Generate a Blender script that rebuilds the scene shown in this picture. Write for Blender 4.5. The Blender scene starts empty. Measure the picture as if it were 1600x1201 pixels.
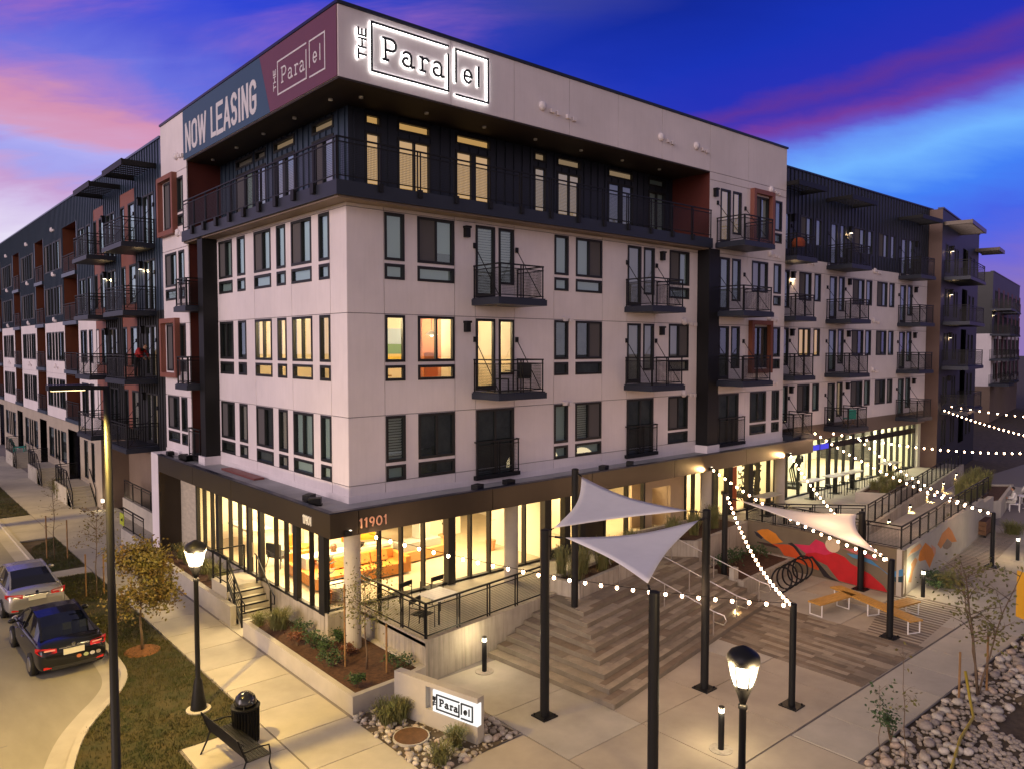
import bpy, math, random
from mathutils import Vector, Matrix
random.seed(7)
SC = bpy.context.scene
COL = SC.collection
R = math.radians

# ---------------------------------------------------------------- camera, world, sun, exposure
cam_d = bpy.data.cameras.new('camera')
cam_d.sensor_width = 36.0
cam_d.lens = 26.9
cam_d.clip_start = 0.1
cam_d.clip_end = 3000.0
cam = bpy.data.objects.new('camera', cam_d)
COL.objects.link(cam)
cam.location = (-10.726, -19.855, 9.2)
cam.rotation_euler = (R(90 - 2.80), 0.0, R(-40.95))
SC.camera = cam

FH = (0.6554, 0.7553, 0.0)      # horizontal directions that the dusk sky is laid out by (west glow lies opposite FH)
RH = (0.7553, -0.6554, 0.0)

def make_world():
    w = bpy.data.worlds.new('World')
    SC.world = w
    w.use_nodes = True
    nt = w.node_tree
    nt.nodes.clear()
    N = nt.nodes.new
    L = nt.links.new
    def val(x):
        return x
    def setin(sock, v):
        if hasattr(v, 'is_linked') or isinstance(v, bpy.types.NodeSocket):
            L(v, sock)
        else:
            sock.default_value = v
    def m(op, a, b=None, c=None, clamp=False):
        n = N('ShaderNodeMath'); n.operation = op; n.use_clamp = clamp
        setin(n.inputs[0], a)
        if b is not None: setin(n.inputs[1], b)
        if c is not None: setin(n.inputs[2], c)
        return n.outputs[0]
    def ramp(fac, stops):
        n = N('ShaderNodeValToRGB')
        el = n.color_ramp.elements
        while len(el) > 1: el.remove(el[-1])
        el[0].position = stops[0][0]; el[0].color = (*stops[0][1], 1)
        for p, c in stops[1:]:
            e = el.new(p); e.color = (*c, 1)
        L(fac, n.inputs[0])
        return n.outputs[0]
    def mix(fac, a, b):
        n = N('ShaderNodeMix'); n.data_type = 'RGBA'
        setin(n.inputs[0], fac); setin(n.inputs[6], a); setin(n.inputs[7], b)
        return n.outputs[2]
    def smooth(x, lo, hi):
        n = N('ShaderNodeMapRange'); n.interpolation_type = 'SMOOTHSTEP'
        L(x, n.inputs[0]); n.inputs[1].default_value = lo; n.inputs[2].default_value = hi
        return n.outputs[0]
    tc = N('ShaderNodeTexCoord')
    d = tc.outputs['Generated']
    def dot(vec):
        n = N('ShaderNodeVectorMath'); n.operation = 'DOT_PRODUCT'
        L(d, n.inputs[0]); n.inputs[1].default_value = vec
        return n.outputs['Value']
    z = dot((0, 0, 1)); fr = dot(FH); rt = dot(RH)
    hl = m('SQRT', m('SUBTRACT', 1.0001, m('MULTIPLY', z, z)))
    rn = m('DIVIDE', rt, hl); fn = m('DIVIDE', fr, hl)
    # cloud-sheet coordinates: a plane overhead gives streaks that flatten towards the horizon
    den = m('ADD', m('MAXIMUM', z, 0.0), 0.22)
    comb = N('ShaderNodeCombineXYZ')
    L(m('DIVIDE', rt, den), comb.inputs[0]); L(m('DIVIDE', fr, den), comb.inputs[1])
    def noise(scale, detail, rough, sx, sy, rot, off):
        mp = N('ShaderNodeMapping'); mp.vector_type = 'POINT'
        L(comb.outputs[0], mp.inputs[0])
        mp.inputs['Scale'].default_value = (sx, sy, 1); mp.inputs['Rotation'].default_value = (0, 0, rot)
        mp.inputs['Location'].default_value = off
        n = N('ShaderNodeTexNoise'); L(mp.outputs[0], n.inputs['Vector'])
        n.inputs['Scale'].default_value = scale; n.inputs['Detail'].default_value = detail
        n.inputs['Roughness'].default_value = rough; n.inputs['Distortion'].default_value = 0.6
        return n.outputs[0]
    n1 = noise(1.5, 6, 0.55, 1.0, 1.0, 0.0, (3.1, 0.4, 0))
    n2 = noise(1.1, 7, 0.6, 0.55, 1.9, 0.5, (7.7, 2.0, 0))
    n3 = noise(5.0, 5, 0.6, 0.5, 1.6, 0.5, (1.7, 5.0, 0))
    wob = m('MULTIPLY', m('SUBTRACT', n1, 0.5), 0.13)
    wob = m('ADD', wob, m('MULTIPLY', m('SUBTRACT', n3, 0.5), 0.05))
    tilt = m('MULTIPLY', m('SUBTRACT', rn, 0.35), 0.22)
    eL = m('ADD', z, wob, clamp=True)
    eR = m('ADD', m('SUBTRACT', z, tilt), m('MULTIPLY', wob, 0.55), clamp=True)
    eL2 = m('ADD', eL, m('MULTIPLY', m('ADD', rn, 0.45), 0.10), clamp=True)
    left = ramp(eL2, [(0.0, (.60, .48, .66)), (0.10, (.80, .74, .92)), (0.135, (.66, .54, .82)), (0.158, (.58, .36, .66)), (0.182, (.38, .38, .86)), (0.202, (.44, .42, .88)),
                     (0.222, (.66, .34, .54)), (0.248, (.66, .29, .46)), (0.270, (.36, .21, .64)), (0.30, (.15, .17, .74)), (0.34, (.085, .105, .68)), (0.385, (.030, .062, .68)), (0.44, (.018, .055, .66)), (0.58, (.10, .10, .26)), (1.0, (.21, .18, .20))])
    right = ramp(eR, [(0.0, (.28, .18, .46)), (0.06, (.17, .14, .66)), (0.105, (.065, .13, .80)), (0.145, (.06, .22, .92)), (0.19, (.17, .46, 1.0)),
                      (0.222, (.13, .28, .90)), (0.242, (.13, .085, .56)), (0.258, (.17, .045, .36)), (0.272, (.055, .035, .44)), (0.285, (.10, .035, .36)), (0.305, (.020, .032, .48)), (0.35, (.010, .032, .46)),
                      (0.42, (.006, .022, .32)), (0.58, (.09, .085, .24)), (1.0, (.21, .18, .20))])
    front = mix(smooth(rn, -0.42, 0.30), left, right)
    # pink afterglow streaks in the upper left
    pk = m('MULTIPLY', smooth(n2, 0.50, 0.72), m('MULTIPLY', smooth(rn, 0.16, -0.30), smooth(z, 0.14, 0.24)))
    front = mix(m('MULTIPLY', pk, 0.85), front, (.50, .18, .50, 1))
    # darker violet cloud in the upper right
    dk = m('MULTIPLY', smooth(n2, 0.46, 0.66), m('MULTIPLY', smooth(rn, 0.05, 0.35), smooth(z, 0.27, 0.34)))
    front = mix(m('MULTIPLY', dk, 0.75), front, (.030, .012, .17, 1))
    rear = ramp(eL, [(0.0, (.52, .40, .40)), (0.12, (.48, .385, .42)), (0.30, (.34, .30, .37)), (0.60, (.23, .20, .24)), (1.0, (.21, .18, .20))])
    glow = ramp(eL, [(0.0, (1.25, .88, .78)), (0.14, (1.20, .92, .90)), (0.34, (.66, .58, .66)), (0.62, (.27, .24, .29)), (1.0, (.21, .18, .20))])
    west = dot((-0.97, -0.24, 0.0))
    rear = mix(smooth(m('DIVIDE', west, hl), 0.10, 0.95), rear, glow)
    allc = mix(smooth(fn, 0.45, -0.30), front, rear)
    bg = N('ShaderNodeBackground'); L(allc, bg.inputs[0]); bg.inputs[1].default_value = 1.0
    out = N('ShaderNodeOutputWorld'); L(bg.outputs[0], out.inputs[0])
make_world()

sun_d = bpy.data.lights.new('sun', 'SUN')
sun_d.energy = 1.45
sun_d.angle = R(30)
sun_d.color = (1.0, 0.80, 0.80)
sun = bpy.data.objects.new('sun', sun_d)
COL.objects.link(sun)
sun.rotation_euler = Vector((0.93, 0.10, -0.26)).to_track_quat('-Z', 'Y').to_euler()

SC.view_settings.view_transform = 'Standard'
SC.view_settings.look = 'None'
SC.view_settings.exposure = 0.0
SC.view_settings.gamma = 1.0
SC.view_settings.use_curve_mapping = False
SC.render.engine = 'CYCLES'
cy = SC.cycles
cy.use_denoising = True
try: cy.denoiser = 'OPENIMAGEDENOISE'
except Exception: pass
cy.max_bounces = 7
cy.diffuse_bounces = 3
cy.glossy_bounces = 3
cy.transparent_max_bounces = 14
cy.caustics_reflective = False
cy.caustics_refractive = False
cy.sample_clamp_indirect = 4.0

# ---------------------------------------------------------------- materials
MATS = {}
def mat(name, color, rough=0.6, metal=0.0, spec=0.4, var=0.0, vscale=3.0, bump=0.0, bscale=30.0, emit=None, stretch=None, color2=None, mapping='Object', streak=0.0):
    """principled material; var mixes a noise of the colour (or towards color2), bump a fine relief, streak vertical stains"""
    if name in MATS: return MATS[name]
    m = bpy.data.materials.new(name); m.use_nodes = True
    nt = m.node_tree; b = nt.nodes['Principled BSDF']
    b.inputs['Base Color'].default_value = (*color, 1)
    b.inputs['Roughness'].default_value = rough
    b.inputs['Metallic'].default_value = metal
    b.inputs['Specular IOR Level'].default_value = spec
    N = nt.nodes.new; L = nt.links.new
    if var or bump or streak:
        if mapping == 'World':
            tc = N('ShaderNodeNewGeometry'); co = tc.outputs['Position']
        else:
            tc = N('ShaderNodeTexCoord'); co = tc.outputs[mapping]
        mp = N('ShaderNodeMapping'); L(co, mp.inputs[0])
        if stretch: mp.inputs['Scale'].default_value = stretch
        co = mp.outputs[0]
    if var:
        n = N('ShaderNodeTexNoise'); n.inputs['Scale'].default_value = vscale; n.inputs['Detail'].default_value = 6; n.inputs['Roughness'].default_value = .62
        L(co, n.inputs['Vector'])
        r = N('ShaderNodeMapRange'); r.inputs[1].default_value = .3; r.inputs[2].default_value = .7; L(n.outputs[0], r.inputs[0])
        mx = N('ShaderNodeMix'); mx.data_type = 'RGBA'; L(r.outputs[0], mx.inputs[0])
        c2 = color2 if color2 else tuple(max(0, c * (1 - var)) for c in color)
        c1 = color if color2 else tuple(min(1, c * (1 + var * .5)) for c in color)
        mx.inputs[6].default_value = (*c2, 1); mx.inputs[7].default_value = (*c1, 1)
        col = mx.outputs[2]
        if streak:
            n3 = N('ShaderNodeTexNoise'); n3.inputs['Scale'].default_value = 1.0; n3.inputs['Detail'].default_value = 5
            mp3 = N('ShaderNodeMapping'); mp3.inputs['Scale'].default_value = (9, 9, .7); L(co, mp3.inputs[0]); L(mp3.outputs[0], n3.inputs['Vector'])
            r3 = N('ShaderNodeMapRange'); r3.inputs[1].default_value = .45; r3.inputs[2].default_value = .72; r3.inputs[4].default_value = streak; L(n3.outputs[0], r3.inputs[0])
            mx3 = N('ShaderNodeMix'); mx3.data_type = 'RGBA'; L(r3.outputs[0], mx3.inputs[0]); L(col, mx3.inputs[6])
            mx3.inputs[7].default_value = (*(c * .35 for c in color), 1)
            col = mx3.outputs[2]
        L(col, b.inputs['Base Color'])
    if bump:
        n2 = N('ShaderNodeTexNoise'); n2.inputs['Scale'].default_value = bscale; n2.inputs['Detail'].default_value = 5; L(co, n2.inputs['Vector'])
        bp = N('ShaderNodeBump'); bp.inputs['Strength'].default_value = bump; bp.inputs['Distance'].default_value = .02
        L(n2.outputs[0], bp.inputs['Height']); L(bp.outputs[0], b.inputs['Normal'])
    if emit:
        b.inputs['Emission Color'].default_value = (*emit[0], 1); b.inputs['Emission Strength'].default_value = emit[1]
    MATS[name] = m
    return m

def emis(name, color, strength, sample=True):
    if name in MATS: return MATS[name]
    m = bpy.data.materials.new(name); m.use_nodes = True
    nt = m.node_tree; nt.nodes.clear()
    e = nt.nodes.new('ShaderNodeEmission'); e.inputs[0].default_value = (*color, 1); e.inputs[1].default_value = strength
    o = nt.nodes.new('ShaderNodeOutputMaterial'); nt.links.new(e.outputs[0], o.inputs[0])
    if not sample:
        try: m.cycles.emission_sampling = 'NONE'
        except Exception: pass
    MATS[name] = m
    return m

def glass(name, tint, base=.06, rough=.015, gc=(.92, .96, 1)):
    m = bpy.data.materials.new(name); m.use_nodes = True
    nt = m.node_tree; nt.nodes.clear(); N = nt.nodes.new; L = nt.links.new
    t = N('ShaderNodeBsdfTransparent'); t.inputs[0].default_value = (*tint, 1)
    g = N('ShaderNodeBsdfGlossy'); g.inputs['Roughness'].default_value = rough; g.inputs[0].default_value = (*gc, 1)
    ge = N('ShaderNodeNewGeometry'); dt = N('ShaderNodeVectorMath'); dt.operation = 'DOT_PRODUCT'; L(ge.outputs['Incoming'], dt.inputs[0]); L(ge.outputs['Normal'], dt.inputs[1])
    ab = N('ShaderNodeMath'); ab.operation = 'ABSOLUTE'; L(dt.outputs['Value'], ab.inputs[0])
    on = N('ShaderNodeMath'); on.operation = 'SUBTRACT'; on.inputs[0].default_value = 1.0; L(ab.outputs[0], on.inputs[1])
    pw = N('ShaderNodeMath'); pw.operation = 'POWER'; L(on.outputs[0], pw.inputs[0]); pw.inputs[1].default_value = 5.0
    a = N('ShaderNodeMath'); a.operation = 'MULTIPLY_ADD'; L(pw.outputs[0], a.inputs[0]); a.inputs[1].default_value = .95; a.inputs[2].default_value = base+.04; a.use_clamp = True
    mx = N('ShaderNodeMixShader'); L(a.outputs[0], mx.inputs[0]); L(t.outputs[0], mx.inputs[1]); L(g.outputs[0], mx.inputs[2])
    o = N('ShaderNodeOutputMaterial'); L(mx.outputs[0], o.inputs[0])
    MATS[name] = m
    return m

def meshmat(name, color, pitch, wire):
    """woven-wire infill: a grid of wires thinner than a pixel, holes see-through"""
    m = bpy.data.materials.new(name); m.use_nodes = True
    nt = m.node_tree; b = nt.nodes['Principled BSDF']; N = nt.nodes.new; L = nt.links.new
    b.inputs['Base Color'].default_value = (*color, 1); b.inputs['Roughness'].default_value = .5; b.inputs['Metallic'].default_value = .6
    tc = N('ShaderNodeTexCoord'); sp = N('ShaderNodeSeparateXYZ'); L(tc.outputs['Object'], sp.inputs[0])
    def wires(s):
        w = N('ShaderNodeMath'); w.operation = 'MULTIPLY'; L(s, w.inputs[0]); w.inputs[1].default_value = 1 / pitch
        fr = N('ShaderNodeMath'); fr.operation = 'FRACT'; L(w.outputs[0], fr.inputs[0])
        lt = N('ShaderNodeMath'); lt.operation = 'LESS_THAN'; L(fr.outputs[0], lt.inputs[0]); lt.inputs[1].default_value = wire / pitch
        return lt.outputs[0]
    ad = N('ShaderNodeMath'); ad.operation = 'ADD'; L(sp.outputs[0], ad.inputs[0]); L(sp.outputs[1], ad.inputs[1])
    mxm = N('ShaderNodeMath'); mxm.operation = 'MAXIMUM'; L(wires(ad.outputs[0]), mxm.inputs[0]); L(wires(sp.outputs[2]), mxm.inputs[1])
    L(mxm.outputs[0], b.inputs['Alpha'])
    MATS[name] = m
    return m

WHITE = mat('white_facade_panel', (.76, .690, .705), .75, var=.12, vscale=.35, bump=.05, bscale=60, mapping='World', streak=.06)
WHITE2 = mat('white_facade_stucco', (.76, .695, .71), .8, var=.12, vscale=.4, bump=.06, bscale=50, mapping='World', streak=.07)
JOINT = mat('panel_joint', (.20, .18, .18), .9)
TAN = mat('tan_stucco', (.42, .36, .29), .85, var=.15, vscale=.8, bump=.05, mapping='World')
NAVY = mat('navy_metal_cladding', (.050, .078, .120), .38, metal=.45, spec=.6, var=.18, vscale=.6, mapping='World')
DKNAVY = mat('dark_navy_metal', (.022, .027, .042), .45, metal=.2, var=.15, vscale=.8, mapping='World')
CHAR = mat('charcoal_metal_cladding', (.026, .027, .030), .5, metal=.2, var=.15, vscale=.6, mapping='World')
BLACK = mat('black_painted_steel', (.008, .008, .009), .5, spec=.25)
BLACKM = mat('black_window_frame', (.011, .011, .012), .5)
BRONZE = mat('bronze_metal_fascia', (.055, .043, .033), .33, metal=.55, var=.15, vscale=.7, mapping='World')
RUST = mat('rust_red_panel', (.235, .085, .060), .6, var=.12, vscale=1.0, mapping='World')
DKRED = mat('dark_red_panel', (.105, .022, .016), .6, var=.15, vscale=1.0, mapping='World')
REDWOOD = mat('red_brown_panel', (.16, .048, .022), .6, var=.2, vscale=1.0, mapping='World')
ROOFM = mat('grey_roof_membrane', (.36, .355, .36), .8, var=.22, vscale=.9, bump=.05, mapping='World')
COPING = mat('dark_coping', (.018, .022, .045), .35, metal=.5)
CONC = mat('pale_concrete', (.44, .405, .345), .82, var=.17, vscale=.9, bump=.06, bscale=40, mapping='World')
CONC_B = mat('board_formed_concrete', (.40, .36, .30), .85, var=.2, vscale=1.2, bump=.10, bscale=12, mapping='World', streak=.5)
CONC_P = mat('plaza_concrete', (.41, .355, .275), .8, var=.22, vscale=.55, bump=.05, bscale=45, mapping='World')
PAVE1 = mat('sidewalk_concrete', (.46, .42, .34), .85, var=.16, vscale=.8, bump=.05, bscale=60, mapping='World')
PAVE2 = mat('sidewalk_concrete_worn', (.43, .395, .33), .85, var=.2, vscale=.7, bump=.05, bscale=60, mapping='World')
STREET = mat('street_concrete', (.30, .275, .21), .85, var=.28, vscale=.35, bump=.05, bscale=50, mapping='World', stretch=(1.6, .5, 1))
SOIL = mat('bark_mulch', (.085, .040, .022), .95, var=.55, vscale=9, bump=.8, bscale=35, mapping='World')
DIRT = mat('bare_dirt', (.10, .075, .05), .95, var=.5, vscale=2.5, bump=.7, bscale=14, mapping='World')
GRASSB = mat('lawn_soil', (.026, .032, .009), .95, var=.6, vscale=1.6, bump=.4, bscale=30, mapping='World', color2=(.070, .052, .018))
GRASS1 = mat('lawn_blade', (.030, .052, .010), .7, var=.6, vscale=.8, mapping='World', color2=(.085, .065, .02))
ORN = mat('ornamental_grass_blade', (.13, .16, .05), .7, var=.4, vscale=5, mapping='World', color2=(.19, .16, .06))
SHRUB = mat('shrub_leaf', (.045, .085, .028), .6, var=.5, vscale=6, mapping='World')
SHRUB_R = mat('russet_shrub_leaf', (.16, .06, .025), .6, var=.5, vscale=6, mapping='World')
LEAF_A = mat('autumn_leaf', (.16, .16, .035), .6, var=.6, vscale=2.2, mapping='World', color2=(.15, .075, .02))
LEAF_G = mat('green_leaf', (.10, .115, .03), .6, var=.5, vscale=4, mapping='World', color2=(.15, .12, .035))
LEAF_F = mat('far_leaf', (.035, .05, .022), .7, var=.5, vscale=1.5, mapping='World')
BARK = mat('grey_brown_bark', (.14, .095, .06), .9, var=.3, vscale=8)
STAKE = mat('wooden_stake', (.27, .15, .06), .8, var=.3, vscale=6)
TIMBER = mat('oiled_timber', (.50, .27, .055), .55, var=.3, vscale=3, stretch=(1, 12, 12))
WSTEEL = mat('white_painted_steel', (.75, .73, .70), .4)
STEEL = mat('brushed_steel', (.62, .58, .53), .3, metal=.9)
SAIL = mat('grey_sail_fabric', (.76, .73, .72), .8, var=.05, vscale=2)
SAIL2 = mat('cream_sail_fabric', (.80, .74, .66), .8, var=.05, vscale=2)
RUSTIRON = mat('rusty_iron', (.12, .058, .022), .8, var=.4, vscale=9, bump=.2)
GLASS = glass('window_glass', (.78, .86, .85), .22, gc=(.70, .90, .92))
GLASS_L = glass('lobby_glass', (.93, .94, .92), .015)
BLIND = mat('grey_roller_blind', (.54, .64, .62), .8)
BLIND_T = mat('tan_roller_blind', (.62, .50, .43), .8)
BLIND_S = mat('white_slat_blind', (.62, .63, .60), .7)
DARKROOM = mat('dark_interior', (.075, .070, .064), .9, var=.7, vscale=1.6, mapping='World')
SCREEN = mat('insect_screen', (.095, .088, .09), .8)
WIRE = meshmat('woven_wire_infill', (.02, .02, .02), .05, .009)
LITSHADE = emis('glowing_roller_shade', (1.0, .52, .17), .80, sample=False)
LITSHADE2 = emis('glowing_pale_shade', (1.0, .62, .36), .36, sample=False)
BULB = emis('string_bulb_glow', (1.0, .60, .34), 34.0)
GLOBE = emis('lamp_globe_glow', (1.0, .86, .66), 4.5)
STRIPW = emis('white_led_strip', (1.0, .97, .92), 11.0)

# ---------------------------------------------------------------- geometry helpers
class MB:
    def __init__(s): s.v = []; s.f = []
    def quad(s, a, b, c, d):
        i = len(s.v); s.v += [tuple(a), tuple(b), tuple(c), tuple(d)]; s.f.append((i, i+1, i+2, i+3)); return s
    def poly(s, pts):
        i = len(s.v); s.v += [tuple(p) for p in pts]; s.f.append(tuple(range(i, i+len(pts)))); return s
    def box(s, x0, y0, z0, x1, y1, z1):
        i = len(s.v)
        s.v += [(x0,y0,z0),(x1,y0,z0),(x1,y1,z0),(x0,y1,z0),(x0,y0,z1),(x1,y0,z1),(x1,y1,z1),(x0,y1,z1)]
        s.f += [(i,i+3,i+2,i+1),(i+4,i+5,i+6,i+7),(i,i+1,i+5,i+4),(i+1,i+2,i+6,i+5),(i+2,i+3,i+7,i+6),(i+3,i,i+4,i+7)]; return s
    def beam(s, p, q, w, h, up=(0,0,1)):
        p = Vector(p); q = Vector(q); d = (q-p)
        if d.length < 1e-6: return s
        d.normalize(); u = Vector(up)
        if abs(d.dot(u)) > .99: u = Vector((1,0,0))
        sx = d.cross(u).normalized()*(w/2); sy = sx.cross(d).normalized()*(h/2)
        i = len(s.v)
        for e in (p, q): s.v += [tuple(e-sx-sy), tuple(e+sx-sy), tuple(e+sx+sy), tuple(e-sx+sy)]
        s.f += [(i,i+3,i+2,i+1),(i+4,i+5,i+6,i+7),(i,i+1,i+5,i+4),(i+1,i+2,i+6,i+5),(i+2,i+3,i+7,i+6),(i+3,i,i+4,i+7)]; return s
    def tube(s, pts, rad, n=8, cap=True):
        pts = [Vector(p) for p in pts]; rs = rad if isinstance(rad, (list, tuple)) else [rad]*len(pts)
        base = len(s.v); prev = None
        for k, p in enumerate(pts):
            d = (pts[min(k+1, len(pts)-1)] - pts[max(k-1, 0)]).normalized()
            if prev is None:
                u = Vector((0,0,1)) if abs(d.z) < .9 else Vector((1,0,0))
                a = d.cross(u).normalized()
            else:
                a = prev - d*prev.dot(d)
                a = a.normalized() if a.length > 1e-6 else d.orthogonal().normalized()
            prev = a; b = d.cross(a)
            for j in range(n):
                t = 2*math.pi*j/n; s.v.append(tuple(p + a*(rs[k]*math.cos(t)) + b*(rs[k]*math.sin(t))))
        for k in range(len(pts)-1):
            for j in range(n):
                a0 = base+k*n+j; a1 = base+k*n+(j+1)%n
                s.f.append((a0, a1, a1+n, a0+n))
        if cap:
            s.f.append(tuple(base+j for j in reversed(range(n)))); e = base+(len(pts)-1)*n; s.f.append(tuple(e+j for j in range(n)))
        return s
    def lathe(s, prof, n=16, c=(0,0,0)):
        base = len(s.v)
        for r, z in prof:
            for j in range(n):
                t = 2*math.pi*j/n; s.v.append((c[0]+r*math.cos(t), c[1]+r*math.sin(t), c[2]+z))
        for k in range(len(prof)-1):
            for j in range(n):
                a0 = base+k*n+j; a1 = base+k*n+(j+1)%n; s.f.append((a0, a1, a1+n, a0+n))
        s.f.append(tuple(base+j for j in reversed(range(n)))); e = base+(len(prof)-1)*n; s.f.append(tuple(e+j for j in range(n)))
        return s
    def ball(s, c, rx, ry=None, rz=None, nu=8, nv=6, rnd=0, rot=0):
        ry = ry or rx; rz = rz or rx; base = len(s.v); cr, sr = math.cos(rot), math.sin(rot)
        for k in range(nv+1):
            ph = math.pi*k/nv
            for j in range(nu):
                t = 2*math.pi*j/nu; w = 1 + (random.uniform(-rnd, rnd) if 0 < k < nv else 0)
                x = rx*w*math.sin(ph)*math.cos(t); y = ry*w*math.sin(ph)*math.sin(t); z = -rz*w*math.cos(ph)
                s.v.append((c[0]+x*cr-y*sr, c[1]+x*sr+y*cr, c[2]+z))
        for k in range(nv):
            for j in range(nu):
                a0 = base+k*nu+j; a1 = base+k*nu+(j+1)%nu; s.f.append((a0, a1, a1+nu, a0+nu))
        return s
    def prism(s, pts, z0, z1):
        n = len(pts); i = len(s.v)
        s.v += [(p[0],p[1],z0) for p in pts] + [(p[0],p[1],z1) for p in pts]
        s.f.append(tuple(i+k for k in reversed(range(n)))); s.f.append(tuple(i+n+k for k in range(n)))
        for k in range(n): s.f.append((i+k, i+(k+1)%n, i+n+(k+1)%n, i+n+k))
        return s
    def mesh(s, name, m, smooth=False):
        me = bpy.data.meshes.new(name); me.from_pydata(s.v, [], s.f); me.validate(); me.update()
        if m: me.materials.append(m)
        if smooth: me.polygons.foreach_set('use_smooth', [True]*len(me.polygons))
        return me

WM = {}
CH = {}
def setw(o, W, parent=None):
    WM[o.name] = W
    if parent is not None:
        CH.setdefault(parent.name, []).append(o)
        o.parent = parent; o.matrix_basis = WM[parent.name].inverted() @ W
    else: o.matrix_basis = W
def link_mesh(name, me, W=None, parent=None):
    o = bpy.data.objects.new(name, me); COL.objects.link(o)
    setw(o, W if W is not None else (WM[parent.name].copy() if parent else Matrix.Identity(4)), parent)
    return o
def part(name, mb, m, parent, W=None, smooth=False):
    """a part in world coordinates (W None) or placed by W"""
    return link_mesh(name, mb.mesh(name, m, smooth), W if W is not None else Matrix.Identity(4), parent)
def local(name, mb, m, parent, smooth=False):
    """a part in its parent's own coordinates"""
    return link_mesh(name, mb.mesh(name, m, smooth), WM[parent.name].copy(), parent)
def tag(o, label, cat, group=None, kind=None):
    if label: o['label'] = label
    if cat: o['category'] = cat
    if group: o['group'] = group
    if kind: o['kind'] = kind
    return o
def thing(name, label, cat, loc=(0,0,0), rz=0.0, group=None):
    o = bpy.data.objects.new(name, None); COL.objects.link(o); o.empty_display_size = .3
    setw(o, Matrix.Translation(loc) @ Matrix.Rotation(rz, 4, 'Z'))
    return tag(o, label, cat, group)
def solid(name, mb, m, label, cat, group=None, smooth=False, loc=None, rz=0.0):
    o = link_mesh(name, mb.mesh(name, m, smooth), (Matrix.Translation(loc) @ Matrix.Rotation(rz, 4, 'Z')) if loc else Matrix.Identity(4))
    return tag(o, label, cat, group)
def struct(name, mb, m, parent=None, smooth=False):
    o = part(name, mb, m, parent, None, smooth)
    if parent is None: o['kind'] = 'structure'
    return o
def dup(root, loc, rz=0.0, label=None, group=None, scale=1.0):
    W = Matrix.Translation(loc) @ Matrix.Rotation(rz, 4, 'Z') @ Matrix.Scale(scale, 4)
    r = root.copy(); COL.objects.link(r); setw(r, W)
    if label: r['label'] = label
    if group: r['group'] = group
    def rec(src, dst):
        for ch in list(CH.get(src.name, ())):
            c = ch.copy(); COL.objects.link(c); c.parent = dst; CH.setdefault(dst.name, []).append(c)
            WM[c.name] = WM[dst.name] @ ch.matrix_basis
            rec(ch, c)
    rec(root, r)
    return r
def lamp(name, kind, loc, power, color, size=.1, parent=None, rot=None, spot=None, blend=.3):
    d = bpy.data.lights.new(name, kind); d.energy = power; d.color = color
    if kind in ('POINT', 'SPOT'): d.shadow_soft_size = size
    if kind == 'AREA': d.shape = 'RECTANGLE'; d.size = size[0]; d.size_y = size[1]
    if kind == 'SPOT': d.spot_size = R(spot); d.spot_blend = blend
    o = bpy.data.objects.new(name, d); COL.objects.link(o)
    W = Matrix.Translation(loc) @ (rot.to_matrix().to_4x4() if rot is not None else Matrix.Identity(4))
    setw(o, W, parent)
    return o
# ================================================================ facade kit
class Fac:
    """a wall plane: u runs right as seen from outside, d runs inwards, z up"""
    def __init__(s, root, ox, oy, rot):
        s.root = root; s.M = Matrix.Translation((ox, oy, 0)) @ Matrix.Rotation(R(rot), 4, 'Z'); s.rot = rot
    def at(s, u, d, z): return s.M @ Matrix.Translation((u, d, z))
    def put(s, name, mb, m, parent=None, smooth=False):
        return link_mesh(name, mb.mesh(name, m, smooth), s.M, parent or s.root)

def cut_faces(mb, u0, u1, z0, z1, holes, d):
    us = sorted({u0, u1} | {x for h in holes for x in (h[0], h[1]) if u0 < x < u1})
    zs = sorted({z0, z1} | {x for h in holes for x in (h[2], h[3]) if z0 < x < z1})
    for a, b in zip(us, us[1:]):
        for c, e in zip(zs, zs[1:]):
            cu, cz = (a+b)/2, (c+e)/2
            if any(h[0] < cu < h[1] and h[2] < cz < h[3] for h in holes): continue
            mb.quad((a, d, c), (b, d, c), (b, d, e), (a, d, e))

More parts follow.
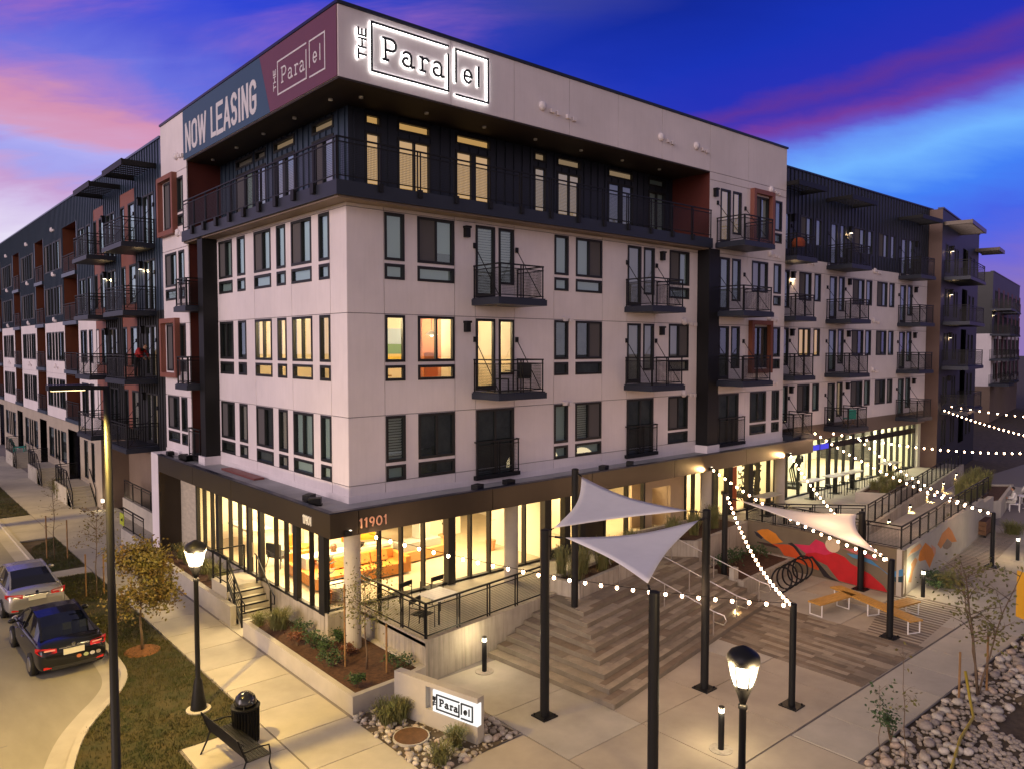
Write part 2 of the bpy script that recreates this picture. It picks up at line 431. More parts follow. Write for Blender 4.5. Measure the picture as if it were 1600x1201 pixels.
def panel_wall(fac, cols, rows, holes, m, thick=.035, gap=.022, reveal=.16, backing=JOINT, name='wall_panel'):
    """joined panels (each its own part) with recessed joints in front of one backing sheet; openings cut through both"""
    for a, b in zip(cols, cols[1:]):
        for c, e in zip(rows, rows[1:]):
            u0, u1, z0, z1 = a+gap/2, b-gap/2, c+gap/2, e-gap/2
            hs = [h for h in holes if h[0] < u1 and h[1] > u0 and h[2] < z1 and h[3] > z0]
            if any(h[0] <= u0 and h[1] >= u1 and h[2] <= z0 and h[3] >= z1 for h in hs): continue
            mb = MB(); cut_faces(mb, u0, u1, z0, z1, hs, 0)
            t = thick
            mb.quad((u0,t,z0),(u0,0,z0),(u0,0,z1),(u0,t,z1)); mb.quad((u1,0,z0),(u1,t,z0),(u1,t,z1),(u1,0,z1))
            mb.quad((u0,0,z1),(u1,0,z1),(u1,t,z1),(u0,t,z1)); mb.quad((u0,t,z0),(u1,t,z0),(u1,0,z0),(u0,0,z0))
            fac.put(name, mb, m)
    mb = MB(); cut_faces(mb, cols[0], cols[-1], rows[0], rows[-1], holes, thick)
    fac.put('wall_backing', mb, backing)
    mb = MB()
    for u0, u1, z0, z1 in holes:
        if u1 <= cols[0] or u0 >= cols[-1] or z1 <= rows[0] or z0 >= rows[-1]: continue
        t = reveal; f = .001
        mb.quad((u0,f,z0),(u0,t,z0),(u0,t,z1),(u0,f,z1)); mb.quad((u1,t,z0),(u1,f,z0),(u1,f,z1),(u1,t,z1))
        mb.quad((u0,t,z1),(u1,t,z1),(u1,f,z1),(u0,f,z1)); mb.quad((u0,f,z0),(u1,f,z0),(u1,t,z0),(u0,t,z0))
    if mb.v: fac.put('opening_reveal', mb, BLACKM)

WCACHE = {}
def cached(key, fn):
    if key not in WCACHE: WCACHE[key] = fn()
    return WCACHE[key]
def frame_mesh(w, h, kind):
    def mk():
        b = .085; mb = MB(); y0, y1 = -.02, .09
        bb = .16 if kind == 'door' else b
        mb.box(0, y0, 0, b, y1, h); mb.box(w-b, y0, 0, w, y1, h); mb.box(b, y0, h-b, w-b, y1, h); mb.box(b, y0, 0, w-b, y1, bb)
        if kind in ('slider', 'sliding'): mb.box(w/2-.035, y0+.004, bb, w/2+.035, y1-.004, h-b)
        if kind == 'double': mb.box(w/2-.11, y0+.004, bb, w/2+.11, y1-.004, h-b)
        return mb.mesh('window_frame', BLACKM)
    return cached(('f', round(w, 2), round(h, 2), kind), mk)
def rect_mesh(w, h, m, key):
    return cached(('r', round(w, 2), round(h, 2), key), lambda: MB().quad((0,0,0),(w,0,0),(w,0,h),(0,0,h)).mesh('sheet', m))
def slat_mesh(w, h):
    def mk():
        mb = MB(); n = max(3, int(h/.085))
        for k in range(n):
            z = h*k/n; mb.quad((0, .03, z), (w, .03, z), (w, 0, z+h/n*.8), (0, 0, z+h/n*.8))
        return mb.mesh('slats', BLIND_S)
    return cached(('s', round(w, 2), round(h, 2)), mk)
def pane_mesh(w, h, m=None):
    return rect_mesh(w, h, m or GLASS, (m or GLASS).name)

def window(fac, u, z, w, h, kind='fixed', blind='grey', screen=0, d=.0, name='window', frac=1.0, glassm=None):
    """window part > panes, blind; blind: grey tan slat dark none lit lit2; screen 1 left half, 2 right half"""
    f = link_mesh(name, frame_mesh(w, h, kind), fac.at(u, d, z), fac.root)
    b = .085; bb = .16 if kind == 'door' else b; iw, ih = w-2*b, h-b-bb
    def sub(nm, me, du, dd, dz): return link_mesh(nm, me, fac.at(u+du, d+dd, z+dz), f)
    if kind in ('slider', 'sliding', 'double'):
        hw = iw/2-(.035 if kind != 'double' else .11)
        sub('pane', pane_mesh(hw, ih, glassm), b, .035, bb); sub('pane', pane_mesh(hw, ih, glassm), w-b-hw, .05, bb)
        if screen: sub('insect_screen', rect_mesh(hw, ih, SCREEN, 'scr'), b if screen == 1 else w-b-hw, .02, bb)
    else:
        sub('pane', pane_mesh(iw, ih, glassm), b, .04, bb)
    if blind != 'none':
        bh = ih*frac; dz = bb+ih-bh
        if blind == 'slat': sub('slat_blind', slat_mesh(iw, bh), b, .10, dz)
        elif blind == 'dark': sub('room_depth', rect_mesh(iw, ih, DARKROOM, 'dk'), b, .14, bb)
        else:
            m = {'grey': BLIND, 'tan': BLIND_T, 'lit': LITSHADE, 'lit2': LITSHADE2}[blind]
            sub('roller_blind', rect_mesh(iw, bh, m, blind), b, .12, dz)
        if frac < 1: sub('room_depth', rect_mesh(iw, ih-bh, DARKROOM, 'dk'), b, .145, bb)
    return f

def pair(fac, u, head, w, kind='fixed', blind='grey', screen=0, frac=1.0, low=True, up=1.45):
    """tall upper light over a short lower light, with the wall strip between"""
    window(fac, u, head-up, w, up, kind, blind, screen, frac=frac)
    if low: window(fac, u, head-2.03, w, .48, 'fixed', 'grey' if blind in ('slat', 'grey') else blind)
def pair_holes(u, head, w, up=1.45): return [(u, u+w, head-up, head), (u, u+w, head-2.03, head-1.55)]

RAILC = {}
def rail_run(mb, wires, p, q, z0, h, post_n=None, infill=True, mid=.13, foot=0.0):
    """railing between two plan points: double posts, cap rail, second rail, bottom rail, framed wire infill"""
    p = Vector((p[0], p[1], 0)); q = Vector((q[0], q[1], 0)); d = q-p; Lh = d.length; d.normalize()
    n = post_n or max(1, round(Lh/1.25)); up = lambda v, z: (v.x, v.y, z)
    mb.beam(up(p, z0+h), up(q, z0+h), .05, .045); mb.beam(up(p, z0+h-mid), up(q, z0+h-mid), .03, .03); mb.beam(up(p, z0+.07), up(q, z0+.07), .03, .03)
    for k in range(n+1):
        a = p + d*(Lh*k/n)
        for s in ((.05, -.05) if 0 < k < n else ((.03,) if k == 0 else (-.03,))):
            b = a + d*s; mb.beam(up(b, z0-foot), up(b, z0+h), .035, .035)
    if infill:
        for k in range(n):
            a = p + d*(Lh*k/n+.09); b = p + d*(Lh*(k+1)/n-.09)
            wires.quad(up(a, z0+.08), up(b, z0+.08), up(b, z0+h-mid-.02), up(a, z0+h-mid-.02))

def balcony(fac, u0, u1, depth, z, rods=True, slab=.24, h=1.07, base_d=0.0):
    """hanging steel balcony: deck slab > railing, wire infill, tie rods; z is the deck top"""
    key = ('bal', round(u1-u0, 2), round(depth, 2), rods, h)
    def mk():
        w = u1-u0
        deck = MB(); deck.box(-.1, -depth-.08, -slab, w+.1, 0, -.04); deck.box(-.06, -depth-.04, -.04, w+.06, 0, 0)
        rail = MB(); wires = MB()
        rail_run(rail, wires, (0, 0), (0, -depth), 0, h, 1); rail_run(rail, wires, (0, -depth), (w, -depth), 0, h, 2); rail_run(rail, wires, (w, -depth), (w, 0), 0, h, 1)
        rod = MB()
        for x in (.03, w-.03): rod.beam((x, -depth+.12, .1), (x, -.02, 1.75), .022, .022); rod.box(x-.06, -.05, 1.66, x+.06, 0, 1.84)
        return deck.mesh('balcony_deck', DKNAVY), rail.mesh('balcony_railing', BLACK), wires.mesh('wire_infill', WIRE), rod.mesh('tie_rod', BLACK)
    a, b, c, d = cached(key, mk)
    W = fac.at(u0, base_d, z)
    o = link_mesh('balcony', a, W, fac.root)
    link_mesh('railing', b, W, o); link_mesh('wire_infill', c, W, o)
    if rods: link_mesh('tie_rod', d, W, o)
    return o
def juliet(fac, u0, u1, z, h=1.12):
    def mk():
        w = u1-u0; r = MB(); wi = MB()
        rail_run(r, wi, (0, -.14), (w, -.14), 0, h, 2); r.box(-.05, -.16, -.16, w+.05, 0, -.02); r.beam((0,-.14,h),(0,0,h),.04,.04); r.beam((w,-.14,h),(w,0,h),.04,.04)
        return r.mesh('juliet_railing', BLACK), wi.mesh('wire_infill', WIRE)
    a, b = cached(('jul', round(u1-u0, 2), h), mk)
    o = link_mesh('guard_railing', a, fac.at(u0, 0, z), fac.root); link_mesh('wire_infill', b, fac.at(u0, 0, z), o)
def wall_light(fac, u, z, on=False):
    def mk(): return MB().box(-.09, -.16, -.17, .09, 0, .17).box(-.11, -.2, .13, .11, -.0, .2).mesh('wall_light', BLACK)
    o = link_mesh('wall_light', cached('wl', mk), fac.at(u, 0, z), fac.root)
    if on:
        g = cached('wlg', lambda: MB().box(-.07, -.15, -.19, .07, -.02, -.172).mesh('light_lens', GLOBE))
        link_mesh('light_lens', g, fac.at(u, 0, z), o)
        W = fac.at(u, -.14, z-.24); lamp('wall_light_glow', 'POINT', W.translation, 9, (1, .66, .32), .05)
def vents(fac, u, z, big=True):
    """little exhaust hoods in a row on the wall"""
    def mk(b):
        mb = MB()
        if b: mb.lathe([(.17, 0), (.17, .05), (.12, .12), (.0, .13)], 12)
        else: mb.box(-.09, -.07, 0, .09, .07, .1)
        mb.v = [(x, -zz, y) for x, y, zz in mb.v]; return mb.mesh('vent_hood', WHITE2, b)
    if big: link_mesh('vent_hood', cached('vb', lambda: mk(True)), fac.at(u, 0, z), fac.root)
    for k in (1, 2): link_mesh('vent_hood', cached('vs', lambda: mk(False)), fac.at(u+.15+.3*k, 0, z-.05-.03*k), fac.root)
def rust_surround(fac, u0, u1, z0, z1, m=RUST):
    mb = MB(); b = .2; d = -.22
    mb.box(u0, d, z0, u0+b, .02, z1); mb.box(u1-b, d, z0, u1, .02, z1); mb.box(u0+b, d, z1-b, u1-b, .02, z1); mb.box(u0+b, d, z0, u1-b, .02, z0+b)
    fac.put('window_surround', mb, m)
def ribbed(fac, u0, u1, z0, z1, holes, m, pitch=.41, rib=.045, name='ribbed_cladding'):
    """standing-seam sheet: one part, the seams are proud ribs a few pixels apart"""
    mb = MB(); cut_faces(mb, u0, u1, z0, z1, holes, 0)
    u = u0+pitch*.5
    while u < u1:
        zs = [(z0, z1)]
        for h in holes:
            if h[0]-.02 < u < h[1]+.02:
                nz = []
                for a, b in zs:
                    if h[2] > a: nz.append((a, min(b, h[2])))
                    if h[3] < b: nz.append((max(a, h[3]), b))
                zs = [x for x in nz if x[1]-x[0] > .02]
        for a, b in zs: mb.box(u-.016, -rib, a, u+.016, -.001, b)
        u += pitch
    for h0, h1, a, b in holes:
        t = .16
        mb.quad((h0,0,a),(h0,t,a),(h0,t,b),(h0,0,b)); mb.quad((h1,t,a),(h1,0,a),(h1,0,b),(h1,t,b)); mb.quad((h0,t,b),(h1,t,b),(h1,0,b),(h0,0,b)); mb.quad((h0,0,a),(h1,0,a),(h1,t,a),(h0,t,a))
    fac.put(name, mb, m)

# ================================================================ ground sheets
gr = MB(); gr.quad((-600,-600,-.09),(900,-600,-.09),(900,900,-.09),(-600,900,-.09))
struct('ground', gr, DIRT)
st = MB(); st.quad((-16,-60,-.115+.03),(-4.9,-60,-.085),(-4.9,160,-.085),(-16,160,-.085))
struct('street', st, STREET)

# ================================================================ corner apartment building
BLD = thing('apartment_building', 'five storey white and navy corner apartment block with the lit lobby and rooftop sign', 'apartment building', (0, 0, 0))
H2, H3, H4 = 7.08, 10.18, 13.30
E1 = .45
FR = Fac(BLD, 0, E1, 0)          # recessed right facade
FO = Fac(BLD, 0, 0, 0)           # outer right plane (roof band and right end)
FL = Fac(BLD, E1, 0, -90)        # recessed left facade, u = -y
FLO = Fac(BLD, 0, 0, -90)        # outer left plane

# ---- recessed right wall
holes = []
NAR = [(1.74, .72), (8.95, .73), (17.58, .5)]; WID = [(2.94, 1.44), (10.07, 1.45), (15.74, 1.39)]
for hd in (H4, H3, H2):
    for u, w in NAR[:2]+WID: holes += pair_holes(u, hd, w)
    holes += pair_holes(17.05+.5, hd, .3) if False else []
    for u in (5.28, 13.04):
        if hd == H2: holes.append((u, u+1.7, 4.72, hd))
        else: holes += [(u, u+.84, hd-2.45, hd-.03), (u+1.0, u+1.70, hd-1.95, hd-.03)]
panel_wall(FR, [E1, 1.72, 4.40, 5.26, 7.0, 8.93, 11.55, 13.02, 14.76, 17.75], [4.54, 5.04, 7.1, 10.21, 13.34, 13.5], holes, WHITE)
lit = {(H3, 1.74), (H3, 2.94)}
A_BL = {(H4, 1.74): 'grey', (H4, 8.95): 'grey', (H3, 8.95): 'dark', (H2, 1.74): 'slat', (H2, 8.95): 'grey', (H4, 2.94): 'grey', (H4, 10.07): 'grey',
        (H4, 15.74): 'grey', (H3, 10.07): 'dark', (H3, 15.74): 'tan', (H2, 2.94): 'dark', (H2, 10.07): 'slat', (H2, 15.74): 'dark'}
for hd in (H4, H3, H2):
    for u, w in NAR[:2]:
        pair(FR, u, hd, w, 'fixed', 'none' if (hd, u) in lit else A_BL[(hd, u)])
    for u, w in WID:
        fr = .78 if (hd, u) == (H4, 2.94) else 1.0
        pair(FR, u, hd, w, 'slider', 'none' if (hd, u) in lit else A_BL[(hd, u)], {2.94: 1 if hd == H4 else 0, 10.07: 2, 15.74: 1}[u] if hd != H3 else (0 if u == 2.94 else 2), frac=fr)
    for u in (5.28, 13.04):
        if hd == H2:
            window(FR, u, 4.72, 1.70, hd-4.72, 'sliding', 'dark', 0, name='balcony_door'); juliet(FR, u-.06, u+1.82, 4.86)
        else:
            litd = hd == H3 and u < 6
            window(FR, u, hd-2.45, .84, 2.42, 'door', 'none' if litd else ('slat' if u < 6 else 'tan'), name='balcony_door')
            window(FR, u+1.0, hd-1.95, .70, 1.92, 'fixed', 'none' if litd else ('slat' if u < 6 else 'tan'))
            balcony(FR, u-.08, u+1.85, 1.35, hd-2.48)
            wall_light(FR, u-.42 if u < 6 else u+2.15, hd-.32)
            vents(FR, u+3.75, hd-3.0, u > 6)

# ---- outer right end of the block, x 18.55..24.35
holes = []; HO = [(H2, 4.7), (H3-.02, 0), (H4-.07, 0), (16.25, 0)]
for hd, _ in HO:
    holes += pair_holes(23.28, hd, .68); holes += [(21.36, 22.76, hd-1.95 if hd > 8 and hd not in (H4-.07,) else hd-1.45, hd)]
    if hd == H2: holes.append((18.75, 20.4, 4.72, hd)); holes += [(21.36, 22.76, hd-2.03, hd-1.55)]
    else: holes += [(18.76, 19.54, hd-2.42, hd-.03), (19.72, 20.42, hd-1.95, hd-.03)]
panel_wall(FO, [18.55, 20.95, 24.35], [4.54, 7.1, 10.2, 13.36], holes, WHITE)
panel_wall(FO, [17.93, 20.95, 24.35], [13.36, 16.5, 16.84], holes, WHITE)
panel_wall(FO, [17.93, 20.95, 24.35], [16.84, 18.86], [], WHITE)
for k, (hd, _) in enumerate(HO):
    pair(FO, 23.28, hd, .68, 'fixed', 'dark' if hd < 11 else 'grey')
    bl = ['dark', 'dark', 'tan', 'grey'][k]
    tall = hd > 8 and hd != H4-.07
    window(FO, 21.36, hd-(1.95 if tall else 1.45), 1.40, 1.95 if tall else 1.45, 'slider', bl, 1 if k == 3 else 0)
    if hd == H2: window(FO, 21.36, hd-2.03, 1.40, .48, 'fixed', 'dark')
    if tall: rust_surround(FO, 21.15, 22.97, hd-2.2, hd+.28, RUST if k == 3 else REDWOOD)
    if hd == H2:
        window(FO, 18.75, 4.72, 1.65, hd-4.72, 'sliding', 'dark', name='balcony_door'); juliet(FO, 18.7, 20.75, 4.86)
    else:
        window(FO, 18.76, hd-2.42, .78, 2.39, 'door', ['', 'dark', 'grey', 'lit2'][k], name='balcony_door'); window(FO, 19.72, hd-1.95, .70, 1.92, 'fixed', ['', 'dark', 'grey', 'lit2'][k])
        balcony(FO, 18.5, 20.75, 1.4, hd-2.45)
    if k == 3: wall_light(FO, 18.3, hd-.3)
    vents(FO, 22.9, hd+.45)

# ---- recessed left wall
LW = [(-10.65, 1.38, 'slider'), (-8.78, .76, 'fixed'), (-7.20, 1.44, 'slider'), (-5.29, .71, 'fixed'), (-4.14, 1.45, 'slider'), (-2.19, .69, 'fixed')]
holes = []
for hd in (H4, H3, H2):
    for u, w, k in LW: holes += pair_holes(u, hd, w)
panel_wall(FL, [-10.85, -7.22, -4.16, -1.48, -E1], [4.54, 5.04, 7.1, 10.21, 13.34, 13.5], holes, WHITE)
for hd in (H4, H3, H2):
    for i, (u, w, k) in enumerate(LW):
        if hd == H3: pair(FL, u, hd, w, k, 'none' if i >= 2 else 'dark', 0)
        elif hd == H4: pair(FL, u, hd, w, k, 'grey', 1 if k == 'slider' else 0)
        else: pair(FL, u, hd, w, k, 'dark' if i in (0, 2) else 'tan' if i in (1, 3) else 'grey', 1 if i in (0, 2) else 0)

# ---- outer left strip y 12.85..16.2 and its recess
holes = []
for k, hd in enumerate((H2, H3, H4-.05, 16.3)):
    rs = k in (1, 3)
    holes += [(-15.85, -14.33, hd-(2.03 if rs else 1.45), hd), (-14.05, -13.32, hd-1.45, hd)]
    if not rs: holes += [(-15.85, -14.33, hd-2.03, hd-1.55)]
    holes += [(-14.05, -13.32, hd-2.03, hd-1.55)]
panel_wall(FLO, [-16.2, -12.85], [4.54, 7.1, 10.2, 13.36, 16.55, 18.86], holes, WHITE)
for k, hd in enumerate((H2, H3, H4-.05, 16.3)):
    rs = k in (1, 3); bl = ('dark', 'dark', 'grey', 'grey')[k]
    window(FLO, -15.85, hd-(2.03 if rs else 1.45), 1.52, 2.03 if rs else 1.45, 'slider', bl, 1)
    if not rs: window(FLO, -15.85, hd-2.03, 1.52, .48, 'fixed', bl)
    pair(FLO, -14.05, hd, .73, 'fixed', bl)
    if rs: rust_surround(FLO, -16.22, -14.08, hd-2.3, hd+.25)
    vents(FLO, -14.0, hd+.75 if k < 3 else hd+.9)
mb = MB()   # deep red recess between strip and column
mb.quad((1.6, 11.4, 4.54), (1.6, 12.87, 4.54), (1.6, 12.87, 13.5), (1.6, 11.4, 13.5))
mb.quad((0.02, 12.87, 4.54), (1.6, 12.87, 4.54), (1.6, 12.87, 13.5), (0.02, 12.87, 13.5))
mb.quad((.46, 10.86, 4.54), (1.6, 10.86, 4.54), (1.6, 10.86, 13.5), (.46, 10.86, 13.5))
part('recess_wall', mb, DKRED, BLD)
for z in (4.85, 7.72, 10.85):
    if z > 5: balcony(FLO, -12.75, -11.5, .55, z, rods=False, base_d=.0)
    f = MB(); f.box(.0, 11.45, z-.24, 1.6, 12.83, z-.05); part('recess_floor', f, DKNAVY, BLD)
    if z < 5: juliet(FLO, -12.8, -11.45, 4.75)

# ---- columns that carry the top storey
mb = MB(); mb.box(17.75, -.16, 4.86, 18.53, .44, 13.48); part('steel_column', mb, BLACK, BLD)
mb = MB(); mb.box(-.12, 10.87, 4.86, .44, 11.42, 13.48); part('steel_column', mb, BLACK, BLD)
for b in ((17.68, -.22, 18.6, .44), (-.2, 10.8, .44, 11.5)):
    mb = MB(); mb.box(b[0], b[1], 4.53, b[2], b[3], 4.86); part('column_base', mb, WHITE2, BLD)

# ---- top storey: loggia slab, back walls, band
mb = MB(); mb.prism([(-.2,-.2),(17.93,-.2),(17.93,2.1),(1.5,2.1),(1.5,13.0),(-.2,13.0)], 13.50, 13.92); part('loggia_slab', mb, DKNAVY, BLD)
mb = MB(); mb.prism([(-.12,-.12),(17.93,-.12),(17.93,.44),(.44,.44),(.44,13.0),(-.12,13.0)], 13.44, 13.496); part('slab_soffit', mb, mat('soffit_panel', (.20,.15,.12), .7), BLD)
FB = Fac(BLD, 0, 2.0, 0); FBL = Fac(BLD, 1.4, 0, -90)
ops_r = [(1.99, .62, 'fixed', 'lit'), (3.21, 1.36, 'slider', 'lit'), (5.60, 1.62, 'double', 'lit'), (9.34, .68, 'fixed', 'lit2'), (10.57, 1.38, 'slider', 'lit2'), (13.55, 1.65, 'double', 'tan'), (16.2, 1.2, 'slider', 'grey')]
hs = []
for u, w, k, b in ops_r: hs += [(u, u+w, 16.30, 16.70), (u, u+w, 13.98 if k == 'double' else 14.35, 16.12)]
ribbed(FB, 1.4, 17.93, 13.92, 16.83, hs, DKNAVY, .42)
for u, w, k, b in ops_r:
    lo = 13.98 if k == 'double' else 14.35
    window(FB, u, lo, w, 16.12-lo, k, b, name='balcony_door' if k == 'double' else 'window'); window(FB, u, 16.30, w, .40, 'fixed', 'lit' if b == 'lit' else 'lit2' if b in ('lit2', 'tan') else 'grey', name='transom_window')
ops_l = [(-11.2, 1.75, 'slider', 'grey'), (-9.27, 1.02, 'fixed', 'slat'), (-7.56, 1.77, 'double', 'slat'), (-4.47, 1.54, 'slider', 'slat')]
hs = []
for u, w, k, b in ops_l: hs += [(u, u+w, 16.30, 16.70), (u, u+w, 13.98 if k == 'double' else 14.2, 16.12)]
ribbed(FBL, -12.9, -2.0, 13.92, 16.83, hs, NAVY, .42)
for i, (u, w, k, b) in enumerate(ops_l):
    lo = 13.98 if k == 'double' else 14.2
    window(FBL, u, lo, w, 16.12-lo, k, b, 1 if k == 'slider' else 0, name='balcony_door' if k == 'double' else 'window'); window(FBL, u, 16.30, w, .40, 'fixed', 'lit2' if i > 1 else 'tan', name='transom_window')
mb = MB(); mb.quad((17.925, 0, 13.92), (17.925, 2.0, 13.92), (17.925, 2.0, 16.84), (17.925, 0, 16.84)); mb.quad((0, 12.9, 13.92), (1.4, 12.9, 13.92), (1.4, 12.9, 16.84), (0, 12.9, 16.84))
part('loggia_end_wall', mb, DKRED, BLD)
mb = MB(); mb.prism([(.0,.0),(17.93,.0),(17.93,2.1),(1.5,2.1),(1.5,12.9),(.0,12.9)], 16.79, 16.838); part('loggia_ceiling', mb, mat('dark_soffit', (.030,.020,.018), .7), BLD)
for k, (x, y) in enumerate([(1.3+2.4*i, 1.0) for i in range(7)]+[(.7, 1.8+2.5*i) for i in range(5)]):
    mb = MB(); mb.lathe([(.07, 16.73), (.07, 16.786)], 8, (x, y, 0)); part('soffit_downlight', mb, WSTEEL, BLD)
rail = MB(); wires = MB()
rail_run(rail, wires, (-.16, 12.9), (-.16, -.16), 13.98, 1.14, 10, foot=.28); rail_run(rail, wires, (-.16, -.16), (17.85, -.16), 13.98, 1.14, 13, foot=.28)
o = part('loggia_railing', rail, BLACK, BLD); part('wire_infill', wires, WIRE, o)
mb = MB()
for k in range(1, 10): mb.box(-.30, -.16+13.06*k/10-.11, 13.68, -.202, -.16+13.06*k/10+.11, 13.98)
for k in range(1, 13): mb.box(-.16+18.01*k/13-.07, -.27, 13.72, -.16+18.01*k/13+.07, -.202, 13.96)
part('post_bracket', mb, BLACK, o)
panel_wall(FO, [0.0, 3.95, 6.6, 9.25, 11.9, 14.6, 17.93], [16.84, 18.86], [], WHITE)
panel_wall(FLO, [-12.85, -6.4, 0.0], [16.84, 18.86], [], WHITE)
mb = MB(); mb.quad((.03,.03,16.84),(17.9,.03,16.84),(17.9,2.0,16.84),(.03,2.0,16.84)) ; part('band_underside', mb, mat('dark_soffit', (.03,.02,.018), .7), BLD)
mb = MB(); mb.prism([(.3,.3),(24.2,.3),(24.2,16.1),(.3,16.1)], 18.4, 18.7); part('roof', mb, ROOFM, BLD)
mb = MB(); mb.box(-.05,-.05,18.862,24.4,.28,18.95); mb.box(-.05,.282,18.862,.28,16.2,18.95); part('roof_coping', mb, COPING, BLD)
mb = MB(); mb.box(24.02, .04, 4.54, 24.348, 16.1, 18.86); mb.box(.04, 16.0, 4.54, 24.0, 16.19, 18.86); part('rear_wall', mb, WHITE2, BLD)
vents(FO, 7.9, 17.6); vents(FO, 8.7, 17.55, False); vents(FO, 14.5, 17.7); vents(FO, 16.9, 17.75)
for k in range(3): vents(FL, -3.0, 11e3) if False else None

# inner walls close off the rooms behind the windows; the lit flat on the third level is left open
mb = MB()
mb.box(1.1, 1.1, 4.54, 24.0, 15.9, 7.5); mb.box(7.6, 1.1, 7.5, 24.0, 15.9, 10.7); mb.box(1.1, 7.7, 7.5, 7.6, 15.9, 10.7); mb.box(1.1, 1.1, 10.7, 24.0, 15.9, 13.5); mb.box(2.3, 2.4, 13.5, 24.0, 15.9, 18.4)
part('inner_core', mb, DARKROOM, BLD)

# ---- the lit flat
ROOMW = mat('warm_room_wall', (.78, .66, .48), .9); ROOMF = mat('oak_floor', (.40, .25, .12), .6)
mb = MB(); mb.quad((.52,.52,7.6),(7.58,.52,7.6),(7.58,7.68,7.6),(.52,7.68,7.6)); part('room_floor', mb, ROOMF, BLD)
mb = MB()
mb.quad((.52,.52,10.5),(7.58,.52,10.5),(7.58,7.68,10.5),(.52,7.68,10.5)); mb.quad((7.58,.52,7.6),(7.58,7.68,7.6),(7.58,7.68,10.5),(7.58,.52,10.5)); mb.quad((.52,7.68,7.6),(7.58,7.68,7.6),(7.58,7.68,10.5),(.52,7.68,10.5))
mb.box(2.9, 3.5, 7.6, 7.5, 3.62, 10.5); part('room_wall', mb, ROOMW, BLD)
mb = MB(); mb.box(5.1, 3.38, 7.6, 5.95, 3.497, 10.4); part('room_partition', mb, mat('terracotta_wall', (.42,.16,.08), .9), BLD)
lamp('flat_ceiling_glow', 'POINT', (2.0, 2.0, 10.0), 330, (1, .72, .38), .25); lamp('flat_ceiling_glow', 'POINT', (5.6, 2.4, 10.0), 300, (1, .74, .42), .25); lamp('flat_ceiling_glow', 'POINT', (1.6, 5.6, 10.0), 330, (1, .72, .38), .25)
t = thing('pendant_lamp', 'white pendant lamp hanging in the lit flat above its orange chair', 'lamp', (4.35, 1.7, 10.5))
mb = MB(); mb.tube([(4.35,1.7,10.5),(4.35,1.7,9.75)], .012, 6); part('cord', mb, BLACK, t)
mb = MB(); mb.lathe([(.03,.14),(.09,.1),(.22,0),(.2,-.02)], 14, (4.35,1.7,9.62)); part('shade', mb, WSTEEL, t); mb = MB(); mb.ball((4.35,1.7,9.6),.07); part('bulb', mb, GLOBE, t)
t = thing('landscape_painting', 'painting of a green hill and yellow meadow hung in the lit flat', 'painting', (3.95, 3.46, 8.9))
for z0, z1, c, nm in ((8.55, 8.95, (.75,.5,.05), 'meadow'), (8.95, 9.3, (.12,.22,.04), 'hill'), (9.3, 9.85, (.42,.50,.62), 'painted_sky')):
    mb = MB(); mb.box(3.3, 3.44, z0, 4.6, 3.49, z1-.002); part(nm, mb, mat('paint_'+nm, c, .8), t)
t = thing('dining_chair', 'orange upholstered chair seen through the wide lit third level window', 'chair', (4.75, 2.1, 7.6))
mb = MB(); mb.box(4.45,1.8,8.0,5.05,2.4,8.14); part('seat', mb, mat('orange_fabric',(.62,.20,.03),.8), t); mb = MB(); mb.box(4.45,2.32,8.14,5.05,2.4,9.0); part('backrest', mb, MATS['orange_fabric'], t)
mb = MB()
for x in (4.49,4.97):
    for y in (1.86,2.32): mb.box(x,y,7.6,x+.05,y+.05,8.0)
part('legs', mb, BLACK, t)
t = thing('side_table', 'low wooden side table behind the narrow lit third level window', 'table', (2.0, 1.5, 7.6))
mb = MB(); mb.box(1.7,1.3,8.25,2.5,1.9,8.3); part('tabletop', mb, TIMBER, t); mb = MB(); mb.box(1.8,1.4,7.6,1.86,1.46,8.25); mb.box(2.34,1.74,7.6,2.4,1.8,8.25); mb.box(1.8,1.74,7.6,1.86,1.8,8.25); mb.box(2.34,1.4,7.6,2.4,1.46,8.25); part('legs', mb, BLACK, t)
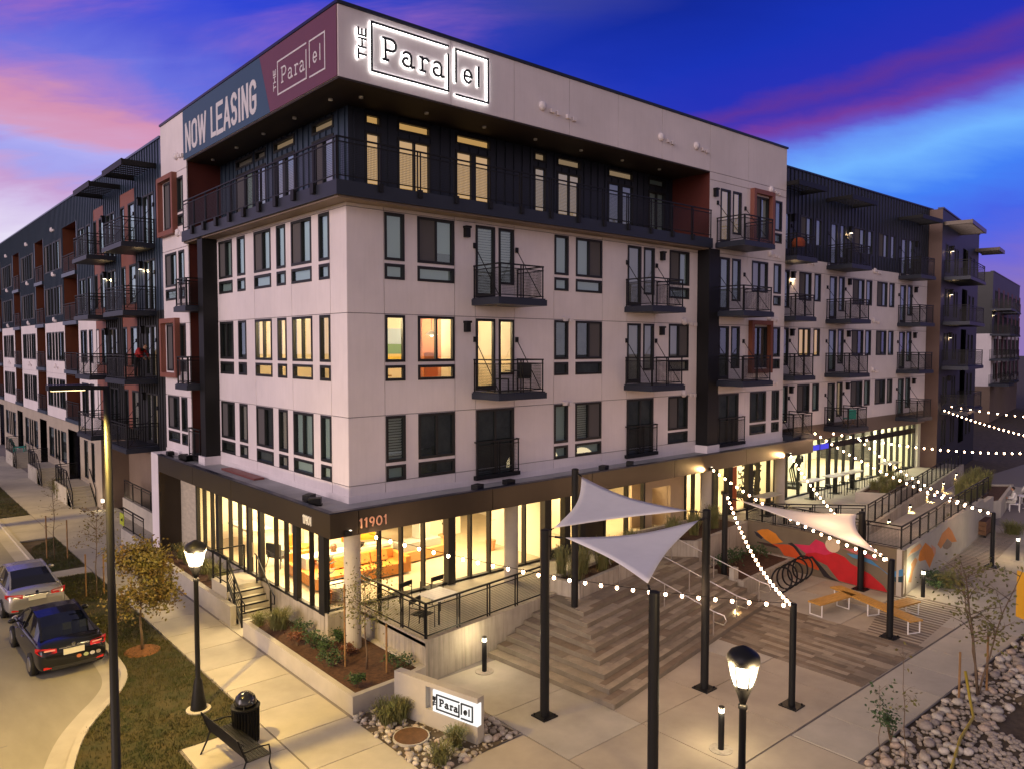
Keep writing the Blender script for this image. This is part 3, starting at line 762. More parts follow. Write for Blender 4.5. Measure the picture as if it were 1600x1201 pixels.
# ================================================================ lettering by strokes
def arc(cx, cy, rx, ry, a0, a1, n=10): return [(cx+rx*math.cos(R(a0+(a1-a0)*k/n)), cy+ry*math.sin(R(a0+(a1-a0)*k/n))) for k in range(n+1)]
GL = {   # width, strokes in a box one unit high
 'P': (.72, [[(.12,0),(.12,1)], [(0,0),(.26,0)], [(0,1),(.12,1)], [(.12,1),(.42,1)]+arc(.42,.73,.27,.27,90,-90)+[(.12,.46)]]),
 'a': (.66, [arc(.27,.44,.22,.16,150,0,6)+[(.49,.08),(.53,0),(.64,.03)], arc(.27,.17,.22,.17,80,360,12)]),
 'r': (.52, [[(.12,0),(.12,.58),(0,.58)], [(0,0),(.28,0)], [(.12,.40)]+arc(.32,.38,.2,.2,170,40,6)]),
 'e': (.60, [[(.06,.31),(.52,.31)]+arc(.29,.31,.23,.29,0,320,14)]),
 'l': (.20, [[(.1,0),(.1,.82)]]),
 'T': (.62, [[(0,1),(.62,1)], [(.31,0),(.31,1)]]), 'H': (.62, [[(.02,0),(.02,1)], [(.6,0),(.6,1)], [(.02,.5),(.6,.5)]]),
 'E': (.52, [[(.5,1),(.04,1),(.04,0),(.5,0)], [(.04,.52),(.42,.52)]]),
 '1': (.34, [[(.02,.82),(.2,1),(.2,0)]]), '9': (.56, [arc(.28,.70,.25,.29,0,360,14), [(.53,.68),(.5,.4),(.34,0)]]), '0': (.72, [arc(.36,.5,.33,.49,0,360,18)]),
 'N': (.46, [[(.05,0),(.05,1),(.41,0),(.41,1)]]), 'O': (.46, [arc(.23,.76,.19,.21,0,180,8)+arc(.23,.24,.19,.21,180,360,8)+[(.42,.76)]]),
 'W': (.66, [[(.03,1),(.17,0),(.33,.95),(.49,0),(.63,1)]]), 'L': (.38, [[(.06,1),(.06,.03),(.38,.03)]]),
 'A': (.48, [[(.02,0),(.24,1),(.46,0)], [(.1,.28),(.38,.28)]]), 'S': (.44, [arc(.22,.76,.17,.21,20,180,8)+arc(.22,.26,.17,.24,120,0,4)+arc(.22,.22,.17,.20,0,-160,8)]),
 'I': (.16, [[(.08,0),(.08,1)]]), 'G': (.46, [arc(.23,.76,.18,.21,10,180,8)+arc(.23,.23,.18,.21,180,360,8)+[(.41,.46),(.24,.46)]]),
}
def strokes_text(txt, x0, z0, h, wscale=1.0, track=.16, width=None):
    """list of strokes (x, z); fits `width` when given"""
    out = []; x = 0.0
    for ch in txt:
        if ch == ' ': x += .3; continue
        w, ss = GL[ch]
        for s in ss: out.append([(x+a, b) for a, b in s])
        x += w+track
    k = width/(x-track) if width else h*wscale
    return [[(x0+a*k, z0+b*h) for a, b in s] for s in out]
_sk = 0
def stroke_mesh(mb, strokes, th, d0, d1):
    """ribbons of thickness th, from depth d0 (front) to d1 (back), in facade coordinates"""
    for s in strokes:
        s2 = list(s)
        for k_, ((a, b), (c, e)) in enumerate(zip(s2, s2[1:])):
            global _sk; _sk = (_sk+1) % 23; dd_ = d0-.00022*_sk
            dx, dz = c-a, e-b; L = math.hypot(dx, dz)
            if L < 1e-5: continue
            ex, ez = dx/L*th*.45, dz/L*th*.45; nx, nz = -dz/L*th/2, dx/L*th/2
            q = [(a-ex+nx, b-ez+nz), (a-ex-nx, b-ez-nz), (c+ex-nx, e+ez-nz), (c+ex+nx, e+ez+nz)]
            i = len(mb.v)
            mb.v += [(x, dd_, z) for x, z in q] + [(x, d1, z) for x, z in q]
            mb.f += [(i,i+1,i+2,i+3), (i+7,i+6,i+5,i+4)] + [(i+(k+1)%4, i+k, i+4+k, i+4+(k+1)%4) for k in range(4)]

def logo(u0, z0, s, sz=None):
    """the frame-and-letters mark; u0, z0 bottom left of the first frame, s metres per design unit (frame one is 2.74 x 1.39)"""
    sz = sz or s
    P = lambda pts: [(u0+a*s, z0+b*sz) for a, b in pts]
    frames = [P([(2.74,1.39),(0,1.39),(0,0),(2.74,0),(2.74,1.12)]), P([(3.04,.36),(3.04,1.37),(4.35,1.37),(4.35,-.04),(3.04,-.04)])]
    th = strokes_text('THE', 0, 0, 1, width=1)
    frames_letters = []
    for ch, a, b, w, h in (('P',.38,.42,.46,.62),('a',1.03,.40,.44,.68),('r',1.68,.40,.34,.68),('a',2.14,.38,.44,.68),('e',3.33,.42,.38,.66),('l',3.90,.42,.10,.72)):
        wd, ss = GL[ch]
        for q in ss: frames_letters.append(P([(a+x/wd*w if wd > .21 else a+.05, b+y*h) for x, y in q]))
    the = [P([(-.20-y*.24, .26+x*.86) for x, y in q]) for q in th]
    return frames, frames_letters, the

LETTERB = mat('black_sign_letter', (.008, .008, .010), .4)
sg = thing('rooftop_sign', 'backlit black framed letters THE Parallel on the white roof band of the corner block', 'sign', (3, 0, 17.2))
fr, le, th = logo(1.04, 17.21, 1.0)
for nm, ss, t in (('letter_frame', fr, .055), ('letter', le, .062), ('letter', th, .045)):
    groups = ss if nm == 'letter_frame' else ([le[0:4], le[4:6], le[6:9], le[9:11], le[11:12], le[12:13]] if ss is le else [th[0:2], th[2:5], th[5:7]])
    for g in groups:
        mb = MB(); stroke_mesh(mb, [g] if nm == 'letter_frame' else g, t, -.11, -.06); o = FO.put(nm, mb, LETTERB, sg)
        mb = MB(); stroke_mesh(mb, [g] if nm == 'letter_frame' else g, t*.8, -.05, -.03); FO.put('led_halo', mb, STRIPW, o)

bn = thing('leasing_banner', 'long blue and maroon NOW LEASING banner on the left roof band', 'banner', (0, 6.5, 16.8))
BLUEB = mat('banner_blue', (.030, .075, .135), .55, var=.06, vscale=.5); MARB = mat('banner_maroon', (.135, .042, .072), .55, var=.06, vscale=.5); INK = mat('banner_white_print', (.62, .60, .62), .6)
mb = MB(); mb.prism([(-13.1,16.86),(-4.55,16.86),(-5.35,18.84),(-13.1,18.84)], 0, 1); mb.v = [(a, -.03 if z == 0 else -.004, b) for a, b, z in mb.v]; FLO.put('blue_field', mb, BLUEB, bn)
mb = MB(); mb.prism([(-4.545,16.86),(-.03,16.86),(-.03,18.84),(-5.345,18.84)], 0, 1); mb.v = [(a, -.03 if z == 0 else -.004, b) for a, b, z in mb.v]; FLO.put('maroon_field', mb, MARB, bn)
for word, x, w in (('NOW', -12.78, 2.35), ('LEASING', -9.9, 4.25)):
    k = 0
    for s in strokes_text(word, x, 17.17, 1.02, width=w, track=.13): pass
    mb = MB(); stroke_mesh(mb, strokes_text(word, x, 17.17, 1.02, width=w, track=.13), .17, -.036, -.031); FLO.put('printed_word', mb, INK, bn)
fr, le, th = logo(-3.92, 17.27, .735, .74)
mb = MB(); stroke_mesh(mb, fr+le, .05, -.036, -.031); stroke_mesh(mb, th, .038, -.036, -.031); FLO.put('printed_logo', mb, INK, bn)

# ================================================================ canopy and ground floor
FC = Fac(BLD, 0, -.9, 0); FCL = Fac(BLD, -.88, 0, -90)
cuts = [-.88, .0, 4.9, 9.6, 14.45, 19.7, 25.75]
for a, b in zip(cuts, cuts[1:]):
    mb = MB(); mb.box(a+(.012 if a > -.8 else .0), 0, 3.93, b-.012, .12, 4.62); FC.put('fascia_panel', mb, BRONZE)
cuts = [-14.5, -10.2, -6.3, .78]
for a, b in zip(cuts, cuts[1:]):
    mb = MB(); mb.box(a+.012, 0, 3.93, b-(.012 if b < 0 else 0), .12, 4.62); FCL.put('fascia_panel', mb, BRONZE)
mb = MB(); mb.box(25.64, -.776, 3.93, 25.75, 1.1, 4.62); part('fascia_panel', mb, BRONZE, BLD)
mb = MB(); mb.prism([(-.76,-.78),(25.63,-.78),(25.63,1.15),(.5,1.15),(.5,14.49),(-.76,14.49)], 4.40, 4.53); part('canopy_roof', mb, ROOFM, BLD)
mb = MB(); mb.box(-.91,-.93,4.622,25.78,-.74,4.66); mb.box(-.91,-.738,4.622,-.72,14.52,4.66); part('canopy_coping', mb, COPING, BLD)
mb = MB(); mb.prism([(-.76,-.78),(25.63,-.78),(25.63,1.3),(.1,1.3),(.1,14.49),(-.76,14.49)], 3.95, 3.99); part('canopy_soffit', mb, mat('bronze_soffit', (.16,.11,.07), .6), BLD)
mb = MB(); mb.box(-.88, 14.40, 0, -.60, 14.52, 3.93); mb.box(-.6,14.40,0,-.01,14.52,3.93); part('canopy_end_fin', mb, BRONZE, BLD)
mb = MB(); mb.box(.43,.43,4.45,17.9,.449,4.72); mb.box(.43,.45,4.45,.449,10.9,4.72); mb.box(-.02,-.02,4.45,.0,.0,4.5); mb.box(18.5,-.03,4.45,24.35,-.004,4.72); mb.box(-.03,12.87,4.45,-.004,16.2,4.72); part('wall_flashing', mb, WHITE2, BLD)
for k, (x, y, r) in enumerate([(-.35,13.0,.3),(-.3,12.5,.1),(-.35,1.5,.2),(-.42,.9,-.2),(4.55,-.5,.1),(5.9,-.5,.0),(10.6,-.5,.1),(12.1,-.5,.2),(25.0,-.4,.3),(-.5,14.2,.5)]):
    o = thing('roof_floodlight', ['small black floodlight pair beside the left end of the canopy roof', 'black floodlight next to the deep red recess on the canopy roof', 'black floodlight lying on the canopy roof near its corner', 'black floodlight closest to the canopy corner above 11901', 'black floodlight on the canopy edge below the glazed sliding door', 'black floodlight right of another under the second level guard railing', 'black floodlight on the canopy roof above the tall sail pole', 'black floodlight right of the tall sail pole on the canopy roof', 'black floodlight at the far right end of the canopy roof', 'black floodlight at the very left edge of the canopy roof'][k], 'floodlight', (x, y, 4.53), r*3, 'floodlights on the canopy roof')
    mb = MB(); mb.box(-.2,-.12,.0,.2,.12,.05); local('base', mb, BLACK, o); mb = MB(); mb.box(-.18,-.16,.08,.18,.1,.24); local('housing', mb, BLACK, o); mb = MB(); mb.tube([(0,0,.05),(0,0,.09)], .03, 6); local('bracket', mb, BLACK, o)
mb = MB(); mb.box(-.1,6.2,4.535,.28,9.3,4.60); solid('roof_scupper_tray', mb, mat('red_metal_tray',(.22,.07,.06),.5), 'long red metal tray lying on the canopy roof below the left windows', 'roof tray')

# round concrete columns
for k, (x, y, zb) in enumerate([(.22, -.12, .40), (6.42, -.05, 1.1), (17.85, -.05, 1.1), (24.1, -.05, 1.1)]):
    mb = MB(); mb.lathe([(.245, zb), (.245, 3.95)], 24, (x, y, 0)); part('round_column', mb, CONC, BLD, smooth=False)

# address numbers
for fac, u0, z0, h, w, m, nm in ((FC, .03, 4.12, .25, .88, mat('copper_number', (.75,.42,.30), .4, metal=.3), 'address_number'), (FCL, -.72, 4.12, .24, .52, mat('white_number', (.75,.75,.72), .5), 'address_number')):
    mb = MB(); stroke_mesh(mb, strokes_text('11901', u0, z0, h, width=w, track=.30 if w > .6 else .22), .035 if w > .6 else .022, -.03, -.002); fac.put(nm, mb, m)
for x in (-.35, 16.9, 23.4):     # small fascia uplights and their warm glow
    mb = MB(); mb.box(x-.09, -1.0, 3.98, x+.09, -.90, 4.1); part('fascia_light', mb, BLACK, BLD)
    mb = MB(); mb.box(x+.04, -.99, 4.101, x+.09, -.91, 4.106); part('light_lens', mb, GLOBE, BLD)
    lamp('fascia_glow', 'SPOT', (x-.25 if x > 0 else x+.15, -1.12, 4.0), 190 if x > 0 else 14, (1, .62, .24), .05, rot=Vector((-1 if x > 0 else 1,.16,.10)).to_track_quat('-Z','Y').to_euler(), spot=115, blend=.9)

# left storefront, plane x = 0
FS = Fac(BLD, 0, 0, -90)
BRICK = mat('painted_brick', (.52, .46, .36), .85, var=.22, vscale=2.4, bump=.35, bscale=16, mapping='World', stretch=(1,1,3.2))
mb = MB(); mb.box(0.0, 12.42, 0.0, .3, 17.4, 3.95); part('brick_wall', mb, BRICK, BLD)
mb = MB(); mb.box(-.06, 1.12, -.05, .25, 5.45, 1.06); mb.box(-.06, 7.3, -.05, .25, 12.42, 1.06); mb.box(-.04,5.45,-.05,.25,7.3,1.06); part('concrete_plinth', mb, CONC_B, BLD)
posts = [(12.36,.10),(11.56,.06),(10.68,.06),(9.95,.28),(8.78,.06),(7.84,.06),(6.95,.2),(5.92,.24),(4.69,.06),(3.89,.06),(3.1,.28),(2.08,.06),(1.27,.36)]
for y, w in posts:
    mb = MB(); mb.box(-.07 if w > .19 else -.05, y-w/2, 1.06, .10, y+w/2, 3.95); part('storefront_post' if w > .2 else 'mullion', mb, BLACKM, BLD)
mb = MB(); mb.box(-.045, 1.1, 1.062, .09, 12.4, 1.14); mb.box(-.045, 1.1, 3.80, .09, 12.4, 3.949); part('storefront_rail', mb, BLACKM, BLD)
ys = sorted(y for y, w in posts)
for a, b in zip(ys, ys[1:]):
    mb = MB(); mb.quad((.02,a,1.12),(.02,b,1.12),(.02,b,3.86),(.02,a,3.86)); part('storefront_pane', mb, GLASS_L, BLD)
mb = MB(); mb.tube([(-.20,6.2,1.85),(-.20,6.2,2.35)], .02, 6); part('door_handle', mb, STEEL, BLD)
# right storefront, plane y = 1.2
posts = [(.06,.12),(1.9,.07),(2.72,.07),(3.59,.07),(4.66,.30),(5.56,.07),(6.42,.07),(8.11,.07),(9.2,.34),(10.25,.3),(11.1,.3),(12.5,.1),(13.9,.1),(15.0,.1),(17.95,.1),(18.6,.07),(19.9,.2),(20.45,.08),(21.4,.35),(23.2,.4),(24.1,.08),(25.1,.08)]
for x, w in posts:
    mb = MB(); mb.box(x-w/2, 1.08 if w < .2 else 1.0, 1.1, x+w/2, 1.28, 3.95); part('storefront_post' if w > .2 else 'mullion', mb, BLACKM, BLD)
mb = MB(); mb.box(.0, 1.09, 1.102, 27.0, 1.27, 1.17); mb.box(0, 1.09, 3.82, 27, 1.27, 3.949); mb.box(9.4,1.1,1.17,11.0,1.26,1.42); part('storefront_rail', mb, BLACKM, BLD)
xs = sorted(x for x, w in posts)
for a, b in zip(xs, xs[1:]):
    if 15.0 <= a < 17.9: continue
    mb = MB(); mb.quad((a,1.19,1.15),(b,1.19,1.15),(b,1.19,3.86),(a,1.19,3.86)); part('storefront_pane', mb, GLASS_L, BLD)
CONC_W = mat('warm_concrete_wall', (.46,.36,.26), .85, var=.15, vscale=.8, bump=.05, mapping='World')
mb = MB(); mb.box(15.05, 1.15, 1.1, 15.6, 1.32, 3.95); mb.box(16.9,1.15,1.1,17.9,1.32,3.95); mb.box(15.6,1.15,3.05,16.9,1.32,3.95); mb.box(15.6,2.3,1.1,16.9,2.4,3.05); mb.box(16.88,1.32,1.1,16.9,2.3,3.05); part('entry_alcove', mb, CONC_W, BLD)
mb = MB(); mb.box(11.1, 1.12, 1.1, 12.45, 1.3, 3.82); part('dark_entry_panel', mb, BRONZE, BLD)
mb = MB(); mb.box(21.75, 1.30, 1.17, 22.4, 1.34, 3.3); part('orange_door', mb, mat('orange_red_door', (.55,.10,.02), .5), BLD)

# ================================================================ lobby rooms
LW_ = mat('lobby_wall', (.80, .72, .56), .9); LF = mat('lobby_floor', (.52, .43, .30), .45, var=.1, vscale=1.5); LC = mat('lobby_ceiling', (.75,.70,.60), .9)
mb = MB(); mb.quad((.1,1.25,1.09),(26.8,1.25,1.09),(26.8,9.6,1.09),(.1,9.6,1.09)); mb.quad((.1,9.6,1.09),(6,9.6,1.09),(6,12.4,1.09),(.1,12.4,1.09)); part('lobby_floor', mb, LF, BLD)
mb = MB(); mb.quad((.1,1.3,3.94),(26.8,1.3,3.94),(26.8,9.6,3.94),(.1,9.6,3.94)); mb.quad((.1,9.6,3.94),(6,9.6,3.94),(6,12.4,3.94),(.1,12.4,3.94)); part('lobby_ceiling', mb, LC, BLD)
mb = MB(); mb.box(6.0,9.5,1.1,26.8,9.62,3.94); mb.box(5.9,9.62,1.1,6.0,12.4,3.94); mb.box(.1,12.38,1.1,6,12.42,3.94); mb.box(9.25,1.5,1.1,9.4,4.6,3.94); mb.box(12.3,1.5,1.1,12.42,9.5,3.94); mb.box(20.6,1.6,1.1,20.72,9.5,3.94); mb.box(6.9,6.6,1.1,9.25,6.75,3.94); part('lobby_wall', mb, LW_, BLD)
mb = MB(); mb.box(5.75,4.6,1.1,6.25,5.1,3.94); mb.box(2.6,8.8,1.1,3.0,9.2,3.94); part('lobby_column', mb, CONC, BLD)
mb = MB(); mb.box(4.6,8.6,1.1,5.8,8.7,3.94); part('orange_feature_wall', mb, mat('orange_wall', (.70,.20,.02), .8), BLD)
mb = MB(); mb.box(3.2,8.75,2.0,4.55,8.85,3.94); part('dark_feature_panel', mb, mat('olive_panel', (.12,.10,.06), .8), BLD)
for x, y, p in ((2.2,3.4,300),(2.5,7.2,280),(6.2,3.2,290),(7.8,3.6,190),(10.8,3.4,230),(14.2,3.6,260),(18.9,3.4,330),(22.5,3.6,240),(25,3.6,340),(2.8,10.8,520),(1.2,5.4,330),(4.2,9.0,280)):
    lamp('lobby_ceiling_lamp', 'AREA', (x, y, 3.9), p, (1, .74, .38), (1.4, 1.4), rot=Vector((0,0,-1)).to_track_quat('-Z','Y').to_euler())
    mb = MB(); mb.box(x-.5,y-.5,3.915,x+.5,y+.5,3.938); part('ceiling_light_panel', mb, GLOBE, BLD)

SOFA = mat('tan_orange_leather', (.60, .24, .045), .55, var=.12, vscale=2); CREAM = mat('cream_laminate', (.72,.66,.50), .5)
def sofa(name, label, segs, loc, rz, back=True, m=SOFA, group=None):
    t = thing(name, label, 'sofa', loc, rz, group)
    for (x0,y0,x1,y1) in segs:
        mb = MB(); mb.box(x0,y0,.06,x1,y1,.42); local('seat', mb, m, t)
    return t
s = sofa('sectional_sofa', 'long tan orange sectional sofa with loose cushions in the lobby window', [(0,0,3.4,.95),(0,.955,.95,2.6)], (.75,3.25,1.1), R(-3))
mb = MB(); mb.box(0,2.605,.06,.95,2.8,.72); mb.box(.96,.96,.06,3.4,1.15,.74); local('backrest', mb, SOFA, s)
mb = MB(); mb.box(3.405,0,.06,3.6,1.15,.62); local('armrest', mb, SOFA, s)
for x, y in ((1.3,.72),(2.0,.7),(2.7,.72),(.5,1.9)):
    mb = MB(); mb.box(-.32,-.09,0,.32,.09,.36); o = link_mesh('cushion', mb.mesh('cushion', SOFA), WM[s.name] @ Matrix.Translation((x,y,.44)) @ Matrix.Rotation(-.35,4,'X'), s)
s = sofa('lounge_sofa', 'second tan sofa with a grey seat behind the cream console in the lobby', [(0,0,2.6,.95)], (4.6,4.0,1.1), R(4), m=mat('tan_upholstery',(.46,.25,.09),.6))
mb = MB(); mb.box(.2,.2,.421,2.0,.95,.70); local('backrest', mb, mat('grey_upholstery',(.34,.32,.28),.8), s)
t = thing('console_table', 'long cream console table with bowl and books behind the orange sofa', 'table', (2.4,4.6,1.1))
mb = MB(); mb.box(1.0,4.5,1.82,4.5,5.15,1.9); part('tabletop', mb, CREAM, t); mb = MB(); mb.box(1.0,4.5,1.1,1.1,5.15,1.82); part('leg', mb, CREAM, t); mb = MB(); mb.box(4.4,4.5,1.1,4.5,5.15,1.82); part('leg', mb, CREAM, t)
mb = MB(); mb.lathe([(.08,0),(.16,.05),(.22,.15),(.2,.15)], 14, (3.2,4.75,1.9)); solid('bowl', mb, BLACK, 'dark bowl standing on the long cream console table', 'bowl')
mb = MB(); mb.box(3.5,4.62,1.902,3.9,4.9,1.96); solid('book', mb, CREAM, 'pale book lying next to the dark bowl on the console', 'book')
mb = MB(); mb.ball((2.2,4.8,2.05),.14,.12,.15,8,6); mb.box(2.12,4.72,1.9,2.28,4.88,1.95); solid('sculpture', mb, mat('brown_ceramic',(.12,.06,.03),.4), 'brown round ornament standing on the left half of the console', 'ornament')
t = thing('coffee_table', 'round white drum coffee table in front of the orange sofa', 'table', (1.1,2.35,1.1)); mb = MB(); mb.lathe([(.42,0),(.42,.38)], 20, (1.1,2.35,1.1)); part('drum', mb, WSTEEL, t); mb = MB(); mb.lathe([(.46,.381),(.46,.42)], 20, (1.1,2.35,1.1)); part('tabletop', mb, CREAM, t)
def potted(loc, label, h, potm, group='potted plants in the lobby', spiky=False):
    t = thing('potted_plant', label, 'plant', loc, 0, group)
    mb = MB(); mb.lathe([(.16,0),(.22,.4),(.2,.4),(.19,.36)], 14); local('pot', mb, potm, t)
    mb = MB(); mb.tube([(0,0,.36),(.02,0,h*.7)], .025, 6); local('stem', mb, BARK, t)
    mb = MB(); rr = random.Random(int(h*100))
    for k in range(26):
        a = rr.uniform(0, 6.28); z = rr.uniform(.45, 1)*h; ln = .34 if not spiky else .16
        p = Vector((.04*math.cos(a), .04*math.sin(a), z)); d = Vector((math.cos(a), math.sin(a), .9 if spiky else .35)).normalized()*ln; s2 = Vector((-math.sin(a), math.cos(a), 0))*(.1 if not spiky else .05)
        mb.poly([p, p+d*.5-s2, p+d, p+d*.5+s2])
    local('leaves', mb, SHRUB, t)
potted((.45,2.0,1.1), 'leafy plant in an orange pot behind the corner column', 1.5, mat('terracotta_pot',(.55,.22,.07),.7))
potted((7.6,5.6,1.1), 'cactus in a peach pot left of the second round column', 1.7, mat('peach_pot',(.6,.33,.16),.7), spiky=True)
potted((8.5,3.6,1.1), 'tall fiddle leaf plant partly behind the second round column', 2.6, mat('peach_pot',(.6,.33,.16),.7))
def lounge_chair(loc, rz, m, label):
    t = thing('lounge_chair', label, 'chair', loc, rz, 'lounge chairs in the lobby')
    mb = MB(); mb.box(-.35,-.35,.36,.35,.35,.46); local('seat', mb, m, t); mb = MB(); mb.box(-.35,.3,.46,.35,.4,.9); local('backrest', mb, m, t)
    for sx in (-.3,.3):
        for sy in (-.3,.3): mb = MB(); mb.tube([(sx,sy,.36),(sx*1.25,sy*1.25,0)], .018, 6); local('leg', mb, BLACK, t)
lounge_chair((2.3,7.6,1.1), .6, mat('mustard_fabric',(.5,.26,.04),.8), 'mustard lounge chair in the left depth of the lobby')
lounge_chair((5.0,7.3,1.1), 2.6, mat('yellow_fabric',(.72,.42,.03),.8), 'bright yellow lounge chair before the orange feature wall')
lounge_chair((1.2,7.0,1.1), 1.9, mat('charcoal_fabric',(.03,.03,.035),.8), 'charcoal lounge chair left of the mustard one in the lobby')
t = thing('work_table', 'long pale communal table seen through the left storefront panes', 'table', (1.6,8.4,1.1)); mb = MB(); mb.box(1.2,2.4,2.0,1.9,3.9,2.06) if False else mb.box(1.1,9.6,1.82,2.0,12.0,1.9); part('tabletop', mb, CREAM, t); mb = MB(); mb.box(1.15,9.7,1.1,1.25,9.8,1.82); part('leg', mb, BLACK, t); mb = MB(); mb.box(1.85,11.8,1.1,1.95,11.9,1.82); part('leg', mb, BLACK, t)
# gym machines and shelves behind the right hand glass
t = thing('treadmill', 'dark treadmill behind the glass next to the fourth round column', 'treadmill', (26.0,3.0,1.1)); mb = MB(); mb.box(25.4,2.4,1.1,26.2,4.2,1.3); part('deck', mb, BLACK, t); mb = MB(); mb.beam((25.5,2.6,1.3),(25.6,2.4,2.4),.08,.08); mb.beam((26.1,2.6,1.3),(26.0,2.4,2.4),.08,.08); mb.box(25.4,2.3,2.35,26.2,2.5,2.6); part('console', mb, BLACK, t)
sh = thing('patterned_screen', 'black openwork pattern screen behind the glass beside the orange door', 'screen', (24.1,1.9,1.1)); mb = MB()
rr = random.Random(3)
for k in range(150):
    x = rr.uniform(23.45,25.6); z = rr.uniform(1.2,3.8); a = rr.uniform(0,3.14); L_ = rr.uniform(.1,.3); mb.beam((x-L_*math.cos(a),1.9,z-L_*math.sin(a)),(x+L_*math.cos(a),1.9,z+L_*math.sin(a)),.02,.06)
part('lattice', mb, BLACK, sh)
# ================================================================ left wing along the street (plane x = 0)
LWG = thing('apartment_wing', 'long navy clad apartment wing running along the street left of the corner block', 'apartment wing', (0, 40, 0))
FW = Fac(LWG, 0, 0, -90)
def four(y1, y0, hd, h=1.95):     # a bay of two pairs of panes between y0 and y1; u = -y
    w = y1-y0
    return [(-y1, .30*w), (-y1+.345*w, .13*w), (-y1+.525*w, .13*w), (-y1+.70*w, .30*w)]
bays = [(42.9, 37.2), (52.6, 47.2), (62.6, 57.2), (72.6, 67.2)]
recs = [(36.9, 33.0), (46.6, 43.4), (56.6, 53.4), (66.6, 63.4), (76.6, 73.4)]
heads = [(7.05, H2), (10.2, H3), (13.25, H4), (16.25, 16.25)]
NEARW = [(-32.4, 1.6), (-30.3, .9)]
hm = []; hw = []; ht = []
for y1, y0 in recs: hm.append((-y1, -y0, 10.86, 16.85)); hw.append((-y1, -y0, 4.35, 10.84))
for hd in (7.05, 10.2, 13.25, 16.25):
    tgt = hw if hd < 11 else hm
    for b in bays:
        for u, w in four(*b, hd): tgt.append((u, u+w, hd-1.95, hd))
    for u, w in NEARW: tgt.append((u, u+w, hd-1.95, hd))
    for u, w in ((-22.95, 2.55), (-28.55, 2.2)): hm.append((u, u+w, hd-1.95, hd+1.15 if hd < 16 else hd+.62))
    for u in (-19.0, -25.75): hm.append((u, u+1.7, hd-2.42, hd))
ribbed(FW, -80, -16.2, 10.85, 18.4, [h for h in hm if h[3] > 10.85], NAVY, .40)
ribbed(FW, -28.0, -16.2, 4.4, 10.848, [h for h in hm if h[2] < 10.85 and h[0] > -29], CHAR, .40)
hm = [h for h in hm]
panel_wall(FW, [-80, -66.7, -57, -47, -36.95, -28.0], [4.35, 7.4, 10.84], [h for h in hw if h[1] < -28], WHITE2, gap=.015)
for y1, y0 in recs:                                   # deep red balcony recesses
    mb = MB(); mb.quad((1.5,y0,4.35),(1.5,y1,4.35),(1.5,y1,16.85),(1.5,y0,16.85)); mb.quad((.02,y1-.01,4.35),(1.5,y1-.01,4.35),(1.5,y1-.01,16.85),(.02,y1-.01,16.85)); mb.quad((.02,y0,4.35),(1.5,y0,4.35),(1.5,y0,16.85),(.02,y0,16.85))
    part('recess_wall', mb, REDWOOD, LWG)
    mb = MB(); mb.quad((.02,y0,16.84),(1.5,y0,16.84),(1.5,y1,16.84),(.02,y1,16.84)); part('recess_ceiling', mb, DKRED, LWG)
    for k, z in enumerate((4.65, 7.75, 10.85, 13.9)):
        o = None
        mb = MB(); mb.box(-.12, y0+.01, z-.26, 1.5, y1-.02, z-.02); o = part('recess_balcony', mb, NAVY, LWG)
        r = MB(); w = MB(); rail_run(r, w, (-.06, y1-.1), (-.06, y0+.1), z, 1.07, 2); part('railing', r, BLACK, o); part('wire_infill', w, WIRE, o)
for b in bays:
    for k, hd in enumerate((7.05, 10.2, 13.25, 16.25)):
        for j, (u, w) in enumerate(four(*b, hd)): window(FW, u, hd-1.95, w, 1.95, 'slider' if w > 1 else 'fixed', 'grey' if hd > 11 else 'dark', (1 if j == 0 else 2) if w > 1 and hd > 11 else 0)
        vents(FW, -(b[0]+b[1])/2, hd+.85)
for hd in (7.05, 10.2, 13.25, 16.25):
    for u, w in NEARW: window(FW, u, hd-1.95, w, 1.95, 'slider' if w > 1 else 'fixed', 'grey' if hd > 11 else 'dark', 0)
    for i, (u, w) in enumerate(((-22.95, 2.55), (-28.55, 2.2))):
        top = hd+1.15 if hd < 16 else hd+.62
        mb = MB(); mb.box(u, -.01, hd+.002, u+w, .12, top); FW.put('red_panel', mb, RUST)
        window(FW, u, hd-1.95, w*.3, 1.95, 'fixed', 'grey' if hd > 9 else 'dark'); window(FW, u+w*.55, hd-1.95, w*.45, 1.95, 'fixed', 'grey' if hd > 9 else 'tan')
        mb = MB(); mb.box(u+w*.3+.002, -.01, hd-1.95, u+w*.55-.002, .12, hd); FW.put('red_panel', mb, RUST)
        z = {7.05: 4.65, 10.2: 7.75, 13.25: 10.85, 16.25: 13.9}[hd]
        du = (-19.0, -25.75)[i]
        window(FW, du, hd-2.42, .82, 2.42, 'door', {16.25: 'grey', 13.25: 'grey', 10.2: 'lit2' if i else 'tan', 7.05: 'tan' if i == 0 else 'dark'}[hd], name='balcony_door'); window(FW, du+.88, hd-2.42, .8, 2.42, 'fixed', {16.25: 'grey', 13.25: 'grey', 10.2: 'lit2', 7.05: 'lit2' if i == 0 else 'dark'}[hd])
        balcony(FW, (-20.6, -26.9)[i], (-17.35, -23.9)[i], 1.35, z)
        wall_light(FW, du-.35, hd-.2, on=(hd == 13.25))
for u0, u1 in ((-20.3, -16.9), (-26.4, -22.9)):        # steel trellises over the top balconies
    mb = MB(); mb.beam((u0,-1.4,17.3),(u1,-1.4,17.3),.06,.28); mb.beam((u0,-1.4,17.3),(u0,0,17.3),.08,.22); mb.beam((u1,-1.4,17.3),(u1,0,17.3),.08,.22)
    n = 8
    for k in range(1, n): x = u0+(u1-u0)*k/n; mb.beam((x,-1.36,17.34),(x,0,17.34),.035,.05)
    FW.put('trellis', mb, BLACK)
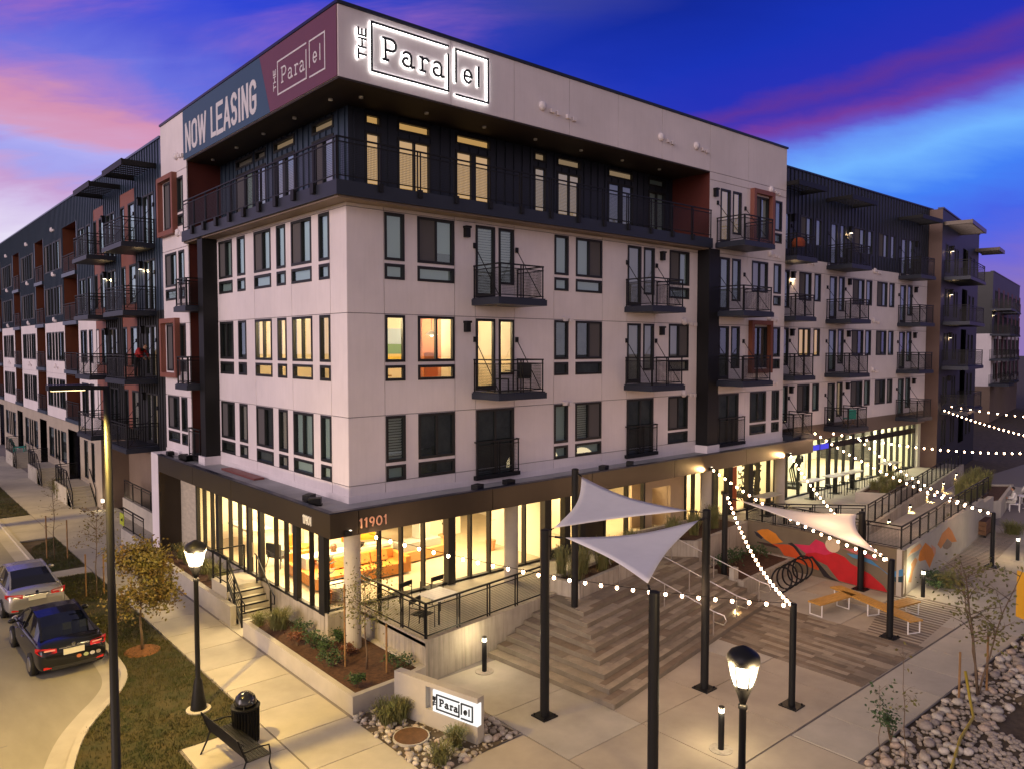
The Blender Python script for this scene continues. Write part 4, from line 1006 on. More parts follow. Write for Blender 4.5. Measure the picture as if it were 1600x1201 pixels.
mb = MB(); mb.box(-.06, 16.22, 18.402, .3, 80, 18.5); part('roof_coping', mb, mat('blue_coping', (.10,.13,.20), .4, metal=.5), LWG)
mb = MB(); mb.box(.31, 16.25, 18.2, 14, 80, 18.38); part('roof', mb, ROOFM, LWG)
mb = MB(); mb.box(1.6, 16.25, 0, 14, 79.9, 18.2); part('inner_core', mb, DARKROOM, LWG)
# base storey
holes = [];
for b in bays:
    for u, w in four(*b, 0): holes.append((u, u+w*1.0, 1.5, 3.6))
holes += [(-32.2,-31.2,1.3,3.6), (-30.4,-29.6,1.3,3.6)]
for y1, y0 in recs: holes.append((-y1+.3, -y0-.3, -.1, 3.9))
mb = MB(); cut_faces(mb, -80, -28.0, -.05, 4.348, holes, -.03); FW.put('base_wall', mb, TAN)
for h in holes:
    if h[2] > 0: window(FW, h[0], h[2], h[1]-h[0], h[3]-h[2], 'fixed', 'dark', d=0)
for y1, y0 in recs:
    mb = MB(); mb.box(.9, y0+.25, -.05, 1.0, y1-.25, 4.3); part('porch_wall', mb, mat('brown_stucco', (.20,.145,.11), .85, var=.1, vscale=1), LWG)
    window(FW, -y0-2.0, 1.1, 1.0, 2.3, 'door', 'dark', d=.86, name='porch_door')
mb = MB(); mb.box(1.4, 16.3, -.05, 1.5, 28.0, 4.4); mb.box(.0, 28.0, -.05, 1.5, 28.05, 4.4); mb.box(0.0,16.22,4.1,1.5,28,4.395); part('recessed_base_wall', mb, MATS['brown_stucco'], LWG)
# entrance walls between wing and block
mb = MB(); mb.box(-.85, 14.62, -.05, -.02, 15.6, 4.64); solid('white_pillar_wall', mb, WHITE2, 'tall white wall end standing just left of the bronze canopy', 'wall')
def low_ramp(name, label, y0, y1, x, z, wallm=CONC):
    t = thing(name, label, 'railing', (x, (y0+y1)/2, 0))
    mb = MB(); mb.box(x, y0, -.05, x+.22, y1, z); part('low_wall', mb, wallm, t)
    r = MB(); w = MB(); rail_run(r, w, (x+.11, y1), (x+.11, y0), z, .95, max(2, round((y1-y0)/1.6))); part('rail_frame', r, BLACK, t); part('wire_infill', w, WIRE, t)
low_ramp('entrance_ramp_railing', 'black railing on the nearer low concrete wall left of the white pillar wall', 15.7, 19.0, -1.3, .75)
low_ramp('entrance_ramp_railing', 'black railing on the rear low concrete wall below the dark wing balconies', 17.5, 25.5, .4, 1.0)
mb = MB(); mb.box(-1.34, 18.35, .95, -1.31, 19.0, 1.5); mb2 = MB(); t = thing('caution_sign', 'small yellow green sign with a black arrow on the entrance railing', 'sign', (-1.36, 18.4, .9)); part('sign_plate', mb, mat('lime_sign', (.42,.50,.03), .5), t)
mb = MB(); mb.box(-1.35, 18.55, 1.14, -1.342, 18.78, 1.24); mb.poly([(-1.35,18.5,1.12),(-1.35,18.5,1.34),(-1.35,18.62,1.23)]); part('arrow_mark', mb, BLACK, t)

# ================================================================ right wing (plane y = .8)
RWG = thing('apartment_wing', 'white and navy apartment wing right of the corner block above the glazed gym', 'apartment wing', (34, .8, 0))
FR2 = Fac(RWG, 0, .8, 0)
pat = [('d',24.42,.80),('n',25.5,.7),('w',27.18,1.29),('n',28.8,.7),('d',30.5,.83),('n',31.57,.68),('w',33.27,1.47),('n',34.98,.77),('w',36.44,1.42),('n',38.14,.74),('d',39.74,.86),('n',40.85,.75)]
hw = []; hm = []
LV = (7.21, 10.19, 13.15, 16.1)
def sizes(k, hd): return (hd-2.40, 2.37) if k == 'd' else (hd-1.5, 1.5) if k == 'w' else (hd-1.5, 1.5)
for hd in LV:
    for k, u, w in pat:
        z, h = sizes(k, hd)
        if k == 'n' and u in (25.5, 31.57, 40.85): z, h = hd-1.95, 1.95
        (hm if hd > 14 else hw).append((u, u+w, z, z+h))
panel_wall(FR2, [24.35, 26.7, 29.9, 32.8, 36.1, 39.3, 42.0, 44.0], [4.95, 7.25, 10.23, 13.19, 13.84], hw, WHITE)
ribbed(FR2, 24.35, 44.3, 13.84, 18.35, hm, DKNAVY, .40)
LIT = {(13.15, 25.5): 'none', (10.19, 24.42): 'lit', (10.19, 27.18): 'lit', (10.19, 28.8): 'lit', (7.21, 31.57): 'lit2'}
for hd in LV:
    for k, u, w in pat:
        z, h = sizes(k, hd)
        if k == 'n' and u in (25.5, 31.57, 40.85): z, h = hd-1.95, 1.95
        b = LIT.get((hd, u), 'grey' if hd > 12 else 'dark' if k == 'w' else 'grey' if (hd+u) % 2 < 1.2 else 'tan'); b = 'grey' if b == 'none' else b
        frc = .5 if b == 'lit' and k != 'd' else 1
        window(FR2, u, z, w, h, {'d': 'door', 'n': 'fixed', 'w': 'slider'}[k], b, 1 if k == 'w' and b != 'lit' else 0, name='balcony_door' if k == 'd' else 'window')
    z = hd-2.42
    balcony(FR2, 24.5, 26.35, 1.3, z); balcony(FR2, 30.2, 32.4, 1.35, z); balcony(FR2, 39.5, 41.6, 1.3, z)
    for u in (26.45, 32.75, 42.0): wall_light(FR2, u, hd-.25, on=(hd, u) in ((13.15, 26.45), (16.1, 32.75)))
    if hd > 8:
        for u in (27.9, 36.0, 42.5): vents(FR2, u, hd-2.35)
for u0, u1 in ((24.4, 27.2), (30.0, 33.0), (39.3, 42.4)):
    mb = MB(); mb.beam((u0,-1.4,17.2),(u1,-1.4,17.2),.06,.25); mb.beam((u0,-1.4,17.2),(u0,0,17.2),.08,.2); mb.beam((u1,-1.4,17.2),(u1,0,17.2),.08,.2)
    for k in range(1, 8): x = u0+(u1-u0)*k/8; mb.beam((x,-1.36,17.24),(x,0,17.24),.035,.05)
    FR2.put('trellis', mb, BLACK)
mb = MB(); mb.box(24.36, .74, 18.352, 44.6, 1.1, 18.43); part('roof_coping', mb, COPING, RWG)
mb = MB(); mb.box(44.0, -.0, 0, 44.3, .9, 4.9) if False else mb.box(24.36, 1.5, 4.95, 44.3, 14, 18.3); part('inner_core', mb, DARKROOM, RWG)
# gym glazing under the wing
FG = Fac(RWG, 0, 1.2, 0)
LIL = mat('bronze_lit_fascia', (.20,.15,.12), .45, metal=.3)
mb = MB(); mb.box(26.85, -.42, 4.12, 44.2, .5, 4.94); FG.put('wing_fascia', mb, LIL)
mb = MB(); mb.box(26.0, -.02, 3.42, 43.6, .12, 3.75); FG.put('glazing_beam', mb, BRONZE)
mb = MB(); mb.box(26.9, -.028, 3.44, 31.6, -.0205, 3.73) ; FG.put('blue_light_strip', mb, emis('blue_tube', (.12, .10, 1.0), .75))  # glowing sheet that imitates the blue reflection of screens on the beam
lamp('blue_tube_glow', 'AREA', (29, .95, 3.5), 10, (.12, .10, 1.0), (4.5, .2), rot=Vector((0,-.5,-1)).to_track_quat('-Z','Y').to_euler())  # added lamp that spreads this blue reflection; no fixture hangs here
gp = [25.9, 27.0, 28.3, 29.5, 30.5, 31.65, 32.6, 33.5, 34.6, 36.0, 37.2, 38.2, 39.2, 40.1, 41.0, 42.0, 42.9, 43.55]
for i, x in enumerate(gp):
    wd = .26 if x in (31.65, 34.6, 38.2) else .08
    mb = MB(); mb.box(x-wd/2, -.03, 1.1, x+wd/2, .14, 4.12); FG.put('mullion', mb, BLACKM)
for a, b in zip(gp, gp[1:]):
    mb = MB(); mb.quad((a,.05,1.12),(b,.05,1.12),(b,.05,3.42),(a,.05,3.42)); FG.put('gym_pane', mb, GLASS_L); mb = MB(); mb.quad((a,.05,3.75),(b,.05,3.75),(b,.05,4.12),(a,.05,4.12)); FG.put('clerestory_pane', mb, GLASS_L)
mb = MB(); mb.box(25.9, -.02, 1.1, 43.6, .12, 1.17); FG.put('sill_rail', mb, BLACKM)
mb = MB(); mb.quad((26.8,1.25,1.095),(43.8,1.25,1.095),(43.8,7.5,1.095),(26.8,7.5,1.095)); part('gym_floor', mb, MATS['lobby_floor'], RWG)
mb = MB(); mb.box(26.85,7.5,1.1,43.8,7.6,4.5); mb.box(26.7,1.5,1.1,26.8,7.5,4.5); mb.box(43.6,1.0,1.1,44.2,7.5,4.5); mb.box(33.4,3.6,1.1,33.5,7.5,4.5); part('gym_wall', mb, mat('gym_wall',(.62,.62,.50),.9), RWG)
mb = MB(); mb.quad((26.8,1.3,4.5),(43.8,1.3,4.5),(43.8,7.5,4.5),(26.8,7.5,4.5)); part('gym_ceiling', mb, MATS['lobby_ceiling'], RWG)
for x, p in ((28.5,380),(32,350),(36,460),(39.5,420),(42.3,380)): lamp('gym_ceiling_lamp', 'AREA', (x, 4.2, 4.45), p, (1, .92, .62), (2.0, 2.0), rot=Vector((0,0,-1)).to_track_quat('-Z','Y').to_euler())
for k, (x, y) in enumerate(((28.4,3.2),(30.0,3.0),(31.0,3.4))):
    t = thing('exercise_machine', ['exercise machine behind the gym glass nearest to the fourth round column', 'exercise machine between the two others behind the gym glass', 'exercise machine with raised arms right of its two neighbours in the gym'][k], 'exercise machine', (x, y, 1.1), .3*k, 'exercise machines behind the gym glass')
    mb = MB(); mb.box(-.35,-.8,0,.35,.8,.16); local('base', mb, BLACK, t); mb = MB(); mb.tube([(-.25,-.5,.16),(-.25,-.3,1.1),(-.25,-.7,1.7+.1*k)],.035,6); mb.tube([(.25,-.5,.16),(.25,-.3,1.1),(.25,-.7,1.7+.1*k)],.035,6); local('frame', mb, BLACK, t); mb = MB(); mb.box(-.3,-.85,1.4,.3,-.75,1.75); local('console', mb, BLACK, t)

# ================================================================ far buildings, turned ten degrees
FAR1 = thing('apartment_block', 'dark charcoal apartment block with bronze corner and stacked balconies right of the white wing', 'apartment block', (44.2, 0, 0))
FF = Fac(FAR1, 44.2, .02, 10)
BRZ = mat('brown_metal_corner', (.095,.055,.042), .5, metal=.2)
hs = []
F1W = [(1.3,.7),(2.3,.7),(4.6,.6),(5.6,.6),(11.0,.8),(12.6,.9)]
for hd in (4.3, 7.2, 10.2, 13.2, 16.2):
    hs += [(u, u+w, hd-2.0, hd) for u, w in F1W]; hs.append((8.0, 10.3, hd-2.3, hd+.3))
mb = MB(); cut_faces(mb, 0, 15.3, -.05, 18.3, hs, 0); mb.quad((15.3,0,-.05),(15.3,9,-.05),(15.3,9,18.3),(15.3,0,18.3)); FF.put('cladding_wall', mb, CHAR)
mb = MB(); mb.quad((0,0,-.05),(0,3,-.05),(0,3,18.3),(0,0,18.3)); FF.put('corner_return', mb, BRZ)
mb = MB(); mb.box(-.06,-.06,18.302,15.4,.3,18.4); FF.put('roof_coping', mb, COPING)
mb = MB(); mb.box(.1,.9,0,15.2,8.9,18.2); FF.put('inner_core', mb, DARKROOM)
for k, hd in enumerate((4.3, 7.2, 10.2, 13.2, 16.2)):
    for u, w in F1W: window(FF, u, hd-2.0, w, 2.0, 'fixed', 'grey' if u > 10 and k > 2 else 'dark')
    if k: 
        balcony(FF, 1.0, 7.4, 1.5, hd-2.3, rods=False)
        wall_light(FF, 3.4, hd-.2, on=(k in (2, 3, 4)))
    if k == 3:
        mb = MB(); mb.box(8.0,.75,hd-2.3,10.3,.85,hd+.3); FF.put('recess_back', mb, REDWOOD)
for (u0, u1, z) in ((.6, 6.6, 17.4), (13.6, 16.8, 16.9)):
    mb = MB(); mb.beam((u0,-1.6,z),(u1,-1.6,z),.08,.28); mb.beam((u0,-1.6,z),(u0,0,z),.08,.24); mb.beam((u1,-1.6,z),(u1,0,z),.08,.24)
    for k in range(1, 9): x = u0+(u1-u0)*k/9; mb.beam((x,-1.56,z),(x,0,z),.05,.12)
    FF.put('trellis', mb, BRONZE)
FAR2 = thing('apartment_block', 'farthest apartment block at the right edge with charcoal top and white lower windows', 'apartment block', (95, 12, 0))
F2 = Fac(FAR2, 94.3, 12.3, 10.4)
WW = [(2.2+4.9*k+d, 1.15) for k in range(6) for d in (0, 1.5)]
hs = [(u, u+w, hd-2.1, hd) for hd in (7.2, 10.2, 13.2, 16.2) for u, w in WW]
mb = MB(); cut_faces(mb, 0, 30, 10.8, 18.3, hs, 0); mb.quad((0,0,10.8),(0,6,10.8),(0,6,18.3),(0,0,18.3)); F2.put('charcoal_wall', mb, CHAR)
mb = MB(); cut_faces(mb, 0, 30, 4.4, 10.798, hs, 0); mb.quad((0,0,4.4),(0,6,4.4),(0,6,10.798),(0,0,10.798)); F2.put('white_wall', mb, WHITE2)
mb = MB(); cut_faces(mb, 0, 30, -.05, 4.398, [], 0); mb.quad((0,0,-.05),(0,6,-.05),(0,6,4.398),(0,0,4.398)); F2.put('base_wall', mb, MATS['brown_stucco'])
mb = MB(); mb.box(.1,.8,0,29.9,14,18.2); F2.put('inner_core', mb, DARKROOM)
mb = MB(); mb.box(-.06,-.06,18.302,30.1,.3,18.4); F2.put('roof_coping', mb, COPING)
for hd in (7.2, 10.2, 13.2, 16.2):
    for u, w in WW: window(F2, u, hd-2.1, w, 2.1, 'fixed', 'dark' if hd < 12 else 'grey')
    for k in range(6):
        mb = MB(); mb.box(4.95+4.9*k, -.02, hd-2.45, 6.55+4.9*k, .05, hd+.4); F2.put('red_panel', mb, DKRED if hd < 12 else REDWOOD)
    balcony(F2, -1.5, 3.8, 2.0, hd-2.45, rods=False); balcony(F2, 9.0, 14.0, 1.6, hd-2.45, rods=False)
for hd, u in ((13.2, .8), (4.6, 20.0)):
    wall_light(F2, u, hd, on=True)
# ================================================================ paving
rng = random.Random(11)
def slabs(parent, x0, x1, y0, y1, nx, ny, mats, z=0.0, th=.07, gap=.012, name='paving_slab', skip=None):
    dx = (x1-x0)/nx; dy = (y1-y0)/ny
    for i in range(nx):
        for j in range(ny):
            a, b, c, d = x0+i*dx+gap, x0+(i+1)*dx-gap, y0+j*dy+gap, y0+(j+1)*dy-gap
            if skip and skip((a+b)/2, (c+d)/2): continue
            zz = z + rng.uniform(-.0015, .0015)
            me = cached(('slab', round(b-a, 3), round(d-c, 3), th, mats[0].name, k_ := rng.randrange(len(mats))), lambda: MB().box(0, 0, -th, b-a, d-c, 0).mesh('paving_slab', mats[k_]))
            link_mesh(name, me, Matrix.Translation((a, c, zz)), parent)
sw = MB(); sw.quad((-3.40,-9,-.03),(0.2,-9,-.03),(0.2,90,-.03),(-3.40,90,-.03)); sw.quad((-5.3,-9,-.032),(-3.4,-9,-.032),(-3.4,-1.95,-.032),(-5.3,-1.95,-.032))
side = struct('sidewalk', sw, JOINT)
slabs(side, -3.38, -1.56, -8.1, 17.1, 1, 15, [PAVE1, PAVE2])
slabs(side, -5.25, -3.40, -8.1, -1.97, 1, 4, [PAVE2, PAVE1])
slabs(side, -3.38, -1.0, 17.1, 57.1, 1, 20, [PAVE2, PAVE1])
slabs(side, -1.54, -.07, 3.9, 5.9, 1, 1, [PAVE1])
slabs(side, -.98, .7, 15.7, 28.0, 1, 6, [PAVE2])
slabs(side, -4.9, -3.40, 14.9, 15.9, 1, 1, [PAVE1])
slabs(side, -4.9, -3.4, 22.6, 29.0, 1, 3, [PAVE2])
# kerb
def smoothed(pts, it=2):
    for _ in range(it):
        out = [pts[0]]
        for (a, b), (c, d) in zip(pts, pts[1:]): out += [(a*.75+c*.25, b*.75+d*.25), (a*.25+c*.75, b*.25+d*.75)]
        pts = out+[pts[-1]]
    return pts
def ribbon(mb, pts, o0, o1, z0, z1=None):
    L_, R_ = [], []
    for i, p in enumerate(pts):
        a, b = pts[max(i-1, 0)], pts[min(i+1, len(pts)-1)]; t = Vector((b[0]-a[0], b[1]-a[1], 0)).normalized(); n = Vector((-t.y, t.x, 0))
        L_.append((p[0]+n.x*o0, p[1]+n.y*o0)); R_.append((p[0]+n.x*o1, p[1]+n.y*o1))
    for i in range(len(pts)-1):
        mb.quad((*R_[i], z0), (*L_[i], z0), (*L_[i+1], z0), (*R_[i+1], z0))
        if z1 is not None:
            mb.quad((*L_[i], z0), (*L_[i], z1), (*L_[i+1], z1), (*L_[i+1], z0)); mb.quad((*R_[i], z1), (*R_[i], z0), (*R_[i+1], z0), (*R_[i+1], z1))
kb = MB()
kpts = [(-7.6,-9),(-7.6,-2.2),(-7.36,-1.21),(-6.86,.21),(-6.2,1.3),(-5.6,2.1),(-5.15,3.0),(-5.0,4.2),(-4.98,10),(-4.95,22),(-4.95,60),(-4.95,120)]
kpts = smoothed(kpts); ribbon(kb, kpts, -.08, .08, .035, -.12)
struct('kerb', kb, CONC)
gp_ = MB()
ribbon(gp_, kpts, .085, .55, -.080)
struct('gutter', gp_, PAVE2)
for k, y in enumerate((-6.0, 1.0, 8.0, 15.0, 22.0, 29.0, 36.0)):
    mb = MB(); mb.quad((-14,y,-.081),(-5.7 if y > 2 else -8.2,y,-.081),(-5.7 if y > 2 else -8.2,y+.03,-.081),(-14,y+.03,-.081)); struct('street_joint', mb, JOINT)
mb = MB(); mb.quad((-8.9,-20,-.0805),(-8.87,-20,-.0805),(-8.87,60,-.0805),(-8.9,60,-.0805)); struct('street_joint', mb, JOINT)

# lawns: soil sheet and blades
lawn_polys = [[(-7.5,-9),(-5.3,-9),(-5.3,-1.93),(-3.42,-1.93),(-3.42,14.85),(-4.9,14.85),(-4.92,4.2),(-5.07,3.05),(-5.5,2.2),(-6.1,1.4),(-6.76,.3),(-7.26,-1.15),(-7.5,-2.2)],
              [(-4.86,15.95),(-3.42,15.95),(-3.42,22.4),(-4.6,20.9),(-4.86,19.5)], [(-4.86,29.2),(-3.42,29.2),(-3.42,40),(-4.86,40)], [(-4.86,42),(-3.42,42),(-3.42,60),(-4.86,60)]]
def inside(p, poly):
    x, y = p; c = False
    for (x0, y0), (x1, y1) in zip(poly, poly[1:]+poly[:1]):
        if (y0 > y) != (y1 > y) and x < (x1-x0)*(y-y0)/(y1-y0)+x0: c = not c
    return c
def scatter(poly, n, r):
    xs_, ys_ = [p[0] for p in poly], [p[1] for p in poly]; out = []
    while len(out) < n:
        p = (r.uniform(min(xs_), max(xs_)), r.uniform(min(ys_), max(ys_)))
        if inside(p, poly): out.append(p)
    return out
mb = MB()
for p in lawn_polys: mb.poly([(a, b, -.012) for a, b in p])
struct('lawn_soil', mb, GRASSB)
mb = MB(); r = random.Random(5)
for poly, n in zip(lawn_polys, (15000, 2600, 2500, 1800)):
    for x, y in scatter(poly, n, r):
        patch = math.sin(x*1.9+y*.7)+math.sin(y*1.3-x*.6+1.7)
        if patch < -1.0 and r.random() < .6: continue
        a = r.uniform(0, 6.28); h = r.uniform(.03, .075); w = .010; dx, dy = math.cos(a), math.sin(a); lx, ly = r.uniform(-.03, .03), r.uniform(-.03, .03)
        for k in (0, 1):
            ox, oy = (r.uniform(-.05, .05), r.uniform(-.05, .05))
            mb.poly([(x+ox-dx*w, y+oy-dy*w, -.01), (x+ox+dx*w, y+oy+dy*w, -.01), (x+ox+lx, y+oy+ly, h)])
tag(part('lawn_grass', mb, GRASS1, None), 'short patchy lawn in the verge beside the parked cars', 'grass', kind='stuff')

# plaza
pz = MB(); pz.quad((-1.56,-10.76,-.028),(60,-10.76,-.028),(60,-2.0,-.028),(-1.56,-2.0,-.028)); pz.quad((.2,-2.0,-.028),(60,-2.0,-.028),(60,-1.0,-.028),(.2,-1.0,-.028)); pz.quad((-1.56,-14,-.0285),(6.2,-14,-.0285),(6.2,-10.76,-.0285),(-1.56,-10.76,-.0285))
plaza = struct('plaza', pz, JOINT)
bedtri = [(-1.62,-3.3),(-1.70,-6.25),(1.15,-6.5),(1.0,-5.2),(-.3,-3.3)]
slabs(plaza, 1.15, 34.0, -10.75, -2.8, 13, 3, [CONC_P, CONC_P, PAVE2], skip=None)
slabs(plaza, -1.54, 1.13, -14.0, -6.6, 1, 3, [CONC_P, PAVE2])
slabs(plaza, 1.15, 5.9, -14.0, -10.78, 2, 1, [CONC_P])
mb = MB(); mb.quad((.2,-6.55,-.004),(1.13,-6.55,-.004),(1.13,-2.8,-.004),(.2,-2.8,-.004)); struct('plaza_edge_slab', mb, CONC_P, plaza)
mb = MB(); mb.quad((-6,-12.4,-.031),(90,-12.4,-.031),(90,-10.78,-.031),(-6,-10.78,-.031))
walk = struct('footpath', mb, JOINT)
slabs(walk, 5.95, 45.95, -12.38, -10.79, 25, 1, [PAVE1, PAVE2])
PAV = [mat('paver_grey_%s' % n, c, .85, var=.25, vscale=2.5, bump=.08, mapping='World') for n, c in (('dark', (.165,.130,.095)), ('mid', (.25,.205,.15)), ('pale', (.34,.285,.21)), ('brown', (.21,.16,.11)))]
pv = thing('plank_paving', 'band of mixed grey plank pavers crossing the plaza below the seating steps', 'paving', (11.7, -8, 0))
u = 9.75; r = random.Random(21)
while u < 13.9:
    y = -10.70 + r.uniform(-.9, 0); top = -6.15+(u-9.7)*.38
    while y < top:
        y1 = min(y+r.choice((.75,1.0,1.25)), top); a = max(y, -10.72)
        if y1-a > .12: 
            k = r.randrange(4); mb = MB(); mb.box(u+.006, a+.006, -.05, u+.204, y1-.006, .008+r.uniform(0, .004)); part('paver', mb, PAV[k], pv)
        y = y1
    u += .21
pv = thing('striped_paving', 'patch of dark paver stripes under the timber bench', 'paving', (16, -9, 0))
for k in range(20):
    x = 13.95+.25*k; mb = MB(); mb.box(x, -10.55+.02*k, -.04, x+.10, -8.95+.062*k, .007); part('paver', mb, PAV[0 if k % 3 else 3], pv)
pv = thing('striped_paving', 'long patch of thin dark paver stripes beside the orange painted ramp wall', 'paving', (25, -8, 0))
for k in range(44):
    x = 21.3+.25*k; mb = MB(); mb.box(x, -9.5+.03*k, -.04, x+.10, -8.05+.115*(x-21.3), .007); part('paver', mb, PAV[0 if k % 4 else 3], pv)

# ================================================================ terrace, seating steps, walls
deck = MB(); deck.prism([(.98,-2.74),(6.6,-2.10),(6.6,-1.5),(14.0,-1.5),(14.0,-1.6),(18.4,-1.6),(20.5,-1.2),(23.7,-4.6),(47,-.6),(47,1.17),(.0,1.17),(.0,1.12),(.98,1.12)], 1.0, 1.096)
struct('terrace_floor', deck, PAVE2)
tw = thing('terrace_wall', 'board formed concrete retaining wall holding up the lobby terrace', 'retaining wall', (1, -2.7, 0))
mb = MB(); mb.prism([(.98,-2.745),(6.6,-2.102),(6.6,-1.9),(1.2,-2.5)], -.05, 1.16); part('front_wall', mb, CONC_B, tw)
mb = MB(); mb.prism([(.98,-2.744),(1.199,-2.499),(1.199,1.1),(.98,1.1)], -.05, 1.158); part('side_wall', mb, CONC_B, tw)
mb = MB(); mb.prism([(-.06,.90),(.978,.90),(.978,1.1),(-.06,1.1)], -.05, 1.156); part('return_wall', mb, CONC_B, tw)

a_ = Vector((math.cos(R(9.6)), math.sin(R(9.6)), 0))
steps = thing('seating_steps', 'broad stepped seating of plank pavers climbing from plaza to terrace', 'steps', (8, -5, 0))
r = random.Random(8)
def Cn(k): return Vector((3.69+.335*k, -7.21+.476*k, 0))
def Ln(k): x = 3.40+.40*k; return Vector((x, -2.76+(x-.98)*.1145, 0))
for k in range(8):
    C0 = Cn(k); L0 = Ln(k); R0 = C0 + a_*((13.85-C0.x)/a_.x)
    z0, z1 = .1375*k, .1375*(k+1)-.012
    mb = MB(); mb.prism([tuple(C0[:2]), tuple(R0[:2]), (13.85, -1.45), (6.75, -1.45), (6.62, -2.08), tuple(L0[:2])], z0-.02 if k == 0 else z0-.012, z1); part('step', mb, mat('step_riser', (.20,.17,.13), .9, var=.25, vscale=2, mapping='World'), steps)
    # plank treads along the right run (two courses) and the left run
    n = a_.cross(Vector((0,0,1))) * -1
    C1 = Cn(k+1); dep = abs((C1-C0).dot(n)); 
    lim = 2 if k < 7 else 6
    for c in range(lim):
        s = -r.uniform(0, .5) ; Lr = (R0-C0).length
        off = c*(dep/2)
        while s < Lr:
            e = min(s+r.choice((.9,1.2,1.5)), Lr); b = max(s, off*.72 + .0)
            if e-b > .15 and len(CH.get(steps.name, ())) < 295:
                p0 = C0+a_*(b+.005)+n*(off+.004); p1 = C0+a_*(e-.005)+n*(off+.004); p2 = p1+n*(dep/2-.008); p3 = p0+n*(dep/2-.008)
                mb = MB(); mb.prism([(p.x+.0,p.y) for p in (p0,p1,p2,p3)], z1+.001, .1375*(k+1)+r.uniform(-.002,.002)); part('paver', mb, PAV[(1,2,2,3)[r.randrange(4)]], steps)
            s = e
    if k < 7:
        ld = (L0-C0).normalized(); ln = Vector((ld.y, -ld.x, 0)); wd = abs((C1-C0).dot(ln)); Ll = (L0-C0).length
        for c in range(1):
            s = .05
            while s < Ll-.05:
                e = min(s+r.choice((.9,1.2,1.5)), Ll-.02)
                if e-s > .2 and len(CH.get(steps.name, ())) < 298:
                    p0 = C0+ld*(s+.005)+ln*.004; p1 = C0+ld*(e-.005)+ln*.004; p2 = p1+ln*(wd-.01); p3 = p0+ln*(wd-.01)
                    mb = MB(); mb.prism([(p.x,p.y) for p in (p0,p1,p2,p3)], z1+.0005, .1375*(k+1)-.004); part('paver', mb, PAV[(2,1,2,3)[r.randrange(4)]], steps)
                s = e
for k, (x, y, z) in enumerate([(11.48,-2.86,.88),(11.54,-3.82,.6),(11.14,-4.83,.35),(11.93,-5.32,.10)]):
    mb = MB(); mb.box(x-.14, y-.03, z-.06, x+.14, y+.03, z+.06); o = part('step_light', mb, BLACK, steps); mb = MB(); mb.box(x-.11, y-.036, z-.03, x+.11, y-.0305, z+.03); part('light_lens', mb, emis('step_lens', (1,.72,.36), 30.0), o)
    lamp('step_light_glow', 'POINT', (x, y-.12, z+.04), 30, (1, .68, .32), .04)

def planter(name, label, outline, z0, z1, wall=.16, soil=.10, m=CONC_B, top=None):
    """concrete planter: an outer wall ring and its soil"""
    t = thing(name, label, 'planter', (outline[0][0], outline[0][1], z0)); n = len(outline)
    cx = sum(p[0] for p in outline)/n; cy = sum(p[1] for p in outline)/n
    area = sum(outline[i][0]*outline[(i+1)%n][1]-outline[(i+1)%n][0]*outline[i][1] for i in range(n)); sg_ = 1 if area > 0 else -1
    inn = []
    for i in range(n):
        p, a, b = Vector(outline[i]), Vector(outline[i-1]), Vector(outline[(i+1) % n])
        d1 = (p-a).normalized(); d2 = (b-p).normalized(); n1 = Vector((-d1.y, d1.x))*sg_; n2 = Vector((-d2.y, d2.x))*sg_
        bis = (n1+n2).normalized(); inn.append(p+bis*(wall/max(.3, bis.dot(n1))))
    mb = MB()
    for i in range(n):
        p, q, pi, qi = outline[i], outline[(i+1)%n], inn[i], inn[(i+1)%n]
        mb.quad((p[0],p[1],z0),(q[0],q[1],z0),(q[0],q[1],z1),(p[0],p[1],z1)); mb.quad((pi.x,pi.y,z1),(qi.x,qi.y,z1),(qi.x,qi.y,z1-soil-.1),(pi.x,pi.y,z1-soil-.1)); mb.quad((p[0],p[1],z1),(q[0],q[1],z1),(qi.x,qi.y,z1),(pi.x,pi.y,z1))
    part('planter_wall', mb, m, t)
    mb = MB(); mb.poly([(p.x, p.y, z1-soil) for p in inn]); part('soil', mb, SOIL, t)
    return t, [(p.x, p.y) for p in inn]
PA, PAin = planter('step_planter', 'concrete planter with tall grass standing around the tall sail pole on the steps', [(6.55,-1.75),(6.84,-2.93),(11.6,-2.12),(11.4,-1.0)], .60, 1.6)
PB, PBin = planter('step_planter', 'concrete planter with tall grass between the steps and the mural wall', [(12.6,-1.15),(13.9,-2.45),(18.38,-1.85),(18.38,.1),(12.9,.3)], -.05, 1.70)
PC, PCin = planter('low_planter', 'low board formed planter under the mural behind the hoop bike rack', [(13.95,-4.45),(18.36,-4.05),(18.36,-1.9),(13.95,-2.38)], -.05, .58, soil=.05)
PD, PDin = planter('front_planter', 'long low concrete planter with mulch shrubs and a sapling along the sidewalk', [(-1.46,-3.1),(-.02,-3.0),(.97,-2.78),(.97,.88),(-.07,.88),(-.07,3.95),(-1.46,3.95)], -.05, .47, soil=.06, m=CONC)
PE, PEin = planter('terrace_planter', 'concrete planter of golden grass on the upper gym terrace', [(28.7,-1.7),(29.8,-3.35),(34.9,-2.5),(33.9,-.7)], 1.09, 1.66, m=CONC)
PF, PFin = planter('far_planter', 'pale concrete planter with ornamental grass at the far end of the ramp', [(33.5,-5.3),(36.2,-6.2),(42.5,-5.0),(40.5,-3.2)], -.05, .9, m=CONC)

